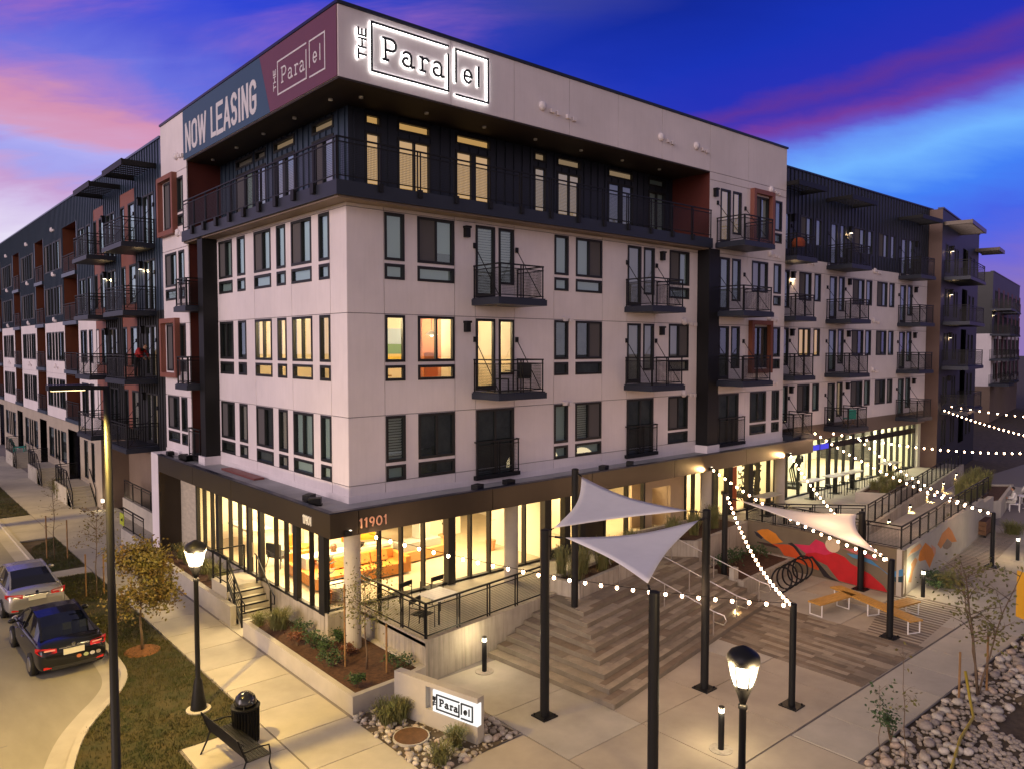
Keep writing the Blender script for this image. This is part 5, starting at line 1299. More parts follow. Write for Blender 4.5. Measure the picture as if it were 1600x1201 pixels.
MURC = mat('mural_ground_concrete', (.150,.120,.080), .85, var=.15, vscale=.9, mapping='World')
mw = thing('mural_wall', 'concrete wall painted with crimson and orange mountains behind the bike rack', 'wall', (18.4, -5, 0))
mb = MB(); mb.box(18.4, -8.3, -.05, 18.66, -1.62, 1.73); part('wall', mb, MURC, mw)
def pm(n, c): return mat('mural_'+n, c, .75, var=.15, vscale=3, bump=.04, mapping='World')
MUR = [('orange_peak', (.62,.22,.02), [(-2.26,1.36),(-2.5,1.48),(-2.78,1.54),(-3.15,1.41),(-3.3,1.24),(-3.49,1.12),(-3.16,1.0),(-2.98,.95),(-2.64,1.09)]),
 ('red_orange_ridge', (.52,.075,.012), [(-2.98,.94),(-3.7,1.06),(-3.92,1.03),(-4.38,.62),(-4.79,.75),(-5.1,.39),(-5.03,.28),(-4.73,.31),(-4.1,.44),(-3.57,.55),(-3.31,.85)]),
 ('pink_peak', (.50,.022,.075), [(-3.97,1.14),(-4.64,1.21),(-4.9,1.51),(-5.21,1.44),(-5.51,1.19),(-5.7,1.13),(-5.3,.95),(-4.9,.98),(-4.5,.85)]),
 ('crimson_slope', (.42,.010,.014), [(-4.5,.85),(-4.9,.98),(-5.3,.95),(-5.7,1.13),(-6.09,1.04),(-6.35,.83),(-7.09,.59),(-7.6,.25),(-7.75,.05),(-6.67,.03),(-5.89,.05),(-5.59,.34),(-5.39,.56),(-4.96,.66),(-4.78,.8),(-4.41,.66)]),
 ('dark_ridge', (.018,.014,.016), [(-3.7,1.11),(-3.88,1.18),(-4.09,1.04),(-4.41,.67),(-4.78,.8),(-5.13,.5),(-5.53,.14),(-5.92,.02),(-5.6,.02),(-5.27,.08),(-5.06,.35),(-4.75,.71),(-4.38,.57),(-3.95,1.01)]),
 ('moon', (.56,.46,.32), [(-5.6+.3*math.cos(k*.3927), 1.4+.28*math.sin(k*.3927)) for k in range(16)]),
 ('rose_ridge', (.42,.12,.12), [(-6.02,1.36),(-6.46,1.44),(-6.68,1.43),(-7.26,1.27),(-7.38,1.17),(-6.96,1.17),(-6.4,1.28)]),
 ('blue_ridge', (.055,.20,.38), [(-6.18,1.2),(-6.65,1.23),(-7.14,1.12),(-7.71,.76),(-8.28,1.05),(-8.28,.79),(-7.86,.64),(-7.44,.91),(-6.96,1.02),(-6.4,1.09)]),
 ('teal_base', (.012,.045,.06), [(-7.86,.63),(-8.28,.78),(-8.28,.55),(-8.03,.5)]),
 ('dark_corner', (.02,.02,.03), [(-2.14,1.33),(-2.34,1.29),(-2.56,1.14),(-2.49,1.06),(-2.26,1.16)]),
 ('dark_line', (.05,.025,.02), [(-2.3,.92),(-2.98,.945),(-3.24,.87),(-3.24,.82),(-2.72,.83),(-2.3,.88)])]
def paint(parent, name, col, pts, P, N_, d):
    pts3 = [P(s, z) for s, z in pts]; mb = MB(); i = len(pts3)
    nv = Vector(N_); mb.v = [tuple(Vector(p)+nv*d) for p in pts3]+[tuple(Vector(p)-nv*.004) for p in pts3]
    mb.f = [tuple(range(i))]+[(k, (k+1) % i, i+(k+1) % i, i+k) for k in range(i)]; part(name, mb, pm(name, col), parent)
for k, (n, c, pts) in enumerate(MUR): paint(mw, n, c, pts, lambda s, z: (18.4, s, z), (-1, 0, 0), .003+.0012*k)
ow = thing('ramp_wall', 'outer concrete ramp wall painted with peach and orange peaks', 'wall', (18.7, -8.3, 0))
d6 = Vector((math.cos(R(6.5)), math.sin(R(6.5)), 0)); O6 = Vector((18.4, -8.302, 0)); n6 = Vector((math.sin(R(6.5)), -math.cos(R(6.5)), 0))
Q = lambda s, z: tuple(O6+d6*s+Vector((0,0,z)))
cutz = [(0,4.4,1.74),(4.4,8.8,1.76),(8.8,13.2,1.72),(13.2,15.5,1.5)]
for a, b, z in cutz:
    mb = MB(); mb.beam(tuple(O6+d6*(a+.008)-n6*.125+Vector((0,0,z/2-.03))), tuple(O6+d6*(b-.008)-n6*.125+Vector((0,0,z/2-.03))), .25, z+.06); part('wall_panel', mb, CONC, ow)
for k, (n, c, pts) in enumerate([('peach_peak', (.58,.30,.13), [(.39,1.41),(.98,1.59),(2.04,1.63),(2.33,1.45),(1.85,1.39),(.89,1.46)]), ('grey_ridge', (.26,.28,.27), [(.02,1.17),(.59,1.4),(1.85,1.38),(2.39,1.44),(2.35,1.26),(1.76,1.19),(1.02,1.16),(.23,.9),(.02,.9)]),
    ('ochre_peak', (.60,.20,.02), [(1.88,1.01),(2.07,1.31),(2.83,1.5),(3.68,1.13),(4.18,.9),(4.2,.73),(3.52,.34),(2.9,.8),(2.11,.9)]), ('salmon_peak', (.55,.26,.16), [(3.67,1.26),(4.38,.98),(4.36,.76),(4.2,.69),(3.94,.95)]), ('tan_foothill', (.45,.25,.12), [(.27,.5),(.83,1.01),(1.44,1.19),(1.77,1.03),(1.17,.69),(.99,.33)]),
    ('far_orange_peak', (.55,.22,.06), [(4.65,1.07),(5.37,1.41),(6.41,1.5),(6.98,1.22),(7.89,.59),(7.04,.72),(6.19,1.05),(5.18,.8)]), ('far_grey_hill', (.22,.17,.13), [(5.43,.89),(6.2,1.02),(7.04,.68),(6.92,.57),(6.24,.56),(5.7,.7)]), ('white_foothill', (.60,.55,.46), [(.02,.59),(.04,.79),(.64,.84),(.83,1.04),(.94,.93),(.47,.3),(.02,.1)])]):
    paint(ow, n, c, pts, Q, n6, .003+.0012*k)
# ramp between the walls, and the inner wall with its sconces
mb = MB(); mb.quad((18.66,-8.05,.93),(47,-4.7,.05),(47,-.62,.05),(23.7,-4.62,.80)); mb.poly([(18.66,-8.05,.932),(23.7,-4.62,.802),(20.5,-1.22,.93),(18.66,-1.62,.93)]); struct('ramp', mb, CONC)
iw = thing('inner_ramp_wall', 'tall inner concrete ramp wall washed by a row of small sconces', 'retaining wall', (30, -3.5, 0))
di = Vector((23.3, 4.0, 0)).normalized(); ni = Vector((di.y, -di.x, 0)); OI = Vector((23.7, -4.6, 0))
mb = MB(); mb.beam(tuple(OI+ni*.02+Vector((0,0,.53))), tuple(OI+di*23.6+ni*.02+Vector((0,0,.53))), .22, 1.3); part('wall', mb, CONC_B, iw)
mb = MB(); mb.beam((20.5,-1.2,.53),(23.7,-4.6,.53),.2,1.29); part('wall_return', mb, CONC_B, iw)
for k, s in enumerate((3.1, 7.5, 11.9, 16.4, 20.6)):
    p = OI+di*s+ni*.13; mb = MB(); mb.box(p.x-.05, p.y-.09, .86, p.x+.05, p.y+.02, .98); o = part('sconce', mb, BLACK, iw)
    mb = MB(); mb.box(p.x-.05, p.y-.09, .845, p.x+.05, p.y-.0, .858); part('light_lens', mb, emis('sconce_lens', (1,.80,.45), 25.0), o)
    lamp('sconce_glow', 'SPOT', (p.x, p.y-.10, .84), 90, (1, .66, .26), .03, rot=Vector((0,.22,-1)).to_track_quat('-Z','Y').to_euler(), spot=110, blend=.7)

def railing(name, label, pts, z, h=1.0, group=None, foot=.08, zs=None):
    t = thing(name, label, 'railing', (*pts[0], z), 0, group); r_ = MB(); w = MB()
    for (p, q) in zip(pts, pts[1:]): rail_run(r_, w, p, q, z, h, None, foot=foot)
    part('rail_frame', r_, BLACK, t); part('wire_infill', w, WIRE, t); return t
railing('terrace_railing', 'black wire infill railing round the lobby terrace with the chairs', [(-.02,1.0),(1.08,1.0),(1.08,-2.62),(6.0,-2.06)], 1.165, .98)
railing('mural_railing', 'black railing on top of the mural wall', [(18.53,-1.7),(18.53,-8.16)], 1.73, .85)
railing('ramp_railing', 'long black railing on the painted outer ramp wall', [tuple((O6+d6*(s)-n6*.12)[:2]) for s in (.05, 7.3, 14.8)], 1.74, .85)
railing('upper_ramp_railing', 'long black railing on the inner ramp wall above the sconces', [tuple((OI+di*s)[:2]) for s in (0, 7.5, 15, 23.5)], 1.18, .95)
railing('landing_railing', 'black railing at the terrace edge above the mural landing', [(18.7,-1.55),(20.5,-1.25),(23.6,-4.55)], 1.1, 1.0)
mb = MB(); mb.tube([tuple(OI+di*1.5+ni*.22+Vector((0,0,.62))), tuple(OI+di*21+ni*.22+Vector((0,0,.25)))], .022, 6)
solid('ramp_handrail', mb, STEEL, 'thin steel handrail fixed along the inner ramp wall under the sconces', 'handrail')
# steel stair handrails
dn = Vector((.167, -.986, 0))
for k, (fx, fy, lab) in enumerate([(13.5,-5.35,'steel handrail at the right edge of the seating steps'), (11.5,-5.72,'steel handrail in the middle of the three on the seating steps'), (9.62,-6.1,'steel handrail farthest left of the three on the seating steps')]):
    t = thing('stair_handrail', lab, 'handrail', (fx, fy, 0), 0, 'steel handrails on the seating steps')
    f = Vector((fx, fy, 0)); top = f - dn*3.45
    P1 = f+Vector((0,0,.90)); P2 = top+Vector((0,0,1.1+.88)); P0 = P1+dn*.35+Vector((0,0,-.06))
    mb = MB(); mb.tube([P1+Vector((0,0,-.33)), P0+Vector((0,0,-.30)), P0+dn*.08+Vector((0,0,-.15)), P0, P1, P2, P2-dn*.35, P2-dn*.42+Vector((0,0,-.15)), P2-dn*.34+Vector((0,0,-.3))], .021, 8); part('rail', mb, STEEL, t, smooth=True)
    for s in (0, .5, 1):
        b = f.lerp(top, s); zt = P1.lerp(P2, s).z; mb = MB(); mb.tube([(b.x,b.y,max(0,1.1*s-.1)),(b.x,b.y,zt)], .019, 8); part('post', mb, STEEL, t)
mb = MB(); mb.box(13.9,-4.06,-.05,14.2,-3.86,.98); solid('concrete_post', mb, CONC, 'short square concrete post at the foot of the right steel handrail', 'post')

# ================================================================ entrance stair by the left storefront
es = thing('entrance_stair', 'concrete entrance stair with black railings rising to the left storefront door', 'stair', (-.6, 5.3, 0))
mb = MB(); mb.box(-1.25, 5.85, -.05, -.065, 7.28, 1.06); part('landing', mb, PAVE1, es)
for k in range(5):
    mb = MB(); mb.box(-1.2, 4.75+.22*k, -.05, -.065, 5.848, .177*(k+1)); part('step', mb, PAVE1, es)
    mb = MB(); mb.box(-1.2, 4.748+.22*k, .177*(k+1)-.035, -.065, 4.80+.22*k, .177*(k+1)+.006); part('step_nosing', mb, BLACK, es)
r_ = MB(); w_ = MB()
r_.beam((-1.22,7.2,2.06),(-1.22,5.85,2.06),.045,.045); r_.beam((-1.22,5.85,2.06),(-1.22,4.65,1.05),.045,.045); r_.beam((-1.22,7.2,1.2),(-1.22,5.85,1.2),.03,.03); r_.beam((-1.22,5.85,1.2),(-1.22,4.65,.12),.05,.08)
r_.beam((-1.22,7.2,2.06),(-.1,7.2,2.06),.045,.045); r_.beam((-1.22,7.2,1.2),(-.1,7.2,1.2),.03,.03)
for y, z0, z1 in ((7.2,1.0,2.06),(6.5,1.0,2.06),(5.85,.9,2.06),(5.25,.4,1.55),(4.65,0,1.05)): r_.beam((-1.22,y,z0),(-1.22,y,z1),.05,.05)
r_.beam((-.1,7.2,1.0),(-.1,7.2,2.06),.05,.05); r_.tube([(-1.22,4.65,.95),(-1.22,4.4,.85),(-1.22,4.4,.6),(-1.22,4.65,.55)],.022,6)
for k in range(1,5): z = k/5; r_.beam((-1.22,5.85,1.2+.8*z*.9),(-1.22,4.65,.15+.85*z),.018,.018)
part('railing', r_, BLACK, es)
r_ = MB(); r_.tube([(-.2,6.0,2.0),(-.2,5.85,2.0),(-.2,4.6,.98),(-.2,4.4,.9),(-.2,4.4,.62),(-.2,4.6,.58)],.024,6); r_.beam((-.2,5.85,1.0),(-.2,5.85,2.0),.045,.045); r_.beam((-.2,4.7,0),(-.2,4.7,1.02),.05,.05); part('handrail', r_, BLACK, es)
mb = MB(); mb.box(-1.46, 5.0, -.05, -1.27, 13.6, .66); solid('sidewalk_retaining_wall', mb, CONC, 'low concrete retaining wall along the sidewalk left of the entrance stair', 'retaining wall')
mb = MB(); mb.quad((-1.26,7.3,.55),(-.065,7.3,.55),(-.065,13.9,.55),(-1.26,13.9,.55)); struct('planting_bed', mb, SOIL)
mb = MB(); mb.box(-1.25,7.29,-.05,-.07,7.33,.56); struct('bed_end', mb, CONC)

# monument sign wall
ms = thing('monument_sign', 'low concrete wall carrying the lit white framed letters THE Parallel above the cobbles', 'sign', (-.3, -5, 0), math.atan2(-2.62, .62))
Wm = WM[ms.name]; L0 = -1.35   # local x runs along the wall
def lp(name, mb, m, smooth=False): return local(name, mb, m, ms, smooth)
mb = MB(); mb.box(L0,-.0,-.05,L0+1.05,.24,1.1); lp('wall_block', mb, CONC)
mb = MB(); mb.box(L0+1.052,0,-.05,L0+2.66,.24,.42); mb2 = MB(); mb2.box(L0+1.052,0,.98,L0+2.66,.24,1.1); lp('wall_block', mb, CONC); lp('wall_cap', mb2, CONC)
mb = MB(); mb.box(L0+1.052,.14,.42,L0+2.66,.24,.98); lp('recess_back', mb, CONC)
mb = MB(); mb.box(L0+1.3,-.015,.44,L0+2.67,.13,.965); lp('light_box', mb, emis('sign_box_glow', (1.0,.96,.92), 1.15))
FM = type('F', (), {})()
fr, le, th = logo(0, 0, .252, .252)
mb = MB(); 
for grp, t_ in ((fr, .026), (le, .024), (th, .02)):
    stroke_mesh(mb, [[(a+L0+1.44, b+.53) for a, b in s] for s in grp], t_, -.045, -.018)
lp('letters', mb, LETTERB)
lamp('monument_sign_glow', 'AREA', tuple((Wm @ Vector((L0+1.98,-.12,.70)))), 6, (1,.95,.9), (1.2,.4), rot=(Wm.to_3x3() @ Vector((0,-1,-.1))).to_track_quat('-Z','Y').to_euler())
# ================================================================ lamps
def lamp_post(loc, label):
    t = thing('lamp_post', label, 'lamp post', loc, 0, 'black lamp posts with acorn lanterns')
    mb = MB(); mb.lathe([(.30,0),(.30,.03),(.24,.035)], 20); local('concrete_collar', mb, PAVE1, t)
    mb = MB(); mb.lathe([(.20,.03),(.19,.10),(.10,.75),(.062,.85),(.058,3.3),(.075,3.32),(.075,3.38),(.05,3.40)], 18); local('pole', mb, BLACK, t, True)
    mb = MB(); mb.lathe([(.05,3.40),(.10,3.56),(.165,3.70),(.16,3.72)], 18); local('lantern_cup', mb, BLACK, t, True)
    mb = MB(); mb.lathe([(.15,3.715),(.20,3.86),(.235,4.06),(.23,4.09)], 18); local('globe', mb, GLOBE, t, True)
    mb = MB()
    for k in range(6):
        a = k*math.pi/3; mb.beam((.168*math.cos(a),.168*math.sin(a),3.70),(.243*math.cos(a),.243*math.sin(a),4.09),.016,.016)
    local('lantern_ribs', mb, BLACK, t)
    mb = MB(); mb.lathe([(.25,4.08),(.265,4.11),(.26,4.20),(.21,4.27),(.12,4.32),(.04,4.36),(.0,4.37)], 18); local('cap', mb, BLACK, t, True)
    lamp('lamp_post_glow', 'POINT', (loc[0], loc[1], loc[2]+3.58), 1, (1, .78, .48), .12) if False else None
    for k in range(3):
        a = 2.09*k+.4; lamp('lamp_post_glow', 'POINT', (loc[0]+.42*math.cos(a), loc[1]+.42*math.sin(a), loc[2]+3.9), LPOW, (1, .71, .35), .12)
    return t
LPOW = 185
lamp_post((-4.27,-.25,0), 'black lamp post with lit acorn lantern on the lawn beside the left sidewalk')
lamp_post((.12,-13.1,0), 'black lamp post with lit acorn lantern in the right foreground of the plaza')
def street_light(loc, label, p):
    t = thing('street_light', label, 'street light', loc, 0, 'tall street lights')
    mb = MB(); mb.lathe([(.20,0),(.20,.06),(.092,.10),(.080,4),(.064,8.46)], 14); local('pole', mb, BLACK, t, True)
    mb = MB(); mb.beam((0,0,8.42),(-.5,0,8.44),.06,.08); mb.box(-1.0,-.16,8.40,-.30,.16,8.50); local('luminaire', mb, BLACK, t)
    mb = MB(); mb.box(-.95,-.13,8.390,-.4,.13,8.399); local('light_lens', mb, emis('street_lens', (1,.72,.32), 6.0), t)
    mb = MB(); mb.box(-.1,-.1,.5,.1,.1,.75) ; local('hand_hole_cover', mb, BLACK, t)
    lamp('street_light_glow', 'SPOT', (loc[0]-.9, loc[1], loc[2]+8.30), p, (1, .66, .15), .06, rot=Vector((-.05,.15,-1)).to_track_quat('-Z','Y').to_euler(), spot=138, blend=.6)
SLP = 4500
street_light((-6.95,-3.5,-.01), 'tall black street light in the lawn bulge at the left of the photo', SLP)
street_light((-9.6,27.0,-.08), 'tall black street light farther up the street on the kerb', SLP*.8)  # assumed lamp, added out of view to light the far left sidewalk
def bollard(loc, label, p=16):
    t = thing('bollard_light', label, 'bollard', loc, 0, 'black bollard lights on the plaza')
    mb = MB(); mb.lathe([(.27,-.01),(.27,.012)], 22); local('footing', mb, CONC_B, t)
    mb = MB(); mb.lathe([(.07,.012),(.07,.87)], 16); local('post', mb, BLACK, t)
    mb = MB(); mb.lathe([(.058,.871),(.058,.955)], 16); local('lens', mb, emis('bollard_lens', (1,.86,.62), 14.0), t)
    mb = MB(); mb.lathe([(.074,.956),(.074,1.0),(.06,1.01)], 16); local('cap', mb, BLACK, t)
    for k in range(4):
        a = k*math.pi/2+.5; lamp('bollard_glow', 'POINT', (loc[0]+.13*math.cos(a), loc[1]+.13*math.sin(a), loc[2]+.92), p/4, (1,.80,.46), .03)
bollard((2.67,-3.22,0), 'black bollard light lighting the board formed terrace wall', 60)
bollard((4.11,-10.07,0), 'black bollard light between the foreground sail pole and the lamp post', 60)
bollard((18.95,-8.78,0), 'black bollard light at the corner of the mural wall', 70)
bollard((27.19,-9.5,0), 'black bollard light on the plaza near the right edge beside a thin pole', 60)
bollard((31.8,-6.6,0), 'black bollard light farthest away next to the wooden planter box', 40)

# ================================================================ poles, sails, strings
def pole(name, loc, h, rad, label, group):
    t = thing(name, label, 'pole', loc, 0, group)
    mb = MB(); mb.box(-.24,-.24,0,.24,.24,.03); local('base_plate', mb, BLACK, t)
    mb = MB(); mb.lathe([(rad,.03),(rad,h-.02),(rad*.7,h)], 16); local('shaft', mb, BLACK, t)
    for sx in (-.18,.18):
        for sy in (-.18,.18): mb = MB(); mb.lathe([(.025,.03),(.025,.07)], 6, (sx,sy,0)); local('bolt', mb, BLACK, t)
    return t
gs = 'thick sail poles'; gl = 'thin string light poles'
pole('sail_pole', (2.14,-6.27,0), 4.72, .115, 'thick black sail pole standing on the plaza in front of the seating steps', gs)
pole('sail_pole', (6.24,-3.30,.82), 4.62, .11, 'thick black sail pole at the corner of the step planter', gs)
pole('sail_pole', (6.47,-7.97,0), 4.88, .11, 'thick black sail pole on the plaza right of the grey sails', gs)
pole('sail_pole', (1.6,-10.1,0), 4.22, .115, 'thick black sail pole nearest the camera running out of the frame bottom', gs)
pole('sail_pole', (14.24,-3.42,.1), 3.6, .11, 'thick black sail pole between the concrete post and the low planter', gs)
pole('sail_pole', (18.1,-6.86,0), 3.0, .115, 'thick black sail pole standing against the crimson mural', gs)
pole('light_pole', (14.0,-9.67,0), 2.52, .10, 'thin black pole on the striped paving in front of the timber bench', gl)
pole('light_pole', (7.32,-10.03,0), 2.68, .085, 'thin black pole on the plaza right of the acorn lamp post', gl)
pole('light_pole', (25.3,-9.1,0), 2.3, .085, 'thin black pole on the path beside the multi stem tree', gl)

def sail(label, A, B, C_, m, c=.20):
    t = thing('shade_sail', label, 'shade sail', tuple((Vector(A)+Vector(B)+Vector(C_))/3), 0, 'triangular shade sails')
    ps = [Vector(A), Vector(B), Vector(C_)]; cen = sum(ps, Vector())/3
    cs = [p + (cen-p).normalized()*.42 for p in ps]
    n = 18; mb = MB(); idx = {}
    for i in range(n+1):
        for j in range(n+1-i):
            u, v = i/n, j/n; w = 1-u-v; p = cs[0]*u+cs[1]*v+cs[2]*w
            p = p + (cen-p)*(c*4*(u*v+v*w+w*u)); p.z -= .25*(u*v+v*w+w*u); idx[i, j] = len(mb.v); mb.v.append(tuple(p))
    for i in range(n):
        for j in range(n-i):
            mb.f.append((idx[i,j], idx[i+1,j], idx[i,j+1]))
            if j < n-i-1: mb.f.append((idx[i+1,j], idx[i+1,j+1], idx[i,j+1]))
    me = mb.mesh('sail_cloth', m, True); o = link_mesh('sail_cloth', me, None, None) if False else link_mesh('sail_cloth', me, Matrix.Identity(4), t)
    md = o.modifiers.new('thick', 'SOLIDIFY'); md.thickness = .012
    for p, q in zip(ps, cs):
        mb = MB(); mb.tube([p, p.lerp(q, .35)], .012, 6); mb.tube([p.lerp(q,.35), p.lerp(q,.75)], .028, 8); mb.tube([p.lerp(q,.75), q], .012, 6); part('turnbuckle', mb, BLACK, t)
sail('upper grey triangular sail between the three thick poles above the steps', (2.14,-6.22,4.62), (6.24,-3.40,5.32), (6.42,-7.9,4.80), SAIL)
sail('lower grey triangular sail pointing down to the foreground pole', (2.20,-6.35,4.55), (6.40,-8.05,4.70), (1.62,-9.98,4.16), SAIL)
sail('cream triangular sail lit by string lights in front of the mural', (14.3,-3.55,3.50), (18.05,-6.88,2.95), (14.05,-9.55,2.48), SAIL2)

BM = None
def string(label, p, q, sag, n, r=.048):
    global BM
    t = thing('string_lights', label, 'string lights', tuple(p), 0, 'strings of warm bulbs over the plaza')
    p, q = Vector(p), Vector(q); f = lambda s: p.lerp(q, s)+Vector((0,0,-4*sag*s*(1-s)))
    mb = MB(); mb.tube([f(k/24) for k in range(25)], .009, 5); part('cable', mb, BLACK, t)
    if BM is None: BM = MB().ball((0,0,-.055), .044, .044, .054, 8, 6).mesh('bulb', BULB, True)
    SM = cached('socket', lambda: MB().lathe([(.02,-.015),(.02,.03)], 6).mesh('socket', BLACK))
    for k in range(n):
        W = Matrix.Translation(f((k+.5)/n)); b = link_mesh('bulb', BM, W, t); link_mesh('socket', SM, W, b)
string('string of bulbs from the canopy corner over the terrace to the thin plaza pole', (.3,-.95,3.92), (7.32,-10.0,2.66), .32, 27)
string('string of bulbs from the canopy above the orange door down along the cream sail', (16.9,-.95,4.1), (14.0,-9.6,2.5), .35, 24)
string('string of bulbs from the low planter pole to the thin plaza pole', (14.24,-3.5,3.66), (7.32,-10.0,2.66), .50, 25)
string('string of bulbs from the right end of the canopy to the pole before the bench', (23.4,-.95,4.1), (14.0,-9.6,2.5), .45, 26)
string('string of bulbs from the first gym balcony to the thin pole near the tree', (26.3,-.55,4.95), (25.3,-9.05,2.28), .40, 27)
string('string of bulbs from the gym fascia over the terrace to the far right', (28.2,-.5,4.75), (41.0,-9.2,3.6), .55, 33)
string('densely hung string of bulbs from the wing end sloping to the far right', (44.0,-.35,5.1), (41.0,-9.2,3.7), .30, 30)
string('short upper string of bulbs from the charcoal block to the right edge', (45.2,-.2,5.3), (58.0,-4.6,3.9), .20, 15)
string('string of bulbs crossing the inner ramp wall towards the thin pole near the tree', (31.5,-.5,4.2), (25.3,-9.05,2.28), .45, 22)
for x, y, z in ((6,-7.8,2.5),(11,-7.3,2.6),(15.6,-6.9,3.6),(14.9,-8.2,3.2),(17.5,-6.2,3.5),(25.6,-5,2.9),(33,-4.5,3.2)):
    lamp('string_light_glow', 'POINT', (x,y,z), 60, (1,.62,.34), .6)

# ================================================================ street furniture
t = thing('litter_bin', 'black domed litter bin with slatted sides beside the park bench', 'litter bin', (-4.0,-2.65,0))
mb = MB()
for k in range(28):
    a = 2*math.pi*k/28; mb.beam((.29*math.cos(a),.29*math.sin(a),.05),(.30*math.cos(a),.30*math.sin(a),.86),.035,.012)
mb.lathe([(.26,.04),(.26,.80)], 20); local('slatted_body', mb, BLACK, t)
mb = MB(); mb.lathe([(.30,.84),(.33,.87),(.33,.90),(.28,.90)], 22); local('rim', mb, BLACK, t); mb = MB(); mb.lathe([(.25,.93),(.25,.97),(.22,1.10),(.13,1.19),(.0,1.22)], 22); local('dome_lid', mb, mat('glossy_black', (.012,.012,.013), .16, spec=.6), t, True)
mb = MB()
for a in (0, 2.1, 4.2): mb.beam((.29*math.cos(a),.29*math.sin(a),.9),(.25*math.cos(a),.25*math.sin(a),.97),.03,.03)
local('lid_brackets', mb, BLACK, t)
t = thing('park_bench', 'dark slatted steel park bench with curved end frames on the concrete pad', 'bench', (-4.42,-3.35,0), R(4))
for k in range(7): mb = MB(); mb.box(-.25+.075*k, -.95, .44, -.19+.075*k, .95, .455); local('seat_slat', mb, BLACK, t)
for k in range(6): z = .5+.075*k; mb = MB(); mb.box(-.30-.028*k, -.95, z, -.285-.028*k, .95, z+.06); local('back_slat', mb, BLACK, t)
for y in (-.9, .9):
    mb = MB(); mb.tube([(-.50,y,0),(-.36,y,.25),(-.28,y,.45),(-.40,y,.78),(-.47,y,.97)], .02, 6); mb.tube([(.30,y,0),(.24,y,.25),(.27,y,.44),(-.28,y,.44)], .02, 6); mb.tube([(-.36,y,.66),(-.0,y,.68),(.24,y,.64),(.27,y,.44)], .018, 6); local('end_frame', mb, BLACK, t)
# hoop rack
t = thing('bike_rack', 'black bike rack of five leaning steel hoops in front of the mural', 'bike rack', (16.7,-4.9,0))
for k in range(5):
    cx, cy_ = 15.65+.52*k, -5.0+.07*k; mb = MB(); mb.tube([(cx+.10*math.cos(a_i)*.5+.20*math.sin(a_i), cy_+.43*math.cos(a_i), .44+.43*math.sin(a_i)) for a_i in [-math.pi/2+2*math.pi*j/24*.985 for j in range(25)]], .033, 8); part('hoop', mb, BLACK, t, smooth=True)
# timber bench in three arms
t = thing('timber_bench', 'branching timber plank bench on white steel frames in front of the mural', 'bench', (15.6,-8.2,0))
def arm(p, q, w=.52, n=4):
    p, q = Vector((*p,0)), Vector((*q,0)); d = (q-p).normalized(); s = Vector((-d.y,d.x,0))
    for k in range(n):
        o1 = s*(-w/2+w*(k+.5)/n); mb = MB(); mb.beam(tuple(p+o1+Vector((0,0,.45))), tuple(q+o1+Vector((0,0,.45))), w/n-.012, .05); part('seat_plank', mb, TIMBER, t)
    mb = MB()
    return p, q, s*w/2*.9
def leg(p, s):
    mb = MB(); a, b = Vector(p)-s, Vector(p)+s
    mb.tube([(a.x,a.y,.42),(a.x,a.y,.02),(b.x,b.y,.02),(b.x,b.y,.42)], .025, 6); part('frame_leg', mb, WSTEEL, t)
p, q, s = arm((14.0,-7.15),(16.0,-7.45)); leg(p+(q-p)*.05, s); leg(p+(q-p)*.8, s)
p, q, s = arm((16.35,-6.75),(14.85,-10.15)); leg(p+(q-p)*.06, s); leg(p+(q-p)*.5, s); leg(p+(q-p)*.97, s)
p, q, s = arm((15.75,-9.0),(16.95,-9.25), .5); leg(p+(q-p)*.92, s)
# terrace chairs and table
def cafe_chair(loc, rz, label):
    t = thing('terrace_chair', label, 'chair', loc, rz, 'black armchairs on the lobby terrace')
    mb = MB()
    for k in range(5): mb.box(-.24,-.24+.1*k,.43,.24,-.16+.1*k,.45)
    local('seat', mb, BLACK, t); mb = MB(); mb.box(-.26,.24,.72,.26,.27,.86); local('backrest', mb, BLACK, t)
    for sx in (-.26,.26):
        mb = MB(); mb.tube([(sx,-.26,0),(sx,-.25,.64),(sx,.26,.64)], .014, 6); local('arm_leg', mb, BLACK, t); mb = MB(); mb.tube([(sx,.30,0),(sx,.25,.45),(sx,.26,.86)], .014, 6); local('rear_leg', mb, BLACK, t)
cafe_chair((2.05,.20,1.1), R(-165), 'black terrace armchair standing left behind the white table'); cafe_chair((3.15,.05,1.1), R(-172), 'black terrace armchair standing right behind the white table'); cafe_chair((1.55,-1.75,1.1), R(20), 'black terrace armchair close to the railing beside the planter sapling')
t = thing('terrace_table', 'square white slatted table inside the corner of the terrace railing', 'table', (2.45,-1.35,1.1), R(8))
for k in range(7): mb = MB(); mb.box(-.48+.138*k,-.48,.70,-.35+.138*k,.48,.73); local('top_slat', mb, WSTEEL, t)
for sx in (-.42,.42):
    for sy in (-.42,.42): mb = MB(); mb.box(sx-.02,sy-.02,0,sx+.02,sy+.02,.70); local('leg', mb, BLACK, t)
HT = ['high grey table nearest to the third and fourth round columns', 'high grey table under the blue lit glazing beside the exercise machines', 'high grey table between two others at the gym glass', 'high grey table left of the terrace planter at the gym glass', 'high grey table farthest along the gym glass']
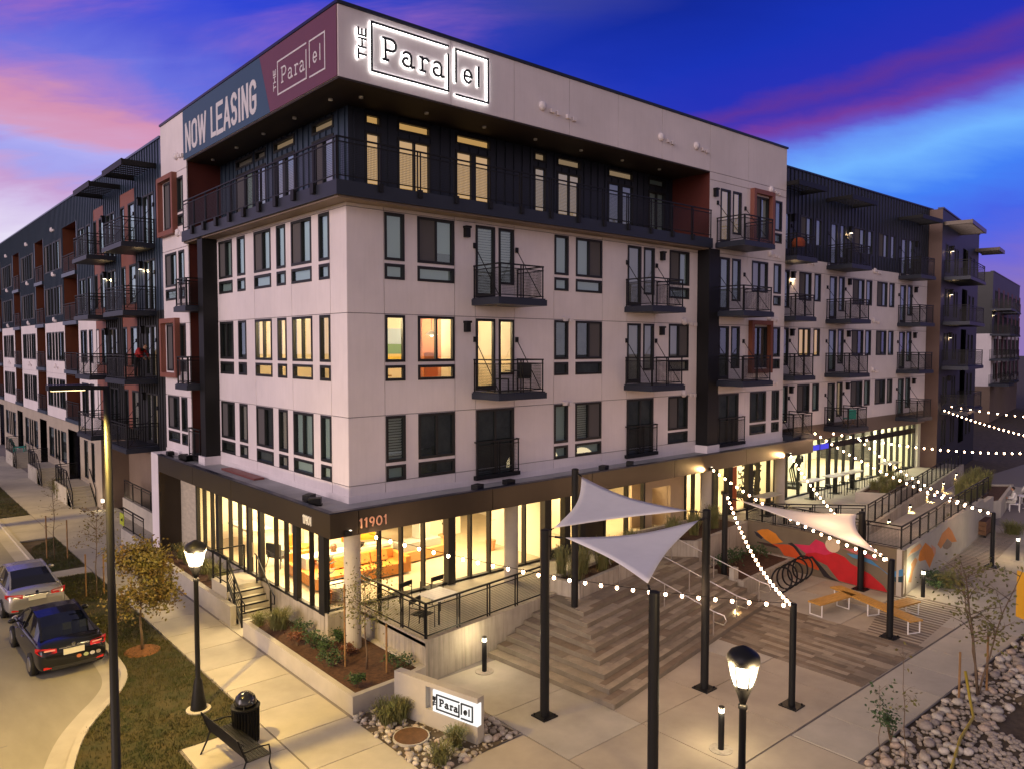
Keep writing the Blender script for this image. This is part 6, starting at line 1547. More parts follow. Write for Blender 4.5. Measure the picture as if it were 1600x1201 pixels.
for k, (x, y) in enumerate(((22.6,-.3),(28.1,.35),(30.6,.3),(32.6,.25),(37.6,.3))):
    t = thing('bar_table', HT[k], 'table', (x,y,1.1), 0, 'high tables along the gym glass')
    mb = MB(); mb.box(-.85,-.32,.96,.85,.32,1.01); local('tabletop', mb, mat('grey_tabletop',(.42,.40,.36),.5), t); mb = MB(); mb.box(-.09,-.09,0,.09,.09,.96); local('pedestal', mb, BLACK, t); mb = MB(); mb.box(-.4,-.22,0,.4,.22,.025); local('base_plate', mb, BLACK, t)
    if k:
        for sx in (-.5,.5):
            s = thing('bar_stool', 'thin black backless bar stool standing at a high grey table', 'stool', (x+sx+.3,y-.55,1.1), 0, 'bar stools at the high tables')
            mb = MB(); mb.box(-.17,-.17,.7,.17,.17,.73); local('seat', mb, BLACK, s)
            for ax in (-.15,.15):
                for ay in (-.15,.15): mb = MB(); mb.box(ax-.012,ay-.012,0,ax+.012,ay+.012,.7); local('leg', mb, BLACK, s)
t = thing('manhole_cover', 'round rusty brown manhole cover among the pale cobbles', 'manhole cover', (-.98,-5.0,.02)); mb = MB(); mb.lathe([(.40,0),(.40,.05),(.38,.055)], 28); local('lid', mb, RUSTIRON, t); mb = MB(); mb.lathe([(.435,-.02),(.435,.045),(.405,.045),(.405,0)], 28); local('ring', mb, CONC, t)
t = thing('yellow_sign_board', 'tall yellow sign board on a thin black post cut by the right edge', 'sign', (17.0,-12.95,0), R(60)); mb = MB(); mb.box(-.02,-.02,0,.02,.02,2.1); local('post', mb, BLACK, t); mb = MB(); mb.box(.03,-.012,.55,.9,.012,2.05); local('board', mb, mat('yellow_board',(.62,.33,.02),.5), t)

# ================================================================ planting
def clump(loc, rad, h, n, m, label, group, seed):
    """ornamental grass: arching blades from one crown"""
    r = random.Random(seed); mb = MB()
    for k in range(n):
        a = r.uniform(0, 6.283); d = Vector((math.cos(a), math.sin(a), 0)); s = Vector((-d.y, d.x, 0)); b = Vector((r.gauss(0, rad*.16), r.gauss(0, rad*.16), 0)); L = h*r.uniform(.6, 1.1); out = rad*r.uniform(.25, 1.0); w = r.uniform(.006, .012)
        p0 = b; p1 = b+d*out*.35+Vector((0,0,L*.6)); p2 = b+d*out*.75+Vector((0,0,L*.95)); p3 = b+d*out+Vector((0,0,L*r.uniform(.72, 1.0)))
        mb.quad(p0-s*w, p0+s*w, p1+s*w, p1-s*w); mb.quad(p1-s*w, p1+s*w, p2+s*w*.7, p2-s*w*.7); mb.poly([p2-s*w*.7, p2+s*w*.7, p3])
    return solid('ornamental_grass', mb, m, label, 'grass clump', group, loc=loc)
def shrub(loc, rad, h, n, m, label, group, seed, leaf=.07):
    r = random.Random(seed); t = thing('shrub', label, 'shrub', loc, 0, group); st_ = MB(); mb = MB(); tips = []
    for k in range(9):
        a = r.uniform(0, 6.283); e = r.uniform(.35, 1); p = Vector((math.cos(a)*rad*e*.8, math.sin(a)*rad*e*.8, h*r.uniform(.5, 1))); tips.append(p); st_.tube([(0,0,0), tuple(p*.5+Vector((0,0,.05))), tuple(p)], [.012,.009,.004], 5)
    for k in range(n):
        p = r.choice(tips)+Vector((r.gauss(0,rad*.24), r.gauss(0,rad*.24), r.gauss(0,h*.16)))
        if p.z < .02: p.z = r.uniform(.02, .12)
        d = Vector((r.gauss(0,1), r.gauss(0,1), r.gauss(.3,.6))).normalized()*leaf*r.uniform(.6,1.3); s = d.cross(Vector((r.gauss(0,1),r.gauss(0,1),r.gauss(0,1)))).normalized()*leaf*.3
        mb.poly([p-d*.5, p+s, p+d*.5, p-s])
    local('stems', st_, BARK, t); local('foliage', mb, m, t); return t
def tree(name, loc, label, h, trunk_h, crown_r, crown_h, nleaf, m, seed, leaf=.09, stems=1, stakes=(), nb=14, trunk_r=.03, group=None, droop=0.0):
    r = random.Random(seed); t = thing(name, label, 'tree', loc, 0, group); tr = MB(); tips = []
    for sidx in range(stems):
        lean = Vector((r.uniform(-.18,.18), r.uniform(-.18,.18), 0))*(1 if stems == 1 else 3.2); pts = [Vector((0,0,0))]; k2 = 6
        for k in range(1, k2+1): f = k/k2; pts.append(Vector((lean.x*f**1.3*h*.35+r.uniform(-.03,.03), lean.y*f**1.3*h*.35+r.uniform(-.03,.03), h*.92*f)))
        tr.tube(pts, [trunk_r*(1-.75*k/k2)*(1 if stems == 1 else .75) for k in range(k2+1)], 7)
        for k in range(nb//stems):
            z = r.uniform(trunk_h, h*.9); i = min(int(z/(h*.92)*k2), k2-1); b = pts[i].lerp(pts[i+1], z/(h*.92)*k2-i); a = r.uniform(0, 6.283); rel = (z-trunk_h)/max(.1, h-trunk_h); ln = crown_r*(1.05-.55*abs(rel-.35))*r.uniform(.55, 1.0)
            e = b+Vector((math.cos(a)*ln, math.sin(a)*ln, r.uniform(.15,.55)*ln-droop)); m_ = b.lerp(e, .5)+Vector((0,0,.06)); tr.tube([b, m_, e], [trunk_r*.35, trunk_r*.22, trunk_r*.1], 5); tips += [e, m_, b.lerp(e, .8)]
            for q in range(2): a2 = a+r.uniform(-1,1); e2 = m_+Vector((math.cos(a2)*ln*.45, math.sin(a2)*ln*.45, r.uniform(0,.4)*ln)); tr.tube([m_, e2], [trunk_r*.15, trunk_r*.07], 4); tips.append(e2)
    local('trunk', tr, BARK, t, True); mb = MB()
    sp = .11 if nleaf < 600 else .2
    for k in range(nleaf):
        p = r.choice(tips)+Vector((r.gauss(0,sp), r.gauss(0,sp), r.gauss(-.02,sp*.8))); d = Vector((r.gauss(0,1), r.gauss(0,1), r.gauss(-.25,.7))).normalized()*leaf*r.uniform(.6,1.25); s = d.cross(Vector((r.gauss(0,1),r.gauss(0,1),r.gauss(0,1)))).normalized()*leaf*.32; mb.poly([p-d*.5, p-d*.1+s, p+d*.5, p-d*.1-s])
    if nleaf: local('crown', mb, m, t)
    for sx, sy, sh in stakes: mb = MB(); mb.tube([(sx,sy,-.02),(sx,sy,sh)], .028, 7); local('stake', mb, STAKE, t)
    return t
tree('young_tree', (-4.25,4.75,-.01), 'bushy young tree with yellow and russet leaves on the verge by the cars', 3.25, 1.0, .95, 2.2, 6500, LEAF_A, 4, leaf=.11, nb=34, trunk_r=.045, group='young trees on the verge')
mb = MB(); mb.lathe([(.52,-.008),(.45,.03),(.0,.05)], 18); solid('mulch_ring', mb, mat('orange_mulch',(.20,.085,.03),.95,var=.5,vscale=12,bump=.6), 'ring of orange mulch round the bushy young tree', 'mulch', loc=(-4.25,4.75,0))
tree('young_tree', (-4.05,11.3,-.01), 'sparse staked sapling with few leaves just behind the bushy tree', 3.6, 1.2, .8, 2.0, 300, LEAF_A, 6, leaf=.09, nb=18, trunk_r=.025, stakes=((-.3,.2,1.6),(.3,.2,1.5)), group='young trees on the verge')
tree('young_tree', (-4.2,18.0,-.01), 'almost bare sapling with two wooden stakes on the middle verge', 3.9, 1.2, .6, 2.2, 60, LEAF_A, 9, leaf=.08, nb=18, trunk_r=.022, stakes=((-.25,.3,1.9),(.45,-.2,1.7)), group='young trees on the verge')
tree('young_tree', (-.28,-1.75,.41), 'slim sapling with pale green leaves and stakes in the long front planter', 3.0, 1.15, .75, 1.8, 950, LEAF_G, 12, leaf=.075, nb=22, trunk_r=.026, stakes=((-.35,.55,2.3),(.30,-.55,1.35)), group='young trees on the verge')
tree('multi_stem_tree', (11.6,-12.95,-.05), 'multi stem young tree with feathery green leaves in the rock bed at right', 3.75, 1.3, .85, 2.2, 620, LEAF_G, 15, leaf=.12, stems=4, nb=28, trunk_r=.04, stakes=((-.75,.2,1.35),(.35,-.1,1.6)))
tree('thin_sapling', (6.6,-13.1,-.05), 'thin bare sapling with a few leaves at the lower right rock bed', 2.9, 1.2, .35, 1.2, 40, LEAF_G, 17, leaf=.10, nb=8, trunk_r=.014)
tree('thin_sapling', (6.3,-12.7,-.05), 'small twig with dark green leaf tuft next to the footpath edge', 1.9, 1.0, .25, .8, 60, SHRUB, 19, leaf=.11, nb=7, trunk_r=.012)
for k, (x, y, rr_, h, m, lab) in enumerate([(-.72,.62,.33,.42,SHRUB,'dark green shrub left of the corner column in the front planter'), (-.98,1.05,.30,.36,SHRUB_R,'russet shrub at the planter edge between two dark green ones'), (-.62,.02,.30,.40,SHRUB,'dark shrub close in front of the corner column'), (-.95,-.95,.34,.42,SHRUB,'dark green shrub in the middle of the front planter'), (-.50,1.75,.34,.40,SHRUB,'bright green shrub beside the grass clump in the front planter'), (-1.02,-2.55,.26,.30,SHRUB,'small green shrub at the near corner of the front planter'), (.45,-2.15,.42,.34,SHRUB,'spreading dark shrub below the terrace railing corner'), (.05,.45,.28,.30,SHRUB,'small shrub behind the corner column'), (-.2,-.55,.22,.25,SHRUB_R,'tiny russet shrub right of the corner column'),
        (14.6,-3.2,.45,.5,SHRUB,'dark shrub at the left end of the low mural planter'), (15.7,-3.0,.5,.6,SHRUB,'dark shrub in the middle of the low mural planter'), (17.2,-3.0,.5,.5,SHRUB,'dark shrub against the mural in the low planter'),
        (7.32,-12.5,.22,.75,SHRUB,'leafy green shrub on the edge of the rock bed next to the path'), (20.3,-8.75,.5,.35,SHRUB,'low dark green shrub beside the bollard at the mural corner'), (21.0,-8.45,.5,.4,SHRUB,'low green shrub behind the grass clump at the mural corner')]):
    shrub((x, y, .40 if -1.5 < x < 1 else .52 if 14 < x < 18 else 0), rr_, h, 330 if x < 10 else 260, m, lab, 'shrubs in the beds', 100+k, leaf=.075 if x < 10 else .11)
gid = 0
def clumps(lst, m, group, lab, n=170):
    global gid
    for (x, y, z, rr_, h) in lst: gid += 1; clump((x, y, z), rr_, h, n, m, lab, group, 300+gid)
clump((-.78,2.75,.40), .62, .62, 420, ORN, 'large soft grass clump at the stair end of the front planter', 'single grass clumps', 201)
clump((-1.15,3.4,.40), .4, .4, 220, ORN, 'small grass clump in the far corner of the front planter', 'single grass clumps', 202)
clump((-1.05,-4.05,0), .50, .55, 380, ORN, 'grass clump between the planter end and the manhole cover', 'single grass clumps', 203)
clump((-.72,-4.15,0), .42, .58, 320, ORN, 'grass clump leaning on the monument sign wall', 'single grass clumps', 204)
clump((-.42,-6.0,0), .36, .46, 300, ORN, 'grass clump in front of the lit letters of the monument sign', 'single grass clumps', 205)
clump((-1.1,-6.35,0), .42, .42, 300, ORN, 'grass clump at the bottom edge of the cobble bed', 'single grass clumps', 206)
clump((20.9,-9.0,0), .55, .6, 300, ORN, 'grass clump at the mural corner beside the bollard', 'single grass clumps', 207)
clump((32.5,-7.8,0), .9, .6, 380, ORN, 'wide grass clump beyond the wooden planter box', 'single grass clumps', 208)
clump((30.0,-5.9,.0), .6, 1.0, 260, ORN, 'tall straw grass clump at the end of the painted ramp wall', 'single grass clumps', 209)
clumps([(7.3+.75*k, -2.35+.11*k+(.3 if k % 2 else 0), 1.5, .5, .95) for k in range(6)]+[(7.2,-1.7,1.5,.45,1.0)], ORN, 'grasses in the step planter by the tall sail pole', 'tall grass clump in the step planter by the tall sail pole')
clumps([(13.4+.8*k, -1.6+.07*k+(.5 if k % 2 else 0), 1.6, .5, .8) for k in range(6)], ORN, 'grasses in the step planter beside the mural', 'tall grass clump in the planter between steps and mural')
clumps([(30.0+.85*k, -2.6+.15*k+(.7 if k % 2 else 0), 1.56, .55, .55) for k in range(6)], ORN, 'grasses in the gym terrace planter', 'golden grass clump in the gym terrace planter')
clumps([(34.8+.9*k, -5.1+.14*k+(.7 if k % 2 else 0), .8, .6, 1.15) for k in range(8)], ORN, 'grasses in the far planter', 'tall grass clump in the far planter by the seated people')
clumps([(-.62, 7.8+.95*k, .55, .5, .6) for k in range(6)], ORN, 'grasses behind the retaining wall', 'grass clump in the bed below the painted brick wall')
clumps([(-1.0,33.2,0,.9,1.0),(-.9,35.4,0,.8,.9),(-.75,41.5,0,.9,1.0),(-.8,50.5,0,.9,.9),(-.4,30.2,0,.5,.5)], ORN, 'grasses along the wing stoops', 'feathery grass clump beside the stoops of the left wing', 260)
def cobble_mesh(k):
    def mk():
        random.seed(900+k); b = MB().ball((0,0,0), 1, .78, .55, 9, 6, .09); return b.mesh('cobble', mat('cobble_%d' % (k % 5), [(.46,.42,.36),(.36,.31,.26),(.52,.47,.41),(.29,.25,.22),(.42,.33,.26)][k % 5], .75, var=.25, vscale=2.5, bump=.08), True)
    return cached(('cob', k), mk)
def cobbles(poly, n, group, lab, seed, s0, s1, avoid=None, z=.0):
    r = random.Random(seed); done = []; tries = 0
    while len(done) < n and tries < n*60:
        tries += 1
        (x, y), = scatter(poly, 1, r); s = r.uniform(s0, s1)*(1.35 if r.random() < .07 else 1)
        if any((x-a)**2+(y-b)**2 < ((s+c)*.72)**2 for a, b, c in done): continue
        if avoid and any((x-a)**2+(y-b)**2 < (s*.8+c)**2 for a, b, c in avoid): continue
        done.append((x, y, s)); o = link_mesh('cobble', cobble_mesh(r.randrange(15)), Matrix.Translation((x, y, z+s*.30)) @ Matrix.Rotation(r.uniform(0, 6.28), 4, 'Z') @ Matrix.Rotation(r.uniform(-.25,.25), 4, 'X') @ Matrix.Scale(s, 4)); tag(o, lab, 'cobble', group)
    return done
bed1 = [(-1.55,-3.2),(-.62,-3.25),(.98,-5.3),(1.1,-6.5),(-1.6,-6.75)]
mb = MB(); mb.poly([(a,b,.006) for a, b in bed1]); struct('cobble_bed', mb, DIRT)
wallpts = [(-.63+.23*k/1-0, -3.65-.0, 0) for k in range(0)]
av = [(-.98,-5.0,.40)]+[(-.62+.62*k/12, -3.6-2.6*k/12, .12) for k in range(13)]
d1 = cobbles(bed1, 140, 'cobbles round the monument sign', 'rounded river cobble in the bed round the monument sign', 31, .055, .115, av)
bed2 = [(5.6,-12.48),(18.5,-12.48),(18.5,-13.6),(12,-13.9),(9.5,-13.7),(6.0,-14.1),(5.0,-13.4)]
mb = MB(); mb.poly([(a,b,-.055) for a, b in [(5.0,-12.42),(60,-12.42),(60,-16),(3,-16)]]); struct('rock_bed', mb, DIRT)
d2 = cobbles(bed2, 158, 'cobbles in the rock bed along the footpath', 'rounded river cobble in the rock bed along the footpath', 41, .10, .17, None, -.02)
mb = MB(); r = random.Random(77); random.seed(5)
for poly, n, s0, s1 in ((bed2, 900, .045, .085), (bed1, 330, .025, .045), ([(7.5,-13.9),(10.2,-13.75),(9.2,-15.2),(6.8,-15)], 260, .05, .10)):
    for x, y in scatter(poly, n, r):
        if poly is bed1 and (x+.98)**2+(y+5.0)**2 < .2: continue
        s = r.uniform(s0, s1); mb.ball((x, y, s*.25-(0 if poly is bed1 else .04)), s, s*.8, s*.55, 6, 4, .1, r.uniform(0, 3))
tag(part('small_cobbles', mb, mat('cobble_1', (.36,.31,.26), .75), None), 'small river stones filling the rock beds between larger cobbles', 'stones', kind='stuff')
mb = MB(); mb.tube([(5.9,-14.3,.0),(7.0,-13.9,.05),(8.6,-13.55,.10),(9.9,-13.4,.12),(10.7,-13.05,.25),(10.95,-12.85,.8)], .035, 8); solid('irrigation_hose', mb, mat('yellow_hose',(.34,.26,.03),.5), 'yellow hose curving through the rock bed up to a wooden stake', 'hose', smooth=True)
mb = MB()
for k in range(18):
    x = 10.5+k*1.6; mb.ball((x, -15.2+.5*math.sin(k*1.7), -.25), 1.5, .9, .5, 10, 6, .12, k)
struct('dirt_mound', mb, DIRT)
# wooden planter box
t = thing('wooden_planter', 'brown wooden plank planter box beside the grass at the end of the ramp wall', 'planter', (31.2,-6.6,0), R(8))
for z in (.12,.34,.56): mb = MB(); mb.box(-.75,-.55,z,.75,.55,z+.2); local('plank_course', mb, mat('brown_plank',(.17,.085,.04),.7,var=.3,vscale=4), t)
for sx in (-.68,.68):
    for sy in (-.48,.48): mb = MB(); mb.box(sx-.05,sy-.05,0,sx+.05,sy+.05,.12); local('foot', mb, BLACK, t)
mb = MB(); mb.box(-.7,-.5,.762,.7,.5,.78); local('soil', mb, SOIL, t)
clump((31.2,-6.6,.78), .6, .5, 220, ORN, 'grass growing in the wooden planter box', 'single grass clumps', 240)
# dark trees far right
for k, (x, y, h, lab) in enumerate(((118,8,15,'dark tree at the right edge closest to the farthest block'), (126,3,11,'dark tree at the right edge before the farthest block'), (140,14,16,'distant dark tree behind the others at the right edge'))):
    tree('dark_tree', (x, y, -.09), lab, h, h*.2, h*.36, h*.8, 3400, LEAF_F, 60+k, leaf=.9, nb=44, trunk_r=.28, group='dark trees at the right edge')

# ================================================================ stoops of the left wing
for k, (y0, lab) in enumerate(((29.3,'nearest concrete stoop with black railing at the left wing'), (38.6,'middle concrete stoop with black railing at the left wing'), (48.6,'farthest concrete stoop with black railing at the left wing'))):
    t = thing('entry_stoop', lab, 'stoop', (-.8, y0, 0), 0, 'stoops of the left wing'); z = 1.0
    mb = MB(); mb.box(-1.35, y0+1.3, -.05, -.035, y0+4.6, z); part('landing', mb, CONC, t)
    for j in range(6): mb = MB(); mb.box(-1.3, y0+.21*j, -.05, -.04, y0+1.298, z*(j+1)/6.6); part('step', mb, CONC, t)
    r_ = MB(); w_ = MB(); rail_run(r_, w_, (-1.3,y0+1.35), (-1.3,y0+4.5), z, 1.0, 4); rail_run(r_, w_, (-1.3,y0+4.5), (-.1,y0+4.5), z, 1.0, 1)
    for x in (-1.3, -.1): r_.beam((x,y0+1.35,z+1),(x,y0-.05,.95),.045,.045); r_.beam((x,y0+1.35,z+.15),(x,y0-.05,.12),.04,.06); r_.beam((x,y0-.05,0),(x,y0-.05,.97),.05,.05)
    part('rail_frame', r_, BLACK, t); part('wire_infill', w_, WIRE, t)
t = thing('lounge_chair', 'turquoise plastic chair on the farthest stoop of the left wing', 'chair', (-.7,51.0,1.0), R(70), 'turquoise patio chairs'); TQ = mat('turquoise_plastic',(.02,.30,.24),.5)
mb = MB(); mb.box(-.35,-.4,.32,.35,.35,.38); local('seat', mb, TQ, t); mb = MB(); mb.beam((0,.33,.36),(0,.6,1.05),.7,.05,(1,0,0)) if False else mb.quad((-.35,.33,.36),(.35,.33,.36),(.35,.6,1.05),(-.35,.6,1.05)); mb.quad((-.35,.37,.36),(.35,.37,.36),(.35,.64,1.05),(-.35,.64,1.05)); local('backrest', mb, TQ, t)
for sx in (-.33,.33): mb = MB(); mb.box(sx-.03,-.38,0,sx+.03,-.32,.5); mb.box(sx-.03,.3,0,sx+.03,.36,.34); local('legs', mb, TQ, t)
def wl_low(x, y): lamp('stoop_light_glow', 'POINT', (x, y, .55), 14, (1,.78,.42), .05)
mb = MB(); mb.box(-.16,27.6,.45,-.04,27.8,.62); solid('step_lamp', mb, GLOBE, 'small bright lamp low on the tan base beside the nearest stoop', 'lamp'); wl_low(-.3,27.6)
t = thing('folding_chair', 'turquoise chair on the second level wing balcony above the gym', 'chair', (31.4,-.05,4.80), R(150), 'turquoise patio chairs')
mb = MB(); mb.box(-.24,-.24,.42,.24,.24,.46); local('seat', mb, TQ, t); mb = MB(); mb.box(-.24,.22,.46,.24,.26,.95); local('backrest', mb, TQ, t)
for sx in (-.22,.22): mb = MB(); mb.beam((sx,-.22,0),(sx,.2,.44),.025,.025); mb.beam((sx,.26,0),(sx,-.2,.44),.025,.025); local('crossed_legs', mb, STAKE, t)
# balcony furniture on the corner block
for k, (x, z, rz, lab) in enumerate(((5.75,7.70,.8,'dark mesh balcony chair at the left of the lit third level balcony'), (6.75,7.70,-.8,'dark mesh balcony chair at the right of the lit third level balcony'))):
    t = thing('balcony_chair', lab, 'chair', (x,-.35,z), rz, 'chairs on the lit balcony'); mb = MB(); mb.box(-.24,-.24,.42,.24,.24,.45); local('seat', mb, BLACK, t); mb = MB(); mb.box(-.24,.22,.45,.24,.25,.95); local('backrest', mb, BLACK, t)
    for sx in (-.22,.22):
        for sy in (-.22,.22): mb = MB(); mb.box(sx-.012,sy-.012,0,sx+.012,sy+.012,.44); local('leg', mb, BLACK, t)
t = thing('balcony_table', 'small dark round table between the chairs of the lit balcony', 'table', (6.25,-.35,7.70)); mb = MB(); mb.lathe([(.28,.68),(.28,.71)], 16); local('tabletop', mb, BLACK, t); mb = MB(); mb.tube([(0,0,0),(0,0,.68)], .025, 6); local('pedestal', mb, BLACK, t)
mb = MB(); mb.lathe([(.0,.0),(.3,.02),(.34,.25),(.2,.45),(.0,.5)], 14); solid('orange_cushion_ball', mb, mat('orange_cloth',(.50,.10,.02),.8), 'round orange thing on the top wing balcony next to the corner block', 'pouf', loc=(25.6,.0,14.2))

# ================================================================ cars
def car(label, loc, paint, glassm, group='parked sedans', rz=0.0, stickers=False, plate=(.62,.60,.50)):
    t = thing('parked_car', label, 'car', loc, rz, group)
    st_ = [(-2.36,.70,.66,.60,.42),(-2.33,.80,.90,.78,.34),(-2.24,.855,1.03,.88,.28),(-2.0,.885,1.065,.93,.25),(-1.55,.90,1.07,.95,.22),(-.6,.905,.98,.95,.21),(.5,.905,.96,.94,.21),(1.05,.90,.955,.92,.21),(1.6,.88,.90,.86,.23),(2.1,.82,.80,.76,.26),(2.32,.70,.66,.62,.32),(2.37,.58,.56,.54,.38)]
    mb = MB(); nr = 11
    for (y, hw, dk, be, bo) in st_:
        half = [(.86*hw, bo), (.985*hw, bo+.10), (hw, (bo+be)/2), (.97*hw, be), (.86*hw, dk-.015)]
        ring = [(-x, z) for x, z in half] + [(0, dk+.015)] + [(x, z) for x, z in reversed(half)]
        mb.v += [(x, y, z) for x, z in ring]
    for i in range(len(st_)-1):
        for j in range(nr-1): a = i*nr+j; mb.f.append((a, a+nr, a+nr+1, a+1))
        mb.f.append((i*nr, i*nr+nr-1, (i+1)*nr+nr-1, (i+1)*nr))
    mb.f.append(tuple(range(nr))); mb.f.append(tuple(reversed(range((len(st_)-1)*nr, len(st_)*nr))))
    o = local('body', mb, paint, t, True); md = o.modifiers.new('sub', 'SUBSURF'); md.levels = 2; md.render_levels = 2
    # cabin: roof shell, glass, pillars
    RY = [-1.80,-1.30,-.78,-.2,.35,.85,1.28]; RZ = [1.05,1.26,1.41,1.455,1.44,1.24,.955]; RW_ = [.70,.62,.575,.57,.575,.64,.74]
    mb = MB()
    for i in (2,3):
        for j in range(6):
            f0, f1 = -1+j/3, -1+(j+1)/3; q = lambda k, f: (RW_[k]*f, RY[k], RZ[k]+.022*(1-f*f)); mb.quad(q(i,f0), q(i,f1), q(i+1,f1), q(i+1,f0))
    o = local('roof', mb, paint, t, True)
    mb = MB()
    for i in (0,1):
        for j in range(6):
            f0, f1 = (-1+j/3)*.96, (-1+(j+1)/3)*.96; q = lambda k, f: (RW_[k]*f, RY[k], RZ[k]+.025*(1-f*f)); mb.quad(q(i,f0), q(i,f1), q(i+1,f1), q(i+1,f0))
    local('rear_window', mb, glassm, t, True)
    mb = MB()
    for i in (4,5):
        for j in range(6):
            f0, f1 = (-1+j/3)*.96, (-1+(j+1)/3)*.96; q = lambda k, f: (RW_[k]*f, RY[k], RZ[k]+.025*(1-f*f)); mb.quad(q(i,f0), q(i,f1), q(i+1,f1), q(i+1,f0))
    local('windscreen', mb, glassm, t, True)
    for s in (-1, 1):
        mb = MB(); B_ = lambda y: (s*.80, y, .955); top = [(s*RW_[k]*.995, RY[k], RZ[k]-.01) for k in range(7)]
        for (a, b) in ((0,1),(1,2),(2,3),(3,4),(4,5),(5,6)): mb.quad(B_(RY[a]), B_(RY[b]), top[b], top[a])
        local('side_window', mb, glassm, t)
        mb = MB()
        for a in range(6): mb.beam(top[a], top[a+1], .055, .05)
        mb.beam((s*.81,.05,.95),(s*.585,.02,1.44),.07,.05); mb.beam((s*.81,-1.8,.98),(s*.81,1.28,.95),.03,.04)
        local('roof_pillar', mb, paint, t)
        mb = MB(); mb.ball((s*.99,.78,1.0),.11,.07,.075,8,6); mb.box(min(s*.8,s*.95),.75,.95,max(s*.8,s*.95),.81,.99); local('wing_mirror', mb, paint, t, True)
        for y in (-.25, .65):
            mb = MB(); mb.box(min(s*.90,s*.918), y-.09, .80, max(s*.90,s*.918), y+.09, .83); local('door_handle', mb, mat('chrome',(.6,.6,.6),.15,metal=1.0), t)
        for y in (-1.38, 1.40):
            mb = MB(); mb.lathe([(.20,-.10),(.315,-.10),(.325,-.06),(.325,.06),(.315,.10),(.20,.10)], 20); mb.v = [(s*.83+zz, y+x, .325+yy) for x, yy, zz in mb.v]; w = local('wheel', mb, mat('tyre_rubber',(.014,.014,.014),.85), t, True)
            mb = MB(); mb.lathe([(.0,.0),(.20,.0),(.19,.02)], 14); mb.v = [(s*(.83+.098+zz), y+x, .325+yy) for x, yy, zz in mb.v]; link_mesh('rim', mb.mesh('rim', mat('alloy_rim',(.35,.35,.35),.3,metal=.9)), WM[t.name], w)
        TL = mat('tail_light_red', (.42,.012,.012), .18, spec=.7, emit=((1,.03,.02),.10)); TC = mat('tail_light_clear', (.62,.30,.27), .15, spec=.7)
        mb = MB(); x0, x1 = sorted((s*.42, s*.80)); xo = s*.875
        mb.poly([(s*.42,-2.345,.82),(s*.80,-2.285,.80),(xo,-2.05,.84),(xo,-2.05,.955),(s*.80,-2.27,.975),(s*.42,-2.325,.93)][::s]); mb.poly([(s*.42,-2.365,.82),(s*.80,-2.305,.80),(s*.895,-2.05,.84),(s*.895,-2.05,.955),(s*.80,-2.29,.975),(s*.42,-2.345,.93)][::s])
        o = local('tail_light', mb, TL, t); mb = MB(); mb.quad((s*.46,-2.37,.885),(s*.72,-2.325,.885),(s*.72,-2.322,.925),(s*.46,-2.362,.925)); link_mesh('reverse_lens', mb.mesh('lens', TC), WM[t.name], o)
        mb = MB(); mb.ball((s*.62,2.22,.66),.16,.08,.07,8,5); local('headlight', mb, mat('headlight_lens',(.7,.7,.7),.1), t, True)
    mb = MB(); mb.box(-.26,-2.395,.72,.26,-2.35,.87); mb2 = mb; local('number_plate', mb, mat('plate_%d' % int(plate[0]*100), plate, .5), t)
    mb = MB(); mb.box(-.36,-2.375,.905,.36,-2.34,.93); local('boot_trim', mb, MATS['chrome'], t); mb = MB(); mb.lathe([(.05,0),(.05,.012)], 14); mb.v = [(x, -2.345-zz, .975+yy) for x, yy, zz in mb.v]; local('boot_emblem', mb, MATS['chrome'], t)
    mb = MB(); mb.box(-.55,-2.352,.34,.55,-2.30,.45); local('lower_bumper', mb, mat('black_plastic',(.02,.02,.02),.6), t)
    for s in (-1,1): mb = MB(); mb.box(min(s*.55,s*.75),-2.345,.40,max(s*.55,s*.75),-2.24,.46); local('reflector', mb, MATS['tail_light_red'], t)
    if stickers:
        for k, (x, c) in enumerate(((.12,(.45,.14,.05)),(.30,(.36,.42,.22)),(.46,(.5,.5,.52)),(.62,(.3,.26,.24)))):
            mb = MB(); mb.lathe([(.065,0),(.065,.006)], 12); mb.v = [(x+xx, -2.372+.035*max(0,x-.3)-zz, .60+yy*.8) for xx, yy, zz in mb.v]; local('sticker', mb, mat('sticker_%d' % k, c, .6), t)
        for x in (.08,.52): mb = MB(); mb.box(x-.11,-1.2,.96,x+.11,-1.12,1.22); local('headrest', mb, mat('grey_seat',(.16,.16,.11),.8), t)
    return t
PBLK = mat('black_car_paint', (.012,.013,.016), .12, metal=.3, spec=.6); PSIL = mat('silver_car_paint', (.50,.48,.45), .22, metal=.65)
CG = glass('car_glass', (.30,.33,.30), .04); CGD = mat('tinted_glass', (.006,.006,.007), .06, spec=.6)
car('black parked sedan with four round stickers on its bumper nearest the camera', (-6.22,6.55,-.085), PBLK, CG, stickers=True, rz=R(1.0))
car('silver parked sedan with tinted rear window ahead of the black one', (-6.12,12.55,-.085), PSIL, CGD, rz=R(.5))
car('dark parked sedan farther up the street at the left edge', (-6.4,40.0,-.085), PBLK, CGD)

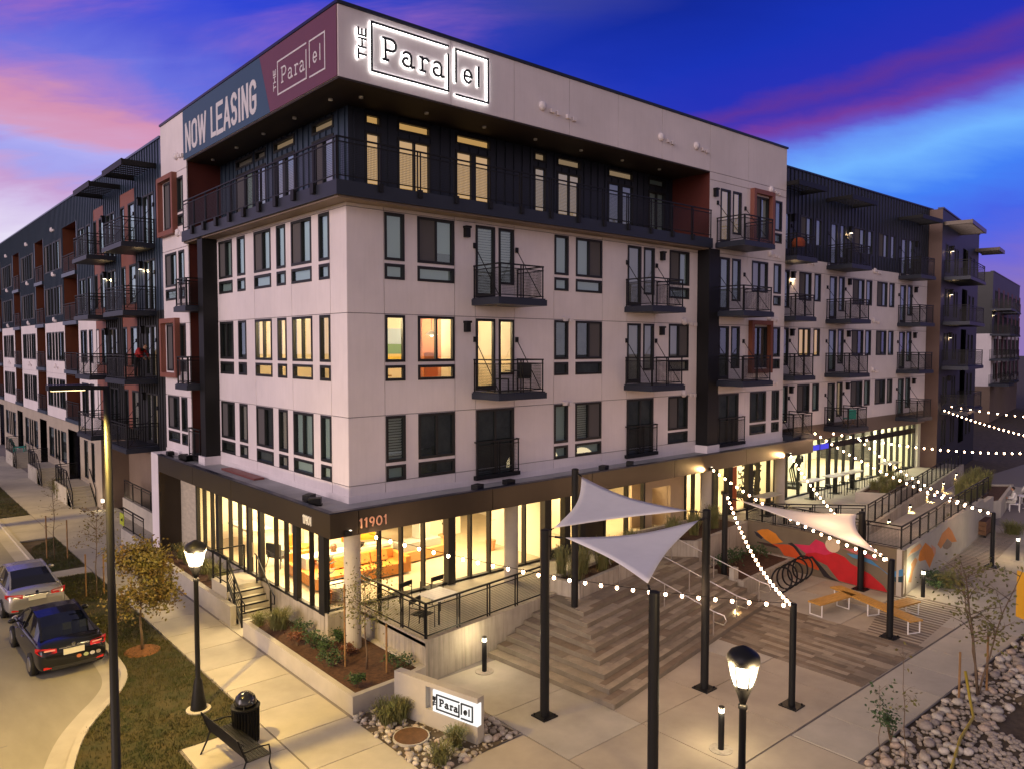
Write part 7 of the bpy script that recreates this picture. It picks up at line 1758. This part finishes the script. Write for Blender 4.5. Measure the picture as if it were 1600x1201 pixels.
# ================================================================ people
SKIN = mat('skin', (.42,.24,.16), .6); HAIR = mat('dark_hair', (.012,.009,.007), .6)
def person(label, loc, rz, joints, top, bottom, group=None):
    """joints: pelvis chest neck head, elbows/hands, knees/feet in local metres; body one skinned surface, clothes split by height"""
    t = thing('person', label, 'person', loc, rz, group)
    names = ['pelvis','waist','chest','neck','skull','lsh','lel','lha','rsh','rel','rha','lhip','lkn','lan','lto','rhip','rkn','ran','rto']
    edges = [('pelvis','waist'),('waist','chest'),('chest','neck'),('neck','skull'),('chest','lsh'),('lsh','lel'),('lel','lha'),('chest','rsh'),('rsh','rel'),('rel','rha'),('pelvis','lhip'),('lhip','lkn'),('lkn','lan'),('lan','lto'),('pelvis','rhip'),('rhip','rkn'),('rkn','ran'),('ran','rto')]
    rad = dict(pelvis=.135, waist=.125, chest=.145, neck=.055, skull=.06, lsh=.075, rsh=.075, lel=.048, rel=.048, lha=.032, rha=.032, lhip=.095, rhip=.095, lkn=.065, rkn=.065, lan=.045, ran=.045, lto=.04, rto=.04)
    ix = {n: i for i, n in enumerate(names)}
    me = bpy.data.meshes.new('body'); me.from_pydata([joints[n] for n in names], [(ix[a], ix[b]) for a, b in edges], []); me.update()
    me.materials.append(bottom); 
    o = link_mesh('body', me, WM[t.name].copy(), t)
    sk = o.modifiers.new('skin', 'SKIN'); 
    for n in names: d = me.skin_vertices[0].data[ix[n]]; d.radius = (rad[n], rad[n]); d.use_root = (n == 'pelvis')
    sb = o.modifiers.new('sub', 'SUBSURF'); sb.levels = 1; sb.render_levels = 2
    # jacket as its own shell over the torso and arms
    tn = ['waist0','chest','neck0','lsh','lel','lwr','rsh','rel','rwr']; J = {k: Vector(v) for k, v in joints.items()}
    tv = {'waist0': J['pelvis'].lerp(J['waist'], .2), 'chest': J['chest'], 'neck0': J['chest'].lerp(J['neck'], .6), 'lsh': J['lsh'], 'lel': J['lel'], 'lwr': J['lel'].lerp(J['lha'], .85), 'rsh': J['rsh'], 'rel': J['rel'], 'rwr': J['rel'].lerp(J['rha'], .85)}
    te = [('waist0','chest'),('chest','neck0'),('chest','lsh'),('lsh','lel'),('lel','lwr'),('chest','rsh'),('rsh','rel'),('rel','rwr')]; tr = dict(waist0=.165, chest=.17, neck0=.075, lsh=.09, rsh=.09, lel=.062, rel=.062, lwr=.048, rwr=.048); ti = {n: i for i, n in enumerate(tn)}
    m2 = bpy.data.meshes.new('shirt'); m2.from_pydata([tuple(tv[n]) for n in tn], [(ti[a], ti[b]) for a, b in te], []); m2.update(); m2.materials.append(top)
    o2 = link_mesh('shirt', m2, WM[t.name].copy(), t); o2.modifiers.new('skin', 'SKIN')
    for n in tn: d = m2.skin_vertices[0].data[ti[n]]; d.radius = (tr[n], tr[n]); d.use_root = (n == 'chest')
    s2 = o2.modifiers.new('sub', 'SUBSURF'); s2.levels = 1; s2.render_levels = 2
    h = Vector(joints['skull']) + (Vector(joints['skull'])-Vector(joints['neck'])).normalized()*.07; f = Vector((0,-1,0))
    mb = MB(); mb.ball(tuple(h), .076, .092, .115, 12, 9); mb.ball((h.x, h.y-.095, h.z-.01), .016, .022, .026, 6, 4); mb.ball((h.x-.078, h.y, h.z), .014, .022, .032, 6, 4); mb.ball((h.x+.078, h.y, h.z), .014, .022, .032, 6, 4); hd = local('head', mb, SKIN, t, True)
    mb = MB(); mb.ball((h.x, h.y+.022, h.z+.032), .084, .092, .100, 12, 8); link_mesh('hair', mb.mesh('hair', HAIR, True), WM[t.name], hd)
    mb = MB()
    for ex in (-.03,.03): mb.ball((h.x+ex, h.y-.083, h.z+.012), .012, .008, .008, 6, 4)
    mb.box(h.x-.025, h.y-.092, h.z-.055, h.x+.025, h.y-.078, h.z-.047); link_mesh('eyes_and_mouth', mb.mesh('eyes', HAIR), WM[t.name], hd)
    for s, a, b in ((-1,'lel','lha'),(1,'rel','rha')):
        p = Vector(joints[b]); d = (p-Vector(joints[a])).normalized(); sd = d.cross(Vector((0,1,0))); sd = sd.normalized() if sd.length > .1 else Vector((1,0,0)); nn = sd.cross(d)
        mb = MB(); mb.tube([p-d*.01, p+d*.045, p+d*.085], [.026,.036,.032], 8)
        for k, L in enumerate((.07,.085,.08,.06)): o3 = sd*(-.027+.018*k); mb.tube([p+d*.08+o3, p+d*(.08+L*.55)+o3+nn*.006, p+d*(.08+L)+o3+nn*.022], [.0095,.009,.007], 6)
        mb.tube([p+d*.03-sd*.03, p+d*.065-sd*.052+nn*.01, p+d*.095-sd*.05+nn*.025], [.011,.010,.008], 6); local('hand', mb, SKIN, t, True)
    return t
RED = mat('red_jacket', (.30,.012,.014), .8); DKT = mat('dark_trousers', (.014,.014,.018), .8); WHT = mat('white_shirt', (.62,.60,.58), .8); LGT = mat('pale_trousers', (.45,.43,.38), .8)
STAND = dict(pelvis=(0,0,.92), waist=(0,0,1.08), chest=(0,0,1.30), neck=(0,0,1.48), skull=(0,-.01,1.56), lsh=(-.19,0,1.40), lel=(-.26,.02,1.13), lha=(-.25,-.08,.90), rsh=(.19,0,1.40), rel=(.26,.02,1.13), rha=(.25,-.08,.90), lhip=(-.10,0,.88), lkn=(-.11,-.02,.48), lan=(-.11,.02,.08), lto=(-.12,-.15,.04), rhip=(.10,0,.88), rkn=(.11,-.02,.48), ran=(.11,.02,.08), rto=(.12,-.15,.04))
BEND = dict(STAND, waist=(0,-.06,1.07), chest=(0,-.20,1.24), neck=(0,-.34,1.38), skull=(0,-.40,1.42), lsh=(-.19,-.24,1.33), lel=(-.24,-.38,1.10), lha=(-.18,-.52,.96), rsh=(.19,-.24,1.33), rel=(.24,-.38,1.10), rha=(.18,-.52,.96))
SIT = dict(STAND, pelvis=(0,0,.53), waist=(0,-.0,.70), chest=(0,-.03,.92), neck=(0,-.06,1.10), skull=(0,-.08,1.18), lsh=(-.19,-.03,1.02), lel=(-.25,-.10,.76), lha=(-.16,-.33,.72), rsh=(.19,-.03,1.02), rel=(.25,-.10,.76), rha=(.16,-.33,.72), lhip=(-.10,-.02,.51), lkn=(-.12,-.44,.50), lan=(-.12,-.42,.08), lto=(-.13,-.58,.04), rhip=(.10,-.02,.51), rkn=(.12,-.44,.50), ran=(.12,-.42,.08), rto=(.13,-.58,.04))
person('person in a red jacket and dark trousers bending forward on the left wing balcony', (-.55,18.55,7.75), R(35), BEND, RED, DKT)
def patio_chair(loc, rz, label, group='white patio chairs at the far table'):
    t = thing('patio_chair', label, 'chair', loc, rz, group); mb = MB(); mb.box(-.25,-.25,.40,.25,.25,.43); local('seat', mb, WSTEEL, t); mb = MB(); mb.box(-.25,.22,.43,.25,.25,.9); local('backrest', mb, WSTEEL, t)
    for sx in (-.23,.23):
        for sy in (-.23,.23): mb = MB(); mb.box(sx-.02,sy-.02,0,sx+.02,sy+.02,.4); local('leg', mb, WSTEEL, t)
patio_chair((38.6,-6.15,0), R(200), 'white patio chair of the nearer seated person'); person('seated person in a white shirt nearest on the far plaza', (38.6,-6.15,0), R(200), SIT, WHT, LGT)
patio_chair((41.2,-6.1,0), R(120), 'white patio chair of the farther seated person'); person('seated person in a white shirt farther back on the far plaza', (41.2,-6.1,0), R(120), SIT, WHT, DKT)
person('standing person in pale top and dark trousers at the far right edge', (39.6,-7.55,0), R(60), STAND, WHT, DKT)
t = thing('patio_table', 'small white patio table between the seated people', 'table', (39.9,-6.4,0)); mb = MB(); mb.lathe([(.45,.70),(.45,.73)], 18); local('tabletop', mb, WSTEEL, t); mb = MB(); mb.lathe([(.22,0),(.04,.03),(.035,.7)], 12); local('pedestal', mb, WSTEEL, t)
